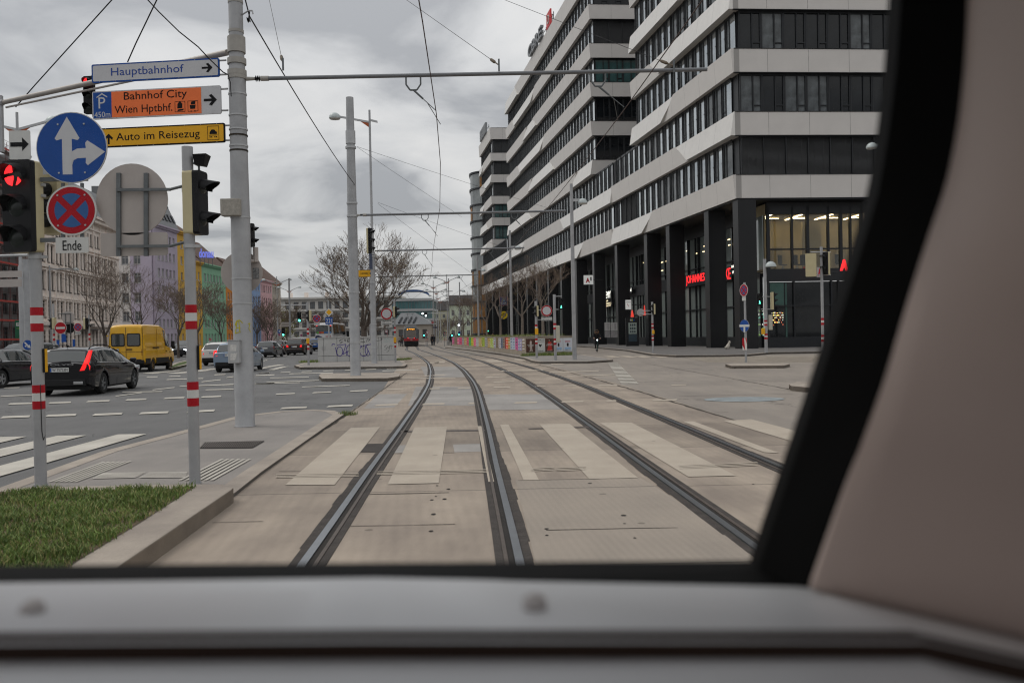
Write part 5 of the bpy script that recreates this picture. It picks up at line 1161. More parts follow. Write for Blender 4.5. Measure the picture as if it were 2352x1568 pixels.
for nm, lb, x, y, dims, prof, pm, lit, rz, pl in lane:
    kw = dict(rear=(.09, .36), wind=(2.3, 3.15), side=((.45, .95), (1.02, 1.75), (1.82, 2.8)))
    if nm == 'suv': kw = dict(rear=(.08, .30), wind=(2.72, 3.5), side=((.6, 1.3), (1.38, 2.2), (2.28, 3.1)))
    if nm == 'saloon_car': kw = dict(rear=(.6, 1.12), wind=(2.8, 3.6), side=((1.0, 2.05), (2.12, 3.25)))
    tl = [(.55, .80), (.84, .78), (.84, 1.0), (.60, 1.0)]
    E = make_car(nm, lb, 'car', (x, y, 0), math.radians(rz), pm, **dims, **prof, **kw, lit=lit, plate=(pl, .84) if pl else None, tails=(tl,))
    if 'brown' in lb: b = MB(); b.box((0, -.03, .62), (1.5, .04, .04)); b.build('chrome_strip', chrome, E)
make_car('suv', 'dark oncoming car with one white headlight beyond the grass strip', 'car', (-34.2, 93, 0), math.radians(184), carpaint('dark_car_paint', (0.008, 0.009, 0.011)), **ms, **suv, rear=(.08, .30), wind=(2.72, 3.5), side=((.6, 1.3), (1.38, 2.2), (2.28, 3.1)), hl_on=True)
# coach
wv = carpaint('white_coach_paint', (.60, .60, .60), 0, .3)
E = make_car('coach', 'white coach with blue blobs and coloured window strip behind the cabinet', 'coach', (-26.0, 120.5, 0), 0.02, wv, L=11.5, W=2.5, wb=(3, 9), R=.5, base=.4, roofw=.8, top=[(0, 3.1), (.05, 3.5), (.3, 3.75), (5, 3.8), (11, 3.7), (11.5, 3.0)], belt=[(0, 1.9), (11, 1.9), (11.5, 1.6)], plan=[(0, .97), (.3, 1), (11, 1), (11.5, .95)], side=((.8, 10.6),), hl=False, mirrors=True, group='large vehicles in the traffic')
b = MB(); b.prism(rrect(2.15, 1.15, .15), V(0, -.02, 2.85), XA, ZA, 0, .02); w = b.build('rear_window', cglass, E)
cs = [(.10, .35, .05), (.45, .05, .05), (.55, .12, .03), (.05, .14, .35), (.07, .17, .4), (.1, .22, .42)]
for i, c in enumerate(cs): b = MB(); b.box((-.85 + i * .34, -.045, 2.42), (.33, .01, .22)); b.build('window_sticker', mat('sticker_%s' % 'abcdef'[i], c, .5, 0, 0), w)
b = MB(); bl = mat('coach_blue', (.012, .02, .08), .4, 0, .1)
b.prism([(x * .8 - y * .25, y * .8 + x * -.3) for x, y in circ(.32, 18)] and [(.45 * math.cos(t) , .22 * math.sin(t) - .18 * math.cos(t)) for t in np.linspace(0, 6.28, 20)[:-1]], V(-.55, -.02, 1.75), XA, ZA, 0, .02); b.prism([(.2 * math.cos(t), .26 * math.sin(t)) for t in np.linspace(0, 6.28, 16)[:-1]], V(-1.0, -.02, 1.75), XA, ZA, 0, .02); b.build('blue_blob', bl, E)
rt = mat('coach_red_letters', (.42, .03, .03), .5, 0, 0); text('REITER', V(.25, -.02, 1.78), XA, ZA, .75, .2, rt, E, d0=0, d1=.02); text('REISEN', V(.25, -.02, 1.52), XA, ZA, .75, .2, rt, E, d0=0, d1=.02)
b = MB()
for x in (-.95, .95): b.box((x, -.05, 3.35), (.16, .04, .12))
b.build('marker_light', red_soft, E)
b = MB(); b.box((1.5, 10.8, 2.2), (.35, .2, .9)); b.build('mirror', trimb, E, bevel=.05)
# tram ahead
ux, uy = tx(141), 141; hd = math.atan2(tx(141) - tx(165), 24)
E = thing('tram', 'red and grey low floor tram seen from behind on the curving track', 'tram', (ux, uy, .02), hd)
tg_ = carpaint('tram_grey', (.28, .285, .29), .2, .3); tr_ = carpaint('tram_red', (.36, .012, .018), 0, .3); W_, H_ = 2.4, 3.3
b = MB(); b.prism([(-1.2, .25), (1.2, .25), (1.22, 1.6), (1.1, 2.9), (.8, 3.2), (0, 3.32), (-.8, 3.2), (-1.1, 2.9), (-1.22, 1.6)], (0, 0, 0), XA, ZA, -30, 0)
b.build('body', tg_, E, bevel=.06)
b = MB(); b.prism([(-1.16, .9), (1.16, .9), (1.17, 1.28), (-1.17, 1.28)], (0, 0, 0), XA, ZA, 0, .03); b.prism([(-.85, .9), (.85, .9), (.85, 1.28), (-.85, 1.28)], (0, 0, 0), XA, ZA, .03, .06); b.build('red_band', tr_, E)
b = MB(); b.prism([(-1.1, .1), (1.1, .1), (1.14, .88), (-1.14, .88)], (0, 0, 0), XA, ZA, 0, .04); b.build('apron', trimb, E)
b = MB(); b.prism([(-.80, 1.5), (.80, 1.5), (.76, 2.95), (-.76, 2.95)], (0, 0, 0), XA, ZA, 0, .04); b.build('rear_window', mat('tram_window', (.16, .13, .11), .08, 0, .3, .8, spec=.7), E)
b = MB()
for sg in (-1, 1): b.prism([(sg * .82, 1.0), (sg * 1.2, 1.0), (sg * 1.14, 2.8), (sg * .80, 2.95)] if sg > 0 else [(-1.2, 1.0), (-.82, 1.0), (-.80, 2.95), (-1.14, 2.8)], (0, 0, 0), XA, ZA, -.002, .02)
b.build('corner_glass', cglass, E)
b = MB(); b.prism([(-.72, 2.62), (.72, 2.62), (.72, 2.95), (-.72, 2.95)], (0, 0, 0), XA, ZA, .04, .06); d_ = b.build('display', blackf, E); text('D', V(-.66, -.06, 2.66), XA, ZA, .18, .24, amber_on, d_, d0=0, d1=.02); text('Absberggasse', V(-.36, -.06, 2.69), XA, ZA, .95, .2, amber_on, d_, d0=0, d1=.02)
for sg in (-1, 1): b = MB(); b.box((sg * .62, -.06, 1.36), (.3, .05, .14)); b.build('tail_light', trimb, E); b = MB(); b.box((sg * .52, -.09, 1.36), (.13, .03, .11)); b.build('tail_light', red_on, E)
text('122', V(-.16, -.07, 1.02), XA, ZA, .32, .16, whitep, E, d0=0, d1=.01)
b = MB(); b.ob(V(-.9, 0, 3.18), V(1.8, 0, 0), V(0, 28, 0), V(0, 0, .3)); b.build('roof_fairing', tg_, E)
b = MB(); b.tube((-.5, 9, 3.5), (-.2, 10, 4.6), .03); b.tube((.5, 9, 3.5), (.2, 10, 4.6), .03); b.tube((-.2, 10, 4.6), (-.45, 8.8, 5.55), .025); b.tube((.2, 10, 4.6), (.45, 8.8, 5.55), .025); b.tube((-.75, 8.8, 5.56), (.75, 8.8, 5.56), .035); b.build('pantograph', steel, E)
# ================================================================== POLES, SIGNS, SIGNALS, OVERHEAD LINE
def banded_pole(label, base, h, r, bands, name='striped_pole', group='poles with red and white bands', rz=0):
    E = thing(name, label, 'pole', base, rz, group); b = MB(); b.tube((0, 0, 0), (0, 0, h), r, r, 20); b.tube((0, 0, 0), (0, 0, .02), r * 1.15, r * 1.15, 20); b.build('post', galv, E, smooth=True)
    for i, (z0, z1, c) in enumerate(bands): q = MB(); q.tube((0, 0, z0), (0, 0, z1), r + .0025, r + .0025, 20); q.build('reflective_band', redp if c == 'r' else whitep, E, smooth=True)
    return E
def bands(*zs, d=.087): return [(z + i * d, z + (i + 1) * d, 'rwr'[i]) for z in zs for i in range(3)]
PA = G(94, 1115, .045); PB = G(448, 1111, .045); sA = 2000 / PA.y
EA = banded_pole('striped steel pole carrying the blue arrow sign at the left', PA, 3.42, .061, bands(.835, 1.675))
EB = banded_pole('striped steel pole carrying the backs of two signs, left of the big mast', PB, 3.62, .058, bands(.84, 1.665))
for E, m_ in ((EA, 1), (EB, 1)):
    b = MB(); b.box((.073, 0, 1.36), (.024, .045, .26)); bx = b.build('push_button_box', blackp, E, bevel=.008); b = MB(); b.box((.089, .004, 1.36), (.008, .04, .25)); b.build('yellow_cover', yellowp, bx)
b = MB()
for z in (1.0, .9): pass
b.path([(.045, -.045, 1.1), (.05, -.045, .6), (.056, -.03, .5), (.06, 0, .55)], .004, 4); b.build('cable', wirem, EA)
def clamp(E, z, r, m=None): b = MB(); b.tube((0, 0, z - .02), (0, 0, z + .02), r + .008, r + .008, 16); b.box((r + .03, 0, z), (.06, .05, .03)); b.build('clamp', m or galv2, E)
def local(E, p): return p - E.location
def round_sign(name, label, c, r, layers, cat='road sign', rz=0.0, group=None, t=.012, screws=()):
    """c centre; layers: list of (polygon, material, depth step)"""
    E = thing(name, label, cat, c, rz, group); b = MB(); b.prism(circ(r, 40), (0, .005, 0), XA, ZA, -t, 0); b.build('plate', backp, E); d = .0
    for nm, polys, m in layers:
        d += .002; b = MB()
        for pl in polys: b.prism(pl, (0, .005, 0), XA, ZA, 0, d)
        b.build(nm, m, E)
    if screws: b = MB(); [b.lathe([(.011, 0), (.009, .006)], (x, .005 - d, z), (0, -1, 0), 8) for x, z in screws]; b.build('screw', galv2, E)
    return E
def no_stop(name, label, c, r, rz=0.0, group='no stopping signs'):
    k = r / .26; w = .033 * k; ri = .175 * k; L = []
    for a in range(4):
        a0 = math.radians(45 + 90 * a); off_ = math.asin(w / ri); ar = circ(ri, 9, a0=a0 + off_, a1=a0 + math.pi / 2 - off_); tip = (math.cos(a0 + math.pi / 4) * w * 1.414, math.sin(a0 + math.pi / 4) * w * 1.414); L.append([tip] + ar)
    return round_sign(name, label, c, r, (('white_rim', [circ(r * .995, 40)], whitep), ('red_ring', [circ(r * .925, 40)], redp), ('blue_quadrant', L, bluep2)), rz=rz, group=group, screws=((-.14 * k, .155 * k), (.14 * k, .155 * k), (-.14 * k, -.155 * k), (.14 * k, -.155 * k)))
def plate_sign(name, label, c, w, h, lines, m=whitep, lm=blackf, rz=0, cat='sign', border=None, rr=.012, group=None, t=.012):
    E = thing(name, label, cat, c, rz, group); b = MB(); b.prism(rrect(w, h, rr), (0, 0, 0), XA, ZA, -t, 0); b.build('plate', m if not border else border, E)
    if border: b = MB(); b.prism(rrect(w - .05, h - .05, rr), (0, 0, 0), XA, ZA, 0, .002); b.build('field', m, E)
    for s, x, y, tw, th in lines: text(s, (0, -.002 if border else 0, 0), XA, ZA, tw, th, lm, E, at=(x, y), d0=0, d1=.004)
    return E
YA = PA.y - .10
# blue straight-or-right arrow sign
c = P(164, 339, YA); r = 81.5 / 2000 * YA; k = r / .365
arrow1 = [(-.044, -.265), (.044, -.265), (.044, .005 * 0 + .29 - .19), (.115, .10), (.12, .085), (.13, .10), (0, .32), (-.13, .10), (-.12, .085), (-.115, .10), (-.044, .10)]
arrow1 = [(x * k - .045 * k, y * k) for x, y in [(-.05, -.275), (.05, -.275), (.05, .09), (.11, .075), (.13, .095), (.005, .315), (-.125, .095), (-.105, .075), (-.05, .09)]]
arrow2 = [(x * k, y * k) for x, y in [(.003, -.185), (.02, -.13), (.06, -.112), (.148, -.108), (.143, -.16), (.165, -.185), (.345, -.05), (.165, .07), (.143, .045), (.148, -.008), (.06, -.012), (.003, -.04)]]
round_sign('mandatory_sign', 'big round blue sign with white straight and right arrows', c, r, (('white_rim', [circ(r * .995, 40)], whitep), ('blue_field', [circ(r * .975, 40)], bluep), ('white_arrow', [arrow1, arrow2], greyp)), screws=((-.14, .25), (.14, .25), (-.14, -.27), (.14, -.27)))
no_stop('no_stopping_sign', 'large red and blue no stopping sign under the blue arrow sign', P(164, 483, YA), 58 / 2000 * YA)
plate_sign('supplementary_plate', 'white plate reading Ende below the no stopping sign', P(165.5, 563, YA), 75 / 2000 * YA, 36 / 2000 * YA, (('Ende', -.1, -.055, .2, .105),), whitep)
b = MB(); W0 = EA.location
for x in (143, 187): b.ob(P(x, 420, YA + .02) - V(.014, 0, 0), V(.028, 0, 0), V(0, .03, 0), P(x, 560, YA + .02) - P(x, 420, YA + .02))
for y in (417, 556):
    p = P(92, y, YA + .05); q = P(200, y - 2, YA + .055); b.ob(p, q - p, V(0, .03, 0), V(0, 0, .045))
b.build('sign_bracket', steel, EA, world=W0)
for y in (450, 425, 590): clamp(EA, P(92, y, PA.y).z - PA.z, .061)
# left signal with red arrow, arrow board above, cream backboard behind
def lens(b, c, r, nrm, visor=.2, n=18):
    pass
def signal(label, c, w, h, n=3, rz=0.0, lit=None, visor=.2, back=True, col=None, group='traffic signals', name='traffic_light', sym=None, litm=None):
    """signal head: c is the middle of its front face, facing -y before rz"""
    E = thing(name, label, 'traffic light', c, rz, group); b = MB(); b.prism(rrect(w, h, .03), (0, 0, 0), XA, ZA, -.07, 0); b.build('housing', blackp, E)
    if back: b = MB(); b.prism(rrect(w * 1.0, h * 1.0, .03), (0, .071, 0), XA, ZA, -.11, 0); b.build('back_cover', col or cream, E)
    s = h / n; r = min(w, s) * .36
    for i in range(n):
        z = h / 2 - s * (i + .5); on = lit == i
        b = MB(); b.lathe([(r, 0), (r * .8, .015), (r * .3, .03)], (0, 0, z), (0, -1, 0), 18); L = b.build('lens', (litm or red_on) if on and not sym else lens_off, E, smooth=True)
        if on and sym == 'arrow':
            b = MB(); o = (0, -.031, z); q = r * 1.0; b.prism([(x, y) for x, y in circ(q, 20, a0=math.radians(100), a1=math.radians(172))] + [(-q * .1, q * .22)], o, XA, ZA, 0, .004)
            b.prism(circ(q, 16, a0=math.radians(195), a1=math.radians(262)) + [(0, -q * .35), (q * .02, -q * .1), (-q * .5, -q * .12)], o, XA, ZA, 0, .004); b.prism(circ(q, 10, a0=math.radians(285), a1=math.radians(325)) + [(q * .5, -q * .2)], o, XA, ZA, 0, .004)
            b.build('lit_arrow', red_on, L)
        if on and sym == 'man':
            b = MB(); o = (0, -.031, z); b.prism(circ(r * .2, 10, cy=r * .6), o, XA, ZA, 0, .004); b.prism([(-r * .3, -r * .1), (-r * .15, r * .4), (r * .15, r * .4), (r * .3, -r * .1), (r * .12, 0), (r * .4, -r * .8), (r * .15, -r * .8), (0, -r * .25), (-r * .25, -r * .8), (-r * .45, -r * .75), (-r * .12, 0)], o, XA, ZA, 0, .004); b.build('lit_figure', litm or green_on, L)
        if visor:
            b = MB(); a0, a1 = math.radians(-20), math.radians(200); m_ = 14
            for j in range(m_):
                t0, t1 = a0 + (a1 - a0) * j / m_, a0 + (a1 - a0) * (j + 1) / m_; d0 = visor * (.35 + .65 * max(0, math.sin(max(0, min(math.pi, t0))))) ; d1 = visor * (.35 + .65 * max(0, math.sin(max(0, min(math.pi, t1)))))
                R_ = r * 1.12; p0, p1 = V(R_ * math.cos(t0), 0, z + R_ * math.sin(t0)), V(R_ * math.cos(t1), 0, z + R_ * math.sin(t1)); dn = V(0, 0, -visor * .22)
                b.quad(p0, p1, p1 + V(0, -d1, 0) + dn * (d1 / visor), p0 + V(0, -d0, 0) + dn * (d0 / visor)); b.quad(p1 * 1.0 + V(0, 0, 0), p0, p0 + V(0, -d0, 0) + dn * (d0 / visor) + V(0, 0, .004), p1 + V(0, -d1, 0) + dn * (d1 / visor) + V(0, 0, .004))
            b.build('visor', blackp, E)
    return E
sc = lambda px, Y: px / 2000 * Y
Y0 = PA.y - .12
signal('large traffic light showing a red arrow at the left edge', P(38, 473, Y0), sc(78, Y0), sc(210, Y0), 3, math.radians(-14), 0, .17, sym='arrow')
E = plate_sign('direction_board', 'white board with black right arrow above the red signal', P(45, 333, Y0), sc(48, Y0), sc(66, Y0), (), whitep)
a_ = sc(1, Y0); b = MB(); b.prism([(-21 * a_, -4 * a_), (6 * a_, -4 * a_), (6 * a_, -14 * a_), (21 * a_, 1.5 * a_), (6 * a_, 17 * a_), (6 * a_, 6 * a_), (-21 * a_, 6 * a_)], (0, 0, 0), XA, ZA, 0, .003); b.build('black_arrow', blackf, E)
b = MB(); b.tube(P(45, 362, Y0 + .02), P(45, 372, Y0 + .02), .018); q = P(72, 360, PA.y); b.tube(q, P(20, 366, Y0 + .08), .012); b.build('bracket', steel, EA, world=EA.location)
b = MB(); c = P(118, 470, PA.y + .25); E = thing('traffic_light', 'cream back of a signal head behind the no stopping sign', 'traffic light', c, math.radians(160), 'traffic signals'); b.prism(rrect(sc(58, c.y), sc(135, c.y), .03), (0, 0, 0), XA, ZA, -.05, .1); b.build('housing', cream, E)
b = MB()
for dz in (.16, -.02, -.18): b.tube((0, .05, dz), (0, .2, dz - .02), .075, .08, 14)
b.build('visor', blackp, E)
# backs of the two signs on pole B
c = P(303, 458, PB.y + .06); r = sc(82, c.y); E = thing('round_sign_back', 'large round sign seen from its grey back with two rails', 'road sign', c); b = MB(); b.prism(circ(r, 40), (0, 0, 0), XA, ZA, -.012, 0); b.build('plate', backp, E); W0 = c
b = MB()
for x in (271, 334): p = P(x, 397, c.y - .03); q = P(x, 588, c.y - .03); b.ob(p - V(.02, 0, 0), V(.044, 0, 0), V(0, .028, 0), q - p)
b.build('rail', steel, E, world=W0); b = MB()
for y in (439, 569): p = P(266, y, c.y - .06); q = P(390, y - 1, c.y - .06); b.ob(p, q - p, V(0, .026, 0), V(0, 0, .03)); e_ = P(426, y - 13, PB.y); b.tube(q + V(0, .01, .015), e_, .016)
b.build('bracket', steel, E, world=W0)
c2 = P(308, 561, PB.y + .06); E = thing('rectangular_sign', 'grey back of a rectangular plate below the round sign back', 'road sign', c2); b = MB(); b.prism(rrect(sc(154, c2.y), sc(53, c2.y), .03), (0, 0, 0), XA, ZA, -.012, 0); b.build('plate', backp, E)
for y in (437, 566): clamp(EB, P(430, y, PB.y).z - PB.z, .058)
c = P(467, 466, PB.y + .02); E = signal('cream and black signal seen from its side on the right striped pole', c, sc(46, c.y) * 1.0, sc(145, c.y), 2, math.radians(82), None, .19)
c = P(463, 370, PB.y); E = thing('signal_hood', 'black funnel hood on a bracket at the top of the right striped pole', 'signal', c); b = MB(); b.add([V(-.06, -.05, -.04), V(.04, -.05, -.06), V(.04, .05, -.06), V(-.06, .05, -.04), V(-.07, -.08, .06), V(.075, -.08, .065), V(.075, .08, .065), V(-.07, .08, .06)], [(0, 3, 2, 1), (4, 5, 6, 7), (0, 1, 5, 4), (1, 2, 6, 5), (2, 3, 7, 6), (3, 0, 4, 7)]); b.build('hood', blackp, E)
b = MB(); b.tube(V(-.16, 0, .02), V(-.03, 0, -.05), .012); b.tube((-.03, 0, -.05), (-.03, 0, -.13), .012); b.build('bracket', steel, E)
# ---- the big mast
MB0 = G(563, 978, .045); mz = MB0.y
EM = thing('catenary_mast', 'big tapered grey steel mast beside the three direction signs', 'mast', MB0, 0, 'overhead line masts'); b = MB(); b.lathe([(.185, 0), (.17, .03), (.168, 3.6), (.15, 5.2), (.15, 6.2), (.125, 6.75), (.122, 9)], (0, 0, 0), (0, 0, 1), 32); b.build('shaft', galv, EM, smooth=True)
zt = lambda y: P(555, y, mz).z - MB0.z
b = MB()
for y, r_, h in ((104, .15, .28), (142, .158, .10), (168, .16, .09), (178, .157, .07), (5, .126, .05), (73, .126, .05)): z = zt(y); b.tube((0, 0, z - h / 2), (0, 0, z + h / 2), r_ + .006, r_ + .006, 28)
b.build('collar', mat('weathered_collar', (.33, .315, .29), .6, .2, .15, 6), EM, smooth=True)
b = MB()
for y, r_ in ((217, .156), (266, .158), (298, .159), (336, .16), (500, .17), (640, .172), (697, .172)): z = zt(y); b.tube((0, 0, z - .014), (0, 0, z + .014), r_ + .004, r_ + .004, 28)
b.build('band', galv2, EM, smooth=True)
b = MB()
for y in (312, 347): z = zt(y); b.tube((0, 0, z - .013), (0, 0, z + .013), .1625, .1625, 28)
b.build('tape_mark', mat('old_tape', (.035, .028, .02), .9, 0, .5, 12), EM)
b = MB(); b.prism([(-.17, -.15), (.17, -.15), (.17, .15), (-.17, .15)], (-.1, -.17, zt(480)), XA, ZA, -.1, .1); b.build('junction_box', mat('aged_box', (.32, .30, .265), .7, .1, .25, 20), EM, bevel=.012)
b = MB(); b.box((-.09, -.2, zt(807)), (.2, .16, .40)); bx = b.build('control_box', galv2, EM, bevel=.008)
b = MB(); b.box((-.09, -.2, zt(807) + .205), (.22, .18, .012)); b.build('lid', galv2, bx); b = MB()
stk = mat('torn_sticker', (.55, .54, .52), .7, 0, .3, 40)
b.prism([(-.07, .02), (.05, .01), (.06, .12), (-.06, .13)], (-.09, -.281, zt(807)), XA, ZA, 0, .002); b.prism([(-.06, -.14), (.03, -.15), (.07, -.02), (-.05, -.03)], (-.09, -.281, zt(807)), XA, ZA, 0, .002); b.build('sticker', stk, bx)
# yellow graffiti A on the mast
b = MB(); yg = mat('yellow_spray', (.45, .40, .02), .7, 0, .3, 20)
def onmast(pts, w, r=.1715):
    for (x0, y0), (x1, y1) in zip(pts[:-1], pts[1:]):
        for i in range(4):
            qs = []
            for f in (i / 4, (i + 1) / 4):
                x, y = x0 + (x1 - x0) * f, y0 + (y1 - y0) * f
                for s_ in (-w, w):
                    px, pz = (x + (s_ if abs(y1 - y0) >= abs(x1 - x0) else 0)) , y + (s_ if abs(y1 - y0) < abs(x1 - x0) else 0); a = px / r; qs.append(V(r * math.sin(a), -r * math.cos(a), pz))
            b.quad(qs[0], qs[1], qs[3], qs[2])
g0 = zt(750); onmast([(-.10, .12), (-.06, .2), (.0, .21), (.05, .16)], .012); onmast([(-.05, .19), (-.10, -.02), (-.02, .0)], .009); onmast([(-.02, .19), (.0, -.01)], .009); onmast([(-.08, .08), (.01, .08)], .008); onmast([(.14, .14), (.19, .16), (.16, .06), (.2, .0)], .008)
for i, q in enumerate(b.v): b.v[i] = (q[0], q[1], q[2] + g0 - .1)
b.build('spray_tag', yg, EM)
c = P(555, 626, mz + .22); r = sc(48, c.y); E = thing('round_sign_back', 'round grey sign back strapped behind the big mast', 'road sign', c); b = MB(); b.prism(circ(r, 36), (0, 0, 0), XA, ZA, -.012, 0); b.build('plate', backp, E)
b = MB(); b.prism([(-.06, -.1), (.06, -.1), (.06, .1), (-.06, .1)], (.26, 0, -.02), XA, ZA, 0, .003); b.build('sticker', mat('black_white_sticker', (.2, .2, .2), .6, 0, .9, 30), E)
c = P(581, 540, mz + .2); E = signal('small signal head poking out behind the big mast', c, .13, sc(54, c.y), 2, math.radians(75), None, .12)
b = MB(); b.tube((.2, .2, zt(600)), (.2, .2, zt(566)), .05); b.tube((.0, .1, zt(598)), (.2, .2, zt(598)), .03); b.build('signal_arm', backp, EM)
# three direction signs
def dirsign(name, label, y, lx, ly0, ly1, rx, ry0, ry1, m, border, extra):
    rY = mz - .06; lY = mz + .18; p = P(lx, ly1, lY); q = P(rx, ry1, rY); ax = V(q.x - p.x, q.y - p.y, 0); w = ax.length; ax.normalize(); h = P(rx, ry0, rY).z - q.z; o = V(p.x, p.y, q.z)
    E = thing(name, label, 'direction sign', o, 0, 'direction signs on the big mast'); b = MB(); b.prism([(x + w / 2, y_ + h / 2) for x, y_ in rrect(w, h, .03)], (0, 0, 0), ax, ZA, -.03, 0); b.build('panel', border, E)
    if m: b = MB(); b.prism([(x + w / 2, y_ + h / 2) for x, y_ in rrect(w - .05, h - .05, .02)], (0, 0, 0), ax, ZA, 0, .002); b.build('field', m, E)
    extra(E, ax, w, h)
    b = MB()
    for f in (.12, .88): b.tube(ax * w + V(0, .03, h * f), ax * (w + .12) + V(0, .03, h * f), .018)
    for i in range(8):
        for z in (.012, h - .012): b.lathe([(.007, 0), (.006, .004)], ax * (w * (i + .5) / 8) + V(0, 0, z) + ax.cross(ZA) * .002, ax.cross(ZA), 6)
    b.build('bracket', galv2, E); return E
def arrow_r(E, o, ax, L, m, up=False, n=.003):
    pl = [(0, -.09), (.62, -.09), (.40, -.34), (.60, -.42), (1, 0), (.60, .42), (.40, .34), (.62, .09), (0, .09)]
    if up: pl = [(-y, x) for x, y in pl]
    b = MB(); b.prism([(x * L, y * L) for x, y in pl], o, ax, ZA, 0, n); b.build('arrow', m, E)
bl_t = mat('blue_sign_text', (.018, .055, .26), .5, 0, .05)
def ex1(E, ax, w, h): text('Hauptbahnhof', ax.cross(ZA) * .002, ax, ZA, w * .57, h * .56, bl_t, E, at=(w * .155, h * .20), d0=0, d1=.003); arrow_r(E, ax * (w * .865) + V(0, 0, h * .5) + ax.cross(ZA) * .002, ax, .20, blackf)
dirsign('direction_sign', 'white sign with blue rim reading Hauptbahnhof', 0, 211, 152, 194, 504, 133, 176, greyp, bluep, ex1)
def ex2(E, ax, w, h):
    n = ax.cross(ZA) * .002
    b = MB(); b.prism([(.02, .02), (w * .152, .02), (w * .152, h - .02), (.02, h - .02)], n, ax, ZA, 0, .001); b.build('blue_field', bluep, E); b = MB(); b.prism([(w * .152, .02), (w * .85, .02), (w * .85, h - .02), (w * .152, h - .02)], n, ax, ZA, 0, .001); b.build('orange_field', orangep, E)
    n = n * 1.6; text('P', n, ax, ZA, .13, .2, greyp, E, at=(w * .05, h * .38), d0=0, d1=.003); text('450m', n, ax, ZA, w * .125, h * .2, greyp, E, at=(w * .016, h * .06), d0=0, d1=.003)
    b = MB(); b.prism([(w * .036, h * .80), (w * .078, h * .93), (w * .12, h * .80), (w * .12, h * .755), (w * .078, h * .875), (w * .036, h * .755)], n, ax, ZA, 0, .003); b.build('roof_symbol', greyp, E)
    text('Bahnhof City', n, ax, ZA, w * .49, h * .36, blackf, E, at=(w * .25, h * .56), d0=0, d1=.003); text('Wien Hptbhf.', n, ax, ZA, w * .45, h * .36, blackf, E, at=(w * .175, h * .09), d0=0, d1=.003)
    b = MB()
    for x in (.645, .745):
        x0, x1, y0, y1 = w * x, w * (x + .08), h * .12, h * .5; t = .008
        for q in ((x0, y0, x1, y0 + t), (x0, y1 - t, x1, y1), (x0, y0, x0 + t, y1), (x1 - t, y0, x1, y1)): b.prism([(q[0], q[1]), (q[2], q[1]), (q[2], q[3]), (q[0], q[3])], n, ax, ZA, 0, .002)
    X, Y_ = w * .685, h * .31; b.prism([(X - .05, Y_ - .03), (X + .04, Y_ - .03), (X + .045, Y_ + .05), (X, Y_ + .1), (X - .045, Y_ + .05)], n, ax, ZA, 0, .002); b.prism([(X - .05, Y_ - .08), (X - .04, Y_ - .05), (X + .07, Y_ - .04), (X + .06, Y_ - .07)], n, ax, ZA, 0, .002)
    X = w * .785; b.prism([(X - .06, Y_ + .02), (X + .05, Y_ + .02), (X + .04, Y_ - .05), (X - .05, Y_ - .05)], n, ax, ZA, 0, .002); b.prism([(X - .04, Y_ + .03), (X + .04, Y_ + .03), (X + .05, Y_ + .09), (X - .03, Y_ + .08)], n, ax, ZA, 0, .002); b.prism(circ(.014, 8, X - .035, Y_ - .09), n, ax, ZA, 0, .002); b.prism(circ(.014, 8, X + .035, Y_ - .09), n, ax, ZA, 0, .002); b.build('pictogram', blackf, E)
    arrow_r(E, ax * (w * .87) + V(0, 0, h * .5) + n, ax, .24, blackf)
dirsign('direction_sign', 'orange car park sign reading Bahnhof City with blue P panel', 0, 213, 211, 276, 508, 196, 261, None, greyp, ex2)
def ex3(E, ax, w, h):
    n = ax.cross(ZA) * .002; text('Auto im Reisezug', n, ax, ZA, w * .66, h * .52, blackf, E, at=(w * .145, h * .2), d0=0, d1=.003); arrow_r(E, ax * (w * .085) + V(0, 0, h * .16) + n, ax, .19, blackf, up=True)
    b = MB(); x0, x1, y0, y1, t = w * .865, w * .955, h * .14, h * .86, .008
    for q in ((x0, y0, x1, y0 + t), (x0, y1 - t, x1, y1), (x0, y0, x0 + t, y1), (x1 - t, y0, x1, y1)): b.prism([(q[0], q[1]), (q[2], q[1]), (q[2], q[3]), (q[0], q[3])], n, ax, ZA, 0, .002)
    X, Y_ = (x0 + x1) / 2, h * .5; b.prism([(X - .07, Y_ - .02), (X + .07, Y_ - .02), (X + .07, Y_ + .015), (X + .045, Y_ + .03), (X + .02, Y_ + .06), (X - .03, Y_ + .06), (X - .065, Y_ + .02)], n, ax, ZA, 0, .002); b.prism([(X - .08, Y_ - .045), (X + .08, Y_ - .045), (X + .08, Y_ - .035), (X - .08, Y_ - .035)], n, ax, ZA, 0, .002); [b.prism(circ(.012, 8, X + d, Y_ - .07), n, ax, ZA, 0, .002) for d in (-.06, -.03, .03, .06)]; b.build('pictogram', blackf, E)
dirsign('direction_sign', 'yellow sign with black rim reading Auto im Reisezug', 0, 226, 300, 343, 517, 282, 327, yellowp, blackf, ex3)
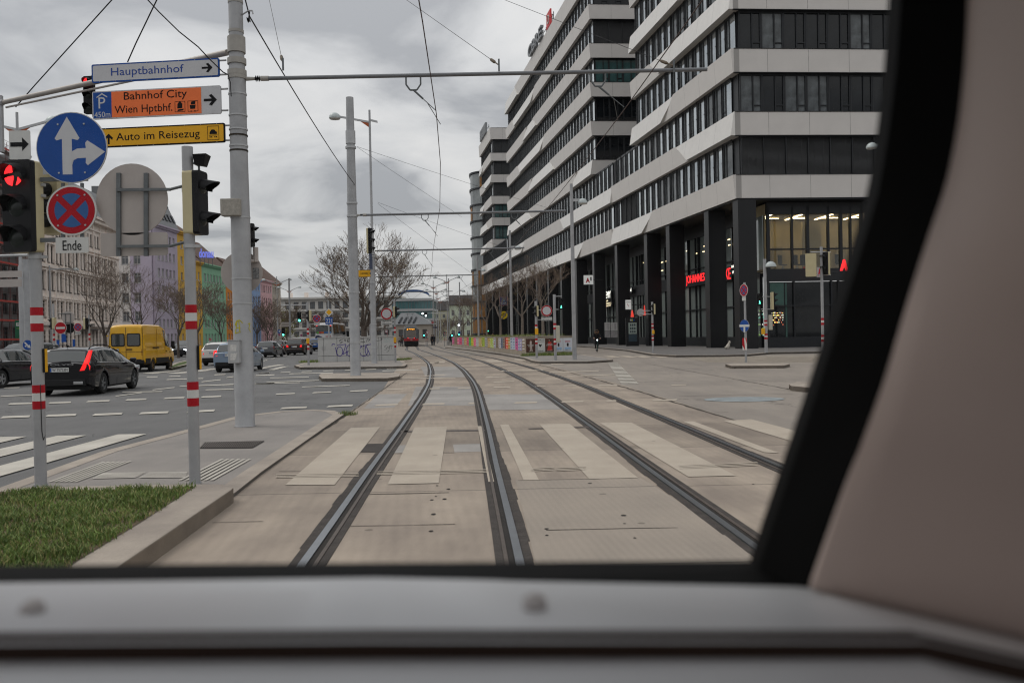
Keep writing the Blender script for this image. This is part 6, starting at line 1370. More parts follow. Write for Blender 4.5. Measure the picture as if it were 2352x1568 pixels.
# ---- cantilever arms over the tracks
def arm(label, mast, z, x1, r, hang):
    """grey pipe arm from a mast at height z out to x1, with hanger brackets"""
    E = thing('cantilever_arm', label, 'cantilever arm', (mast[0], mast[1], z), 0, 'cantilever arms over the tracks'); Y = mast[1] - .05; x0 = mast[0] + .18; L = x1 - mast[0]
    b = MB(); b.tube((.55, 0, 0), (L, .0, 0), r, r * .95, 14); b.build('pipe', mat('painted_pipe', (.17, .175, .185), .5, .2, .15, 3), E, smooth=True)
    b = MB(); b.tube((.16, 0, 0), (.32, 0, 0), r * 1.05, r * .8, 10); b.tube((.42, 0, 0), (.56, 0, 0), r * 1.25, r * 1.25, 12); b.build('clamp', mat('weathered_collar', (.33, .315, .29), .6, .2, .15, 6), E)
    b = MB()
    for i in range(3): x = .335 + i * .03; b.lathe([(.02, -.012), (.055, 0), (.02, .012)], (x, 0, 0), (1, 0, 0), 12)
    b.build('insulator', blackp, E)
    for hx, wx, wz in hang:
        h = hx - mast[0]; b = MB(); b.path([(h - .13, 0, r * .2), (h - .13, 0, -.16), (h - .06, 0, -.26), (h + .06, 0, -.26), (h + .13, 0, -.16), (h + .13, 0, r * .2)], .016, 6); d = V(wx - mast[0], 0, wz - z) - V(h, 0, -.26); b.tube(V(h, 0, -.26), V(h, 0, -.26) + d * .42, .018, .018, 6); b.tube(V(h, 0, -.26) + d * .42, V(h, 0, -.26) + d, .008, .008, 5); b.tube(V(h, 0, -.26) + d * .6, V(h, 0, -.26) + d + V(.0, .9, -.02), .007, .007, 5); b.build('hanger', steel, E)
    return E
a1 = (MB0.x, mz); AZ = 6.24
def wire_x(Y): return tx(Y) - .28 + .25 * math.sin(Y / 9.0)
w1 = lambda Y: V(wire_x(Y), Y, 5.55)
def wire2(Y):
    p = [q for q in CL2]; return V(float(np.interp(Y, [q[1] for q in CL2], [q[0] for q in CL2])) + .12 * math.sin(Y / 7), Y, 5.55)
mast2 = G(817, 862, .12); mast3 = G(860, 834, .12)
arms = []
E1 = arm('long grey pipe arm reaching right from the big mast', a1, AZ, P(1624, 155, mz).x, .036, [(wire_x(mz) - .4, w1(mz).x, 5.6), (wire2(mz).x - .45, wire2(mz).x, 5.6)])
mm = [('tall plain mast in front of the cantilever lamp', mast2, 10.8, .2, 1300), ('mast beside the small traffic lights and yellow sign', mast3, 7.4, .165, 1203), ('mast hidden in the big bare tree', V(-11.1, 70, .1), 7.4, .165, 1097), ('far mast at the end of the mast row', V(-15.2, 94, .1), 7.4, .165, 1036)]
for i, (lb, p, h, r, px) in enumerate(mm):
    E = thing('catenary_mast', lb, 'mast', p, 0, 'overhead line masts'); b = MB(); b.lathe([(r * 1.1, 0), (r, .05), (r * .95, h * .5), (r * .72, h)], (0, 0, 0), (0, 0, 1), 20); b.build('shaft', galv, E, smooth=True); b = MB()
    for z in (6.2, h * .82, h * .62, h * .3, h * .12): b.tube((0, 0, z - .04), (0, 0, z + .04), r + .01, r + .01, 18)
    if i == 0: b.tube((0, 0, 9.0), (0, 0, 9.5), r * .95, r * .95, 14)
    b.build('collar', galv2, E)
    x1 = P(px, 500, p.y).x; zz = (6.35, 6.5, 6.45, 6.4)[i]
    arm('grey pipe arm carried by the %s' % ('tall plain mast', 'mast with the small yellow sign', 'mast inside the big tree', 'far mast at the row end')[i], (p.x, p.y), zz, x1, .045, [(wire_x(p.y) - .4, w1(p.y).x, 5.6), (wire2(p.y).x - .45, wire2(p.y).x, 5.6)])
# ---- wires
def wire(label, pts, r=.007, m=None, name='overhead_wire'):
    p0 = Vector(pts[0]); b = MB(); b.path(pts, r, 5); o = b.build(name, m or wirem, world=p0); o.location = p0; return tag(o, label, 'overhead wire')
wire('contact wire above the track we ride on, running to the tram', [w1(Y) for Y in (1, 4, 8, 11, mz, 20, 27, mast2.y, 42, mast3.y, 60, 70, 82, 94, 110, 141, 200)], .0085, copper)
wire('contact wire above the track beside the postered wall', [wire2(Y) for Y in (1, 4, 8, 11, mz, 20, 27, mast2.y, 42, mast3.y, 60, 70, 82, 94, 110, 141, 200)], .0085, copper)
def sag(a, c, s=.05, n=8): return [a.lerp(c, i / n) - V(0, 0, s * 4 * (i / n) * (1 - i / n)) for i in range(n + 1)]
wire('thick black feeder cable from the big mast to the tall plain mast', sag(P(553, -40, mz - .15), P(573, 38, mz - .1), 0) + sag(P(573, 38, mz - .1), P(815, 425, mast2.y), .12)[1:], .013)
def stay(label, a, c, ins=True):
    a, c = Vector(a), Vector(c); E = thing('stay_wire', label, 'stay wire', c, 0, 'stay wires to the pipe arms'); b = MB(); b.tube(a - c, (a - c) * .04, .005, .005, 5); b.build('strand', wirem, E)
    d = (a - c).normalized(); b = MB(); b.tube(d * .02, d * .14, .012, .012, 6); b.lathe([(.012, .14), (.03, .2), (.028, .32), (.008, .38)], (0, 0, 0), d, 8); b.build('insulator', mat('brown_insulator', (.10, .075, .05), .6, .1, .3, 10), E); b = MB(); b.box((0, 0, 0), (.03, .02, .22)); b.build('clip', steel, E)
stay('stay wire slanting down to the left end of the longest pipe arm', P(612, -30, mz + 2.5), P(650, 148, mz - .05)); stay('stay wire slanting down to the middle of the longest pipe arm', P(905, -20, mz + 4), P(1146, 150, mz - .05)); stay('stay wire slanting down over the office facade to the longest pipe arm', P(1120, -15, mz + 4), P(1548, 152, mz - .05))
wire('thin stay wire from the tall plain mast to the middle of the second pipe arm', sag(P(820, 338, mast2.y), P(1060, 498, mast3.y), .02), .006); wire('thin stay wire from the tall plain mast towards the office facade', sag(P(820, 337, mast2.y), P(1300, 490, mast3.y), .05), .006)
wire('thin stay wire from the small mast to the third pipe arm', sag(P(868, 465, mast3.y), P(1180, 575, 62), .05), .007); wire('thin stay wire from the small mast down to the fourth pipe arm', sag(P(868, 468, mast3.y), P(1100, 640, 71), .03), .007)
wire('twisted black cable hanging from the upper left down to the big mast', [P(325, -15, mz - 1.2), P(365, 28, mz - .9), P(410, 72, mz - .5), P(455, 108, mz - .35), P(480, 135, mz - .25), P(512, 166, mz - .2), P(524, 172, mz - .19)], .011)
wire('loose cable end dangling on the big mast', [P(524, 172, mz - .19), P(529, 190, mz - .2), P(531, 222, mz - .21)], .009)
wire('stay rod rising from the left end of the signal gantry', [P(268, -12, 17.0), P(80, 196, 18.2), P(36, 246, 18.45)], .012); wire('stay rod rising behind the Hauptbahnhof sign', [P(370, -20, 15.6), P(312, 100, 16.2), P(293, 143, 16.35)], .012)
E = thing('pulley', 'black cable pulley hanging at the top of the big mast', 'pulley', P(571, 46, mz - .12)); b = MB(); b.lathe([(.05, -.02), (.03, 0), (.05, .02)], (0, 0, 0), (1, 0, .2), 14); b.tube((0, 0, 0), (.02, 0, .14), .012); b.build('wheel', blackp, E)
b = MB(); b.path([(-.14, .1, .13), (.0, 0, .16), (.07, 0, .16), (.08, 0, .1)], .014, 6); b.build('hook', galv2, E)
# signal gantry on the left
ga = P(522, 121, mz + .1); gb_ = P(8, 262, 18.6); gb_.z = ga.z; c = ga
E = thing('signal_gantry', 'long grey tube gantry reaching left from the big mast', 'gantry', ga); b = MB(); b.tube((0, 0, 0), gb_ - ga, .055, .05, 14); b.tube(V(0, 0, -.14) + (gb_ - ga) * .25, V(0, 0, -.12) + (gb_ - ga) * .985, .022, .022, 8); b.build('tube', mat('gantry_paint', (.36, .33, .305), .5, .2, .1, 3), E, smooth=True)
b = MB(); q = gb_ - ga; b.ob(q + V(-.12, -.02, -1.05), V(.09, 0, 0), V(0, .08, 0), V(0, 0, 1.2)); b.tube(q, q + V(-.1, 0, 0), .07); b.build('end_plate', galv, E)
f_ = (512 - 205) / (512 - 5); q = ga.lerp(gb_, .70); c = P(203, 218, q.y - .15); E = signal('traffic light with a red arrow hanging behind the direction signs', c, .22, sc(86, c.y), 3, math.radians(-6), 0, .16, back=False, sym='arrow')
b = MB(); b.tube((.03, .1, -.42), (.03, .1, .42), .02); b.build('mount', galv2, E)
# ---- street lamps
lampm = mat('lamp_shell', (.42, .46, .46), .4, .1, .05); lampg = mat('lamp_bowl', (.5, .5, .48), .3, 0, .05); orb = mat('orange_bracket', (.40, .10, .035), .6, 0, .1)
def dome(b, c, r):
    b.lathe([(r, 0), (r * .97, r * .3), (r * .8, r * .62), (r * .5, r * .86), (.02, r)], c, (0, 0, 1), 16)
def lamp_double(label, base, h=12.0, arm_=2.8, rz=0, group='double armed street lamps', tp=1.35, sides=(-1, 1)):
    E = thing('street_lamp', label, 'street lamp', base, rz, group); b = MB(); b.lathe([(.12, 0), (.12, h * .42), (.075, h * .43), (.06, h)], (0, 0, 0), (0, 0, 1), 12); b.build('post', galv, E, smooth=True); za = h - tp
    for sg in sides:
        b = MB(); b.ob(V(0, -.035, za), V(sg * arm_, 0, .75 if tp > 1 else .35), V(0, .07, 0), V(0, 0, .11)); b.build('arm', galv2, E); b = MB(); b.add([V(sg * .05, -.02, za), V(sg * .6, -.02, za + .16), V(sg * .05, -.02, za - .24), V(sg * .05, .02, za), V(sg * .6, .02, za + .16), V(sg * .05, .02, za - .24)], [(0, 1, 2), (5, 4, 3), (0, 3, 4, 1), (1, 4, 5, 2), (2, 5, 3, 0)]); b.build('bracket', orb, E)
        b = MB(); dome(b, V(sg * (arm_ + .25), 0, za + (.72 if tp > 1 else .32)), .33); hd_ = b.build('lamp_head', lampm, E, smooth=True); b = MB(); b.lathe([(.3, -.05), (.31, -.004)], (sg * (arm_ + .25), 0, za + (.72 if tp > 1 else .32)), (0, 0, 1), 14); b.build('glass_bowl', lampg, hd_)
    return E
def lamp_single(label, base, h=10.1, zh=None, arm_=.65, rz=0, r=.28):
    E = thing('street_lamp', label, 'street lamp', base, rz, 'single armed dome street lamps'); b = MB(); b.lathe([(.12, 0), (.11, h * .5), (.085, h)], (0, 0, 0), (0, 0, 1), 14); b.build('post', galv, E, smooth=True); zh = zh or h - 1.45
    b = MB(); b.ob(V(0, -.03, zh), V(arm_ - r * .5, 0, 0), V(0, .06, 0), V(0, 0, .16)); b.build('arm', galv2, E); b = MB(); dome(b, V(arm_, 0, zh - .1), r); hd_ = b.build('lamp_head', lampm, E, smooth=True); b = MB(); b.lathe([(r * .92, -.05), (r * .95, -.004)], (arm_, 0, zh - .1), (0, 0, 1), 14); b.build('glass_bowl', lampg, hd_); return E
lp = P(861, 833, mast3.y + .6); lp.z = .1
E = lamp_double('tall one armed lamp rising behind the mast with the small yellow sign', lp, P(847, 257, lp.y).z, 1.75, tp=.75, sides=(-1,))
b = MB(); b.ob(V(0, -.04, P(847, 278, lp.y).z - lp.z), V(.45, 0, -.12), V(0, .08, 0), V(0, 0, .11)); b.build('arm_stub', galv2, E)
def gx_(x, Y): return (x - 1176) / FPX * Y
lamp_double('double lamp in front of the pink house', (gx_(638.8, 144), 144, 0), 12, 1.9); 
l0 = lamp_double('double lamp before the white apartment block', (gx_(667, 166), 166, 0), 12, 1.75)
for x, Y, lb in ((1029, 147, 'double lamp nearest the end of the postered wall'), (997.8, 163, 'double lamp just right of the tram'), (1004, 185, 'second double lamp counted from the tram'), (1007.8, 212, 'third double lamp counted from the tram'), (1013, 232, 'farthest double lamp counted from the tram')):
    copy_thing(l0, (gx_(x, Y), Y, 0), 0, lb)
lamp_double('double lamp showing over the arrow board at the far left', V(gx_(52, 40), 40, 0), P(52, 258, 40).z, 1.4, tp=.85)
lamp_single('single dome lamp in front of the office columns, nearest of its row', (G(1320, 825, .12).x, G(1320, 825, .12).y, .12), 9.9, P(1320, 468, G(1320, 825, .12).y).z, .62)
lamp_single('single dome lamp second in its row, above the planter', (gx_(1176, 72), 72, .1)); lamp_single('single dome lamp third in its row', (gx_(1100, 96), 96, .1)); lamp_single('single dome lamp farthest in its row', (gx_(1058, 140), 140, .1), 10.1)
lamp_single('small dome lamp seen against the blinds at the right', (gx_(2040, 60), 60, .1), P(2000, 330, 60).z + .2, P(2000, 340, 60).z, -.9, 0, .38)
lamp_single('far left single lamp before the pale corner house', (gx_(118, 95), 95, .1), P(118, 612, 95).z, P(118, 622, 95).z, 2.9, 0, .28)
# ---- smaller poles and signs left of the tracks
def pole(label, x, y, h, r=.05, z=.1, bnd=True, cat='pole', Y=None):
    p = G(x, y, z) if Y is None else V(gx_(x, Y), Y, z); return banded_pole(label, p, h, r, bands(.85, 1.7, d=.12) if bnd else [], 'signal_pole' if bnd else 'steel_pole'), p
E, p = pole('thick grey pole behind the left striped pole carrying white sign backs', 66, 0, 5.3, .16, 0, False, Y=38)
for y0, y1, lb in ((622, 637, 'upper'), (641, 659, 'lower')):
    c = P(22, (y0 + y1) / 2, 37.8); plate_sign('sign_box', '%s pale sign box on the thick grey pole at the left edge' % lb, c, sc(56, 37.8), sc(y1 - y0, 37.8), (), backp)
b = MB(); b.tube(P(64, 586, 38) - p, P(-20, 588, 38) - p, .06); b.build('arm', galv2, E)
c = P(63.5, 792, 37.7); E = round_sign('keep_right_sign', 'small round blue sign with a white slanting arrow on the thick grey pole', c, sc(11.6, c.y), (('blue_field', [circ(sc(11.4, c.y), 30)], bluep),)); b = MB(); k = sc(1, c.y); b.prism([(-8 * k, 5 * k), (-6 * k, 7.5 * k), (3 * k, -1.5 * k), (5 * k, .8 * k), (7 * k, -7.5 * k), (-1.5 * k, -6 * k), (.5 * k, -4 * k)], (0, 0, 0), XA, ZA, .0, .006); b.prism([(-6.5 * k, -1 * k), (-3 * k, -.5 * k), (-2.5 * k, -4 * k), (-6 * k, -4.6 * k)], (0, 0, 0), XA, ZA, 0, .006); b.build('white_arrow', whitep, E)
def hazard(label, c, w, h):
    E = thing('hazard_board', label, 'hazard board', c); b = MB(); b.prism([(-w / 2, -h / 2), (w / 2, -h / 2), (w / 2, h / 2), (-w / 2, h / 2)], (0, 0, 0), XA, ZA, -.012, 0); b.build('plate', whitep, E); b = MB(); b.prism([(-w / 2, h / 2), (-w / 2, -h * .1), (w * .05, -h / 2), (w / 2 * .2, -h / 2), (-w * .1, h / 2)], (0, 0, 0), XA, ZA, 0, .003); b.prism([(w * .15, h / 2), (w / 2, 0), (w / 2, h / 2)], (0, 0, 0), XA, ZA, 0, .003); b.build('red_stripe', redp, E); return E
hazard('red and white hazard board low on the thick grey pole', P(64.5, 830, 37.6), sc(12, 37.6), sc(11, 37.6))
def poleY(label, x, Y, top, r=.05, **k):
    return pole(label, x, 0, P(x, top, Y).z, r, .05, Y=Y, **k)
poleY('thin striped pole holding the red no entry sign', 124.7, 44, 700, .05); poleY('thin striped pole with a side facing signal, right of the no entry sign', 206, 46, 725, .045)
Yn = 43.6
def no_entry(label, x, y, rp, Y): r = sc(rp, Y); return round_sign('no_entry_sign', label, P(x, y, Y), r, (('white_rim', [circ(r * .99, 32)], whitep), ('red_field', [circ(r * .94, 32)], redp), ('white_bar', [[(-r * .75, -r * .17), (r * .75, -r * .17), (r * .75, r * .17), (-r * .75, r * .17)]], whitep)), group='no entry signs')
no_entry('red no entry sign above the black estate car', 139, 753, 13.8, Yn); no_stop('no_stopping_sign', 'small no stopping sign above the black estate car', P(178.8, 751, Yn), sc(9.7, Yn)); plate_sign('supplementary_plate', 'small plate reading Anfang above the black estate car', P(178.5, 764.5, Yn), sc(13, Yn), sc(5.5, Yn), (('Anfang', -.12, -.035, .24, .08),))
c = P(156.5, 729, Yn + .3); E = thing('round_sign_back', 'pale round sign back above the no entry sign', 'road sign', c); b = MB(); b.prism(circ(sc(15, c.y), 30), (0, 0, 0), XA, ZA, -.012, 0); b.build('plate', backp, E); b = MB()
for x in (-.13, .13): b.tube((x, -.03, .2), (x, -.03, -.9), .018)
for z in (.2, -.25): b.tube((-.5, -.03, z), (.13, -.03, z), .018)
b.build('rail', steel, E)
c = P(160, 753, Yn + .35); E = thing('round_sign_back', 'black round sign back beside the no entry sign', 'road sign', c); b = MB(); b.prism(circ(sc(12, c.y), 30), (0, 0, 0), XA, ZA, -.012, 0); b.build('plate', blackp, E)
plate_sign('shop_sign', 'blue shop panel behind the no entry sign', P(146.5, 776, 60), sc(11, 60), sc(19, 60), (), bluep, whitep); plate_sign('shop_banner', 'narrow blue banner left of the blue shop panel', P(133, 791, 60), sc(6.5, 60), sc(21, 60), (), bluep, whitep); plate_sign('shop_banner', 'narrow blue banner right of the blue shop panel', P(169.5, 789, 60), sc(5.5, 60), sc(19, 60), (), bluep, whitep)
signal('side facing signal on the left of the no entry pole', P(118.5, 743, 44), .28, sc(26, 44), 2, math.radians(-86), None, .2); signal('side facing signal on the thin striped pole right of the no entry sign', P(202, 743, 46), .28, sc(26, 46), 2, math.radians(84), None, .2)
no_entry('tiny no entry sign before the green house', 482.5, 779.5, 3.4, 90)
# around the graffiti cabinet
E, p = pole('thin striped pole with a yellow box left of the graffiti cabinet', 709, 838, 3.5, .06, .12)
b = MB(); b.box((0, -.05, 1.35), (.16, .14, .3)); b.build('push_button_box', yellowp, E, bevel=.02)
signal('side facing signal on the thin pole left of the graffiti cabinet', P(707.5, 725, p.y), .3, sc(24, p.y), 2, math.radians(-84), None, .22)
no_stop('no_stopping_sign', 'no stopping sign left of the graffiti cabinet', P(727.5, 731.5, p.y), sc(9.5, p.y)); plate_sign('supplementary_plate', 'small plate reading Anfang left of the graffiti cabinet', P(728, 744, p.y), sc(13, p.y), sc(5.6, p.y), (('Anfang', -.14, -.035, .28, .09),))
b = MB(); q = P(709, 744, p.y) - p; b.tube(q, q + V(.5, 0, 0), .02); b.tube(P(709, 723, p.y) - p, P(728, 723, p.y) - p, .02); b.build('bracket', galv2, E)
E, p2 = pole('plain pole behind the cabinet holding the yellow diamond sign', 756, 0, 4.2, .05, .1, False, Y=62)
k = sc(1, 62); E = thing('priority_sign', 'yellow and white diamond priority sign over the cabinet', 'road sign', P(755.5, 717, 61.9))
for d, s_, m_ in ((.0, 11, blackf), (.002, 10.3, whitep), (.004, 6.8, yellowp)): b = MB(); b.prism([(s_ * k, 0), (0, s_ * k), (-s_ * k, 0), (0, -s_ * k)], (0, 0, 0), XA, ZA, d - .002 if d else -.012, d + .002); b.build(('rim', 'white_field', 'yellow_field')[int(d * 500)], m_, E)
plate_sign('route_sign', 'blue square road number sign reading 221', P(755.7, 736.5, 61.9), 16.6 * k, 16.2 * k, (('221', -7 * k, -5 * k, 14 * k, 10 * k),), bluep, whitep)
cb = G(730, 831, .12); cY = cb.y; cx0, cx1 = gx_(730, cY), gx_(905, cY); ctop = P(800, 775, cY).z
E = thing('switch_cabinet', 'long pale switch cabinet covered with purple and black graffiti', 'switch cabinet', (cx0, cY, .12)); cm = mat('cabinet_grey', (.44, .44, .43), .6, 0, .08, 2.0); H_ = ctop - .12; Lc = cx1 - cx0
b = MB(); b.ob((0, 0, 0), (Lc, 0, 0), (0, .5, 0), (0, 0, H_)); b.build('body', cm, E); b = MB(); b.ob((-.05, -.05, H_ + .001), (Lc + .1, 0, 0), (0, .6, 0), (0, 0, .05)); b.build('lid', cm, E)
b = MB()
for i, x in enumerate((.0, .075, .25, .415, .60, .80, .835)):
    if i: b.box((Lc * x, -.004, H_ * .5), (.014, .008, H_))
b.box((Lc / 2, -.004, H_ * .24), (Lc, .008, .014)); b.build('door_gap', trimb, E)
b = MB()
for x in (.058, .09, .40, .43, .585, .615, .78, .82): b.box((Lc * x, -.015, H_ * .58), (.035, .03, .22))
b.build('door_handle', galv2, E, bevel=.008)
def scrawl(pts, w, m, nm):
    b = MB()
    for (x0, z0), (x1, z1) in zip(pts[:-1], pts[1:]):
        d = V(x1 - x0, 0, z1 - z0)
        if d.length < 1e-5: continue
        n = V(-d.z, 0, d.x).normalized() * w; a, c = V(Lc * 0 + x0, -.007, z0), V(x1, -.007, z1); b.quad(a - n, c - n, c + n, a + n)
    b.build(nm, m, E)
pur = mat('purple_spray', (.10, .075, .27), .7, 0, .25, 12); blk = mat('black_spray', (.02, .02, .022), .7, 0, .1); tls = mat('teal_spray', (.22, .40, .38), .7, 0, .2)
def arc(cx, cz, rx, rz, a0, a1, n=14): return [(cx + rx * math.cos(math.radians(a0 + (a1 - a0) * i / n)), cz + rz * math.sin(math.radians(a0 + (a1 - a0) * i / n))) for i in range(n + 1)]
u = Lc; h = H_
for pts in (arc(u * .205, h * .68, u * .02, h * .07, 200, 20), [(u * .23, h * .6), (u * .25, h * .25)], arc(u * .285, h * .42, u * .04, h * .2, 90, 450), [(u * .25, h * .68), (u * .37, h * .72), (u * .325, h * .3)], [(u * .33, h * .3), (u * .40, h * .45), (u * .37, h * .25)], arc(u * .42, h * .45, u * .05, h * .24, 60, 330), arc(u * .60, h * .42, u * .055, h * .22, 30, 390), [(u * .55, h * .62), (u * .70, h * .7)], arc(u * .67, h * .45, u * .05, h * .25, 100, 260), [(u * .66, h * .45), (u * .68, h * .25)], [(u * .48, h * .35), (u * .52, h * .62), (u * .56, h * .3)]): scrawl(pts, .022, pur, 'purple_tag')
for pts in ([(u * .335, h * .93), (u * .29, h * .9), (u * .285, h * .86), (u * .325, h * .82), (u * .30, h * .77), (u * .285, h * .79)], [(u * .345, h * .86), (u * .36, h * .94), (u * .365, h * .84)], [(u * .43, h * .94), (u * .385, h * .92), (u * .39, h * .82), (u * .44, h * .82)], [(u * .385, h * .87), (u * .43, h * .87)], [(u * .55, h * .92), (u * .60, h * .92)], [(u * .56, h * .82), (u * .62, h * .80)], [(u * .64, h * .8), (u * .65, h * .92), (u * .69, h * .9), (u * .66, h * .84)], [(u * .74, h * .82), (u * .83, h * .86), (u * .845, h * .93), (u * .82, h * .95)]): scrawl(pts, .014, blk, 'black_tag')
for pts in ([(u * .905, h * .64), (u * .88, h * .62), (u * .875, h * .56), (u * .905, h * .53), (u * .90, h * .46), (u * .87, h * .46)], [(u * .91, h * .6), (u * .92, h * .52), (u * .945, h * .62), (u * .93, h * .4), (u * .90, h * .36)], [(u * .96, h * .68), (u * .962, h * .48)], [(u * .945, h * .6), (u * .985, h * .6)]): scrawl(pts, .009, blk, 'thin_tag')
for pts in ([(u * .865, h * .8), (u * .98, h * .8)], [(u * .87, h * .88), (u * .88, h * .95), (u * .9, h * .86), (u * .92, h * .95), (u * .94, h * .86), (u * .97, h * .95)]): scrawl(pts, .008, tls, 'teal_tag')
gq = G(690, 838, .12); grass('grass', [gx_(690, 56), gx_(732, 56), gx_(730, 53.5), gx_(686, 53.5)], [56.5, 56.5, 53.2, 53.2], .12, 1500, .12, gm, 'strip of grass at the left foot of the graffiti cabinet', 4); grass('grass', [cx1 + .05, cx1 + .9, cx1 + .9, cx1 + .05], [cY - .4, cY - .3, cY + 2, cY + 2], .12, 900, .12, gm, 'patch of grass right of the graffiti cabinet', 6)
# signals on the small mast, small yellow sign
signal('stack of black signals high on the mast with the small yellow sign', P(852, 553, mast3.y - .2), .38, sc(58, mast3.y), 3, math.radians(66), None, .26)
E = plate_sign('direction_sign', 'small yellow sign reading Autoreisezug on the mast', P(838, 628, mast3.y - .1), sc(31, mast3.y), sc(17, mast3.y), (('Autoreisezug', -.25, -.1, .45, .2),), yellowp, blackf, border=blackf); arrow_r(E, V(.22, -.003, 0), XA, .14, blackf)
plate_sign('notice_board', 'blue grey board turned edge on below the signals on the mast', P(852, 600, mast3.y - .25), .28, sc(36, mast3.y), (), mat('board_blue_grey', (.06, .075, .12), .5, 0, .1), rz=math.radians(60))
E, p = pole('thin striped pole at the right end of the graffiti cabinet', 908.5, 831, 3.6, .055, .12); b = MB(); b.box((0, -.05, 1.3), (.15, .14, .32)); b.build('push_button_box', yellowp, E, bevel=.02)
def no_vehicles(label, x, y, rp, Y): r = sc(rp, Y); return round_sign('no_vehicles_sign', label, P(x, y, Y), r, (('white_rim', [circ(r * .99, 36)], whitep), ('red_ring', [circ(r * .97, 36)], redp), ('white_field', [circ(r * .74, 36)], greyp)), group='round no vehicles signs')
no_vehicles('round white sign with red ring at the graffiti cabinet', 887.8, 720.5, 13.6, p.y); plate_sign('supplementary_plate', 'white plate under the round red ringed sign at the cabinet', P(888, 741, p.y), sc(26, p.y), sc(9.5, p.y), (('ausgenommen', -.29, .02, .58, .1), ('Linienomnibusse', -.29, -.1, .58, .1)))
signal('black signal with cream back at the right end of the cabinet', P(911, 716, p.y - .1), .26, sc(24, p.y), 2, math.radians(84), None, .24)
b = MB(); b.tube(P(908, 741, p.y) - p, P(888, 741, p.y + .05) - p, .02); b.tube(P(908, 722, p.y) - p, P(888, 722, p.y + .05) - p, .02); b.build('bracket', galv2, E)
# far signals and signs
Y = 128; E, p = poleY('far signal pole with a long arm before the white apartment block', 667, 120, 640, .12, bnd=False); b = MB(); b.tube(P(645, 701, 120) - p, P(705, 700, 120) - p, .07); b.build('arm', galv2, E)
signal('far green traffic light hanging from the long arm', P(687.5, 728, 119) + V(0, 0, 0), .55, 1.5 * .9, 3, 0, 2, .25, litm=green_on); signal('far green traffic light low at the beige end house', P(650.5, 762, 125), .5, 1.2, 3, 0, 2, .2, litm=green_on)
round_sign('mandatory_sign', 'tiny round blue arrow sign before the beige end house', P(641.5, 761, 118), sc(4.5, 118), (('blue_field', [circ(sc(4.3, 118), 24)], bluep), ('white_arrow', [[(-.14, -.04), (.02, -.04), (.02, -.13), (.18, .02), (.02, .15), (.02, .06), (-.14, .06)]], whitep))); no_stop('no_stopping_sign', 'tiny no stopping sign under the round blue arrow sign', P(641.5, 768.5, 118), sc(3.0, 118)); no_stop('no_stopping_sign', 'tiny no stopping sign above the brown car', P(692, 770, 110), sc(2.8, 110))
for y0, lb in ((742, 'upper'), (748, 'lower')): plate_sign('sign_box', '%s pale sign box far off before the beige house' % lb, P(655.5, y0, 122), sc(19, 122), sc(4.5, 122), (), backp)
E, p = poleY('far signal pole with two white lit signals above the tram stop', 1033, 150, 640, .08, bnd=False); b = MB(); b.tube(P(1030, 718, 150) - p, P(972, 720, 150) - p, .05); b.build('arm', galv2, E)
signal('far signal with white bar light right of the teal building', P(978, 722, 149.8), .42, .85, 2, 0, 1, 0, litm=white_on); signal('small far signal with white light left of its twin', P(970.5, 720, 149.8), .38, .5, 1, 0, 0, 0, litm=white_on); signal('signal with white light over the round blue sign by the trees', P(1054, 746.5, 140), .42, .6, 1, 0, 0, 0, litm=white_on)
E, p = poleY('thin pole with a round blue sign and cross by the planter end', 1055, 139, 720, .06, bnd=False); round_sign('mandatory_sign', 'small round blue sign near the planter end', P(1055, 764, 138.9), sc(3.2, 138.9), (('blue_field', [circ(sc(3.1, 138.9), 20)], bluep),)); signal('green light under the round blue sign near the planter end', P(1054, 768.5, 138.8), .3, .5, 1, 0, 0, 0, litm=green_on); signal('green light left of the planter end', P(1038, 770.5, 142), .3, .55, 1, 0, 0, 0, litm=green_on); signal('green light at the glassy ground floor behind the planter', P(1119.5, 760, 98), .3, .6, 1, 0, 0, 0, litm=green_on); signal('green light beside the tram on its right', P(974, 770, 145), .3, .6, 1, 0, 0, 0, litm=green_on)
plate_sign('warning_cross', 'white board with black cross under the white lit signal', P(1054.5, 753, 139), .5, .7, (('X', -.2, -.28, .4, .56),))
no_vehicles('round red ringed sign right of the tram', 982, 763, 3.6, 138); no_vehicles('small round red ringed sign left of the tram', 887.5, 761, 3.6, 130); no_entry('small red octagon like sign on a lamp post right of the tram', 993.5, 740, 3.2, 160); plate_sign('street_name_sign', 'dark street name board on the lamp post right of the tram', P(999.5, 751.8, 160), sc(10.5, 160), sc(2.6, 160), (), mat('navy_board', (.012, .018, .05), .5, 0, .1))
poleY('thin pole under the round red ringed sign right of the tram', 982, 138.2, 758, .05); poleY('thin pole under the small red ringed sign left of the tram', 890, 130.2, 756, .05)
for x, Y, lb in ((1021, 130, 'first thin striped pole left of the black coated walker'), (1026.5, 136, 'second thin striped pole left of the black coated walker'), (978.5, 132, 'thin striped pole close to the tram')): poleY(lb, x, Y, 768, .05)
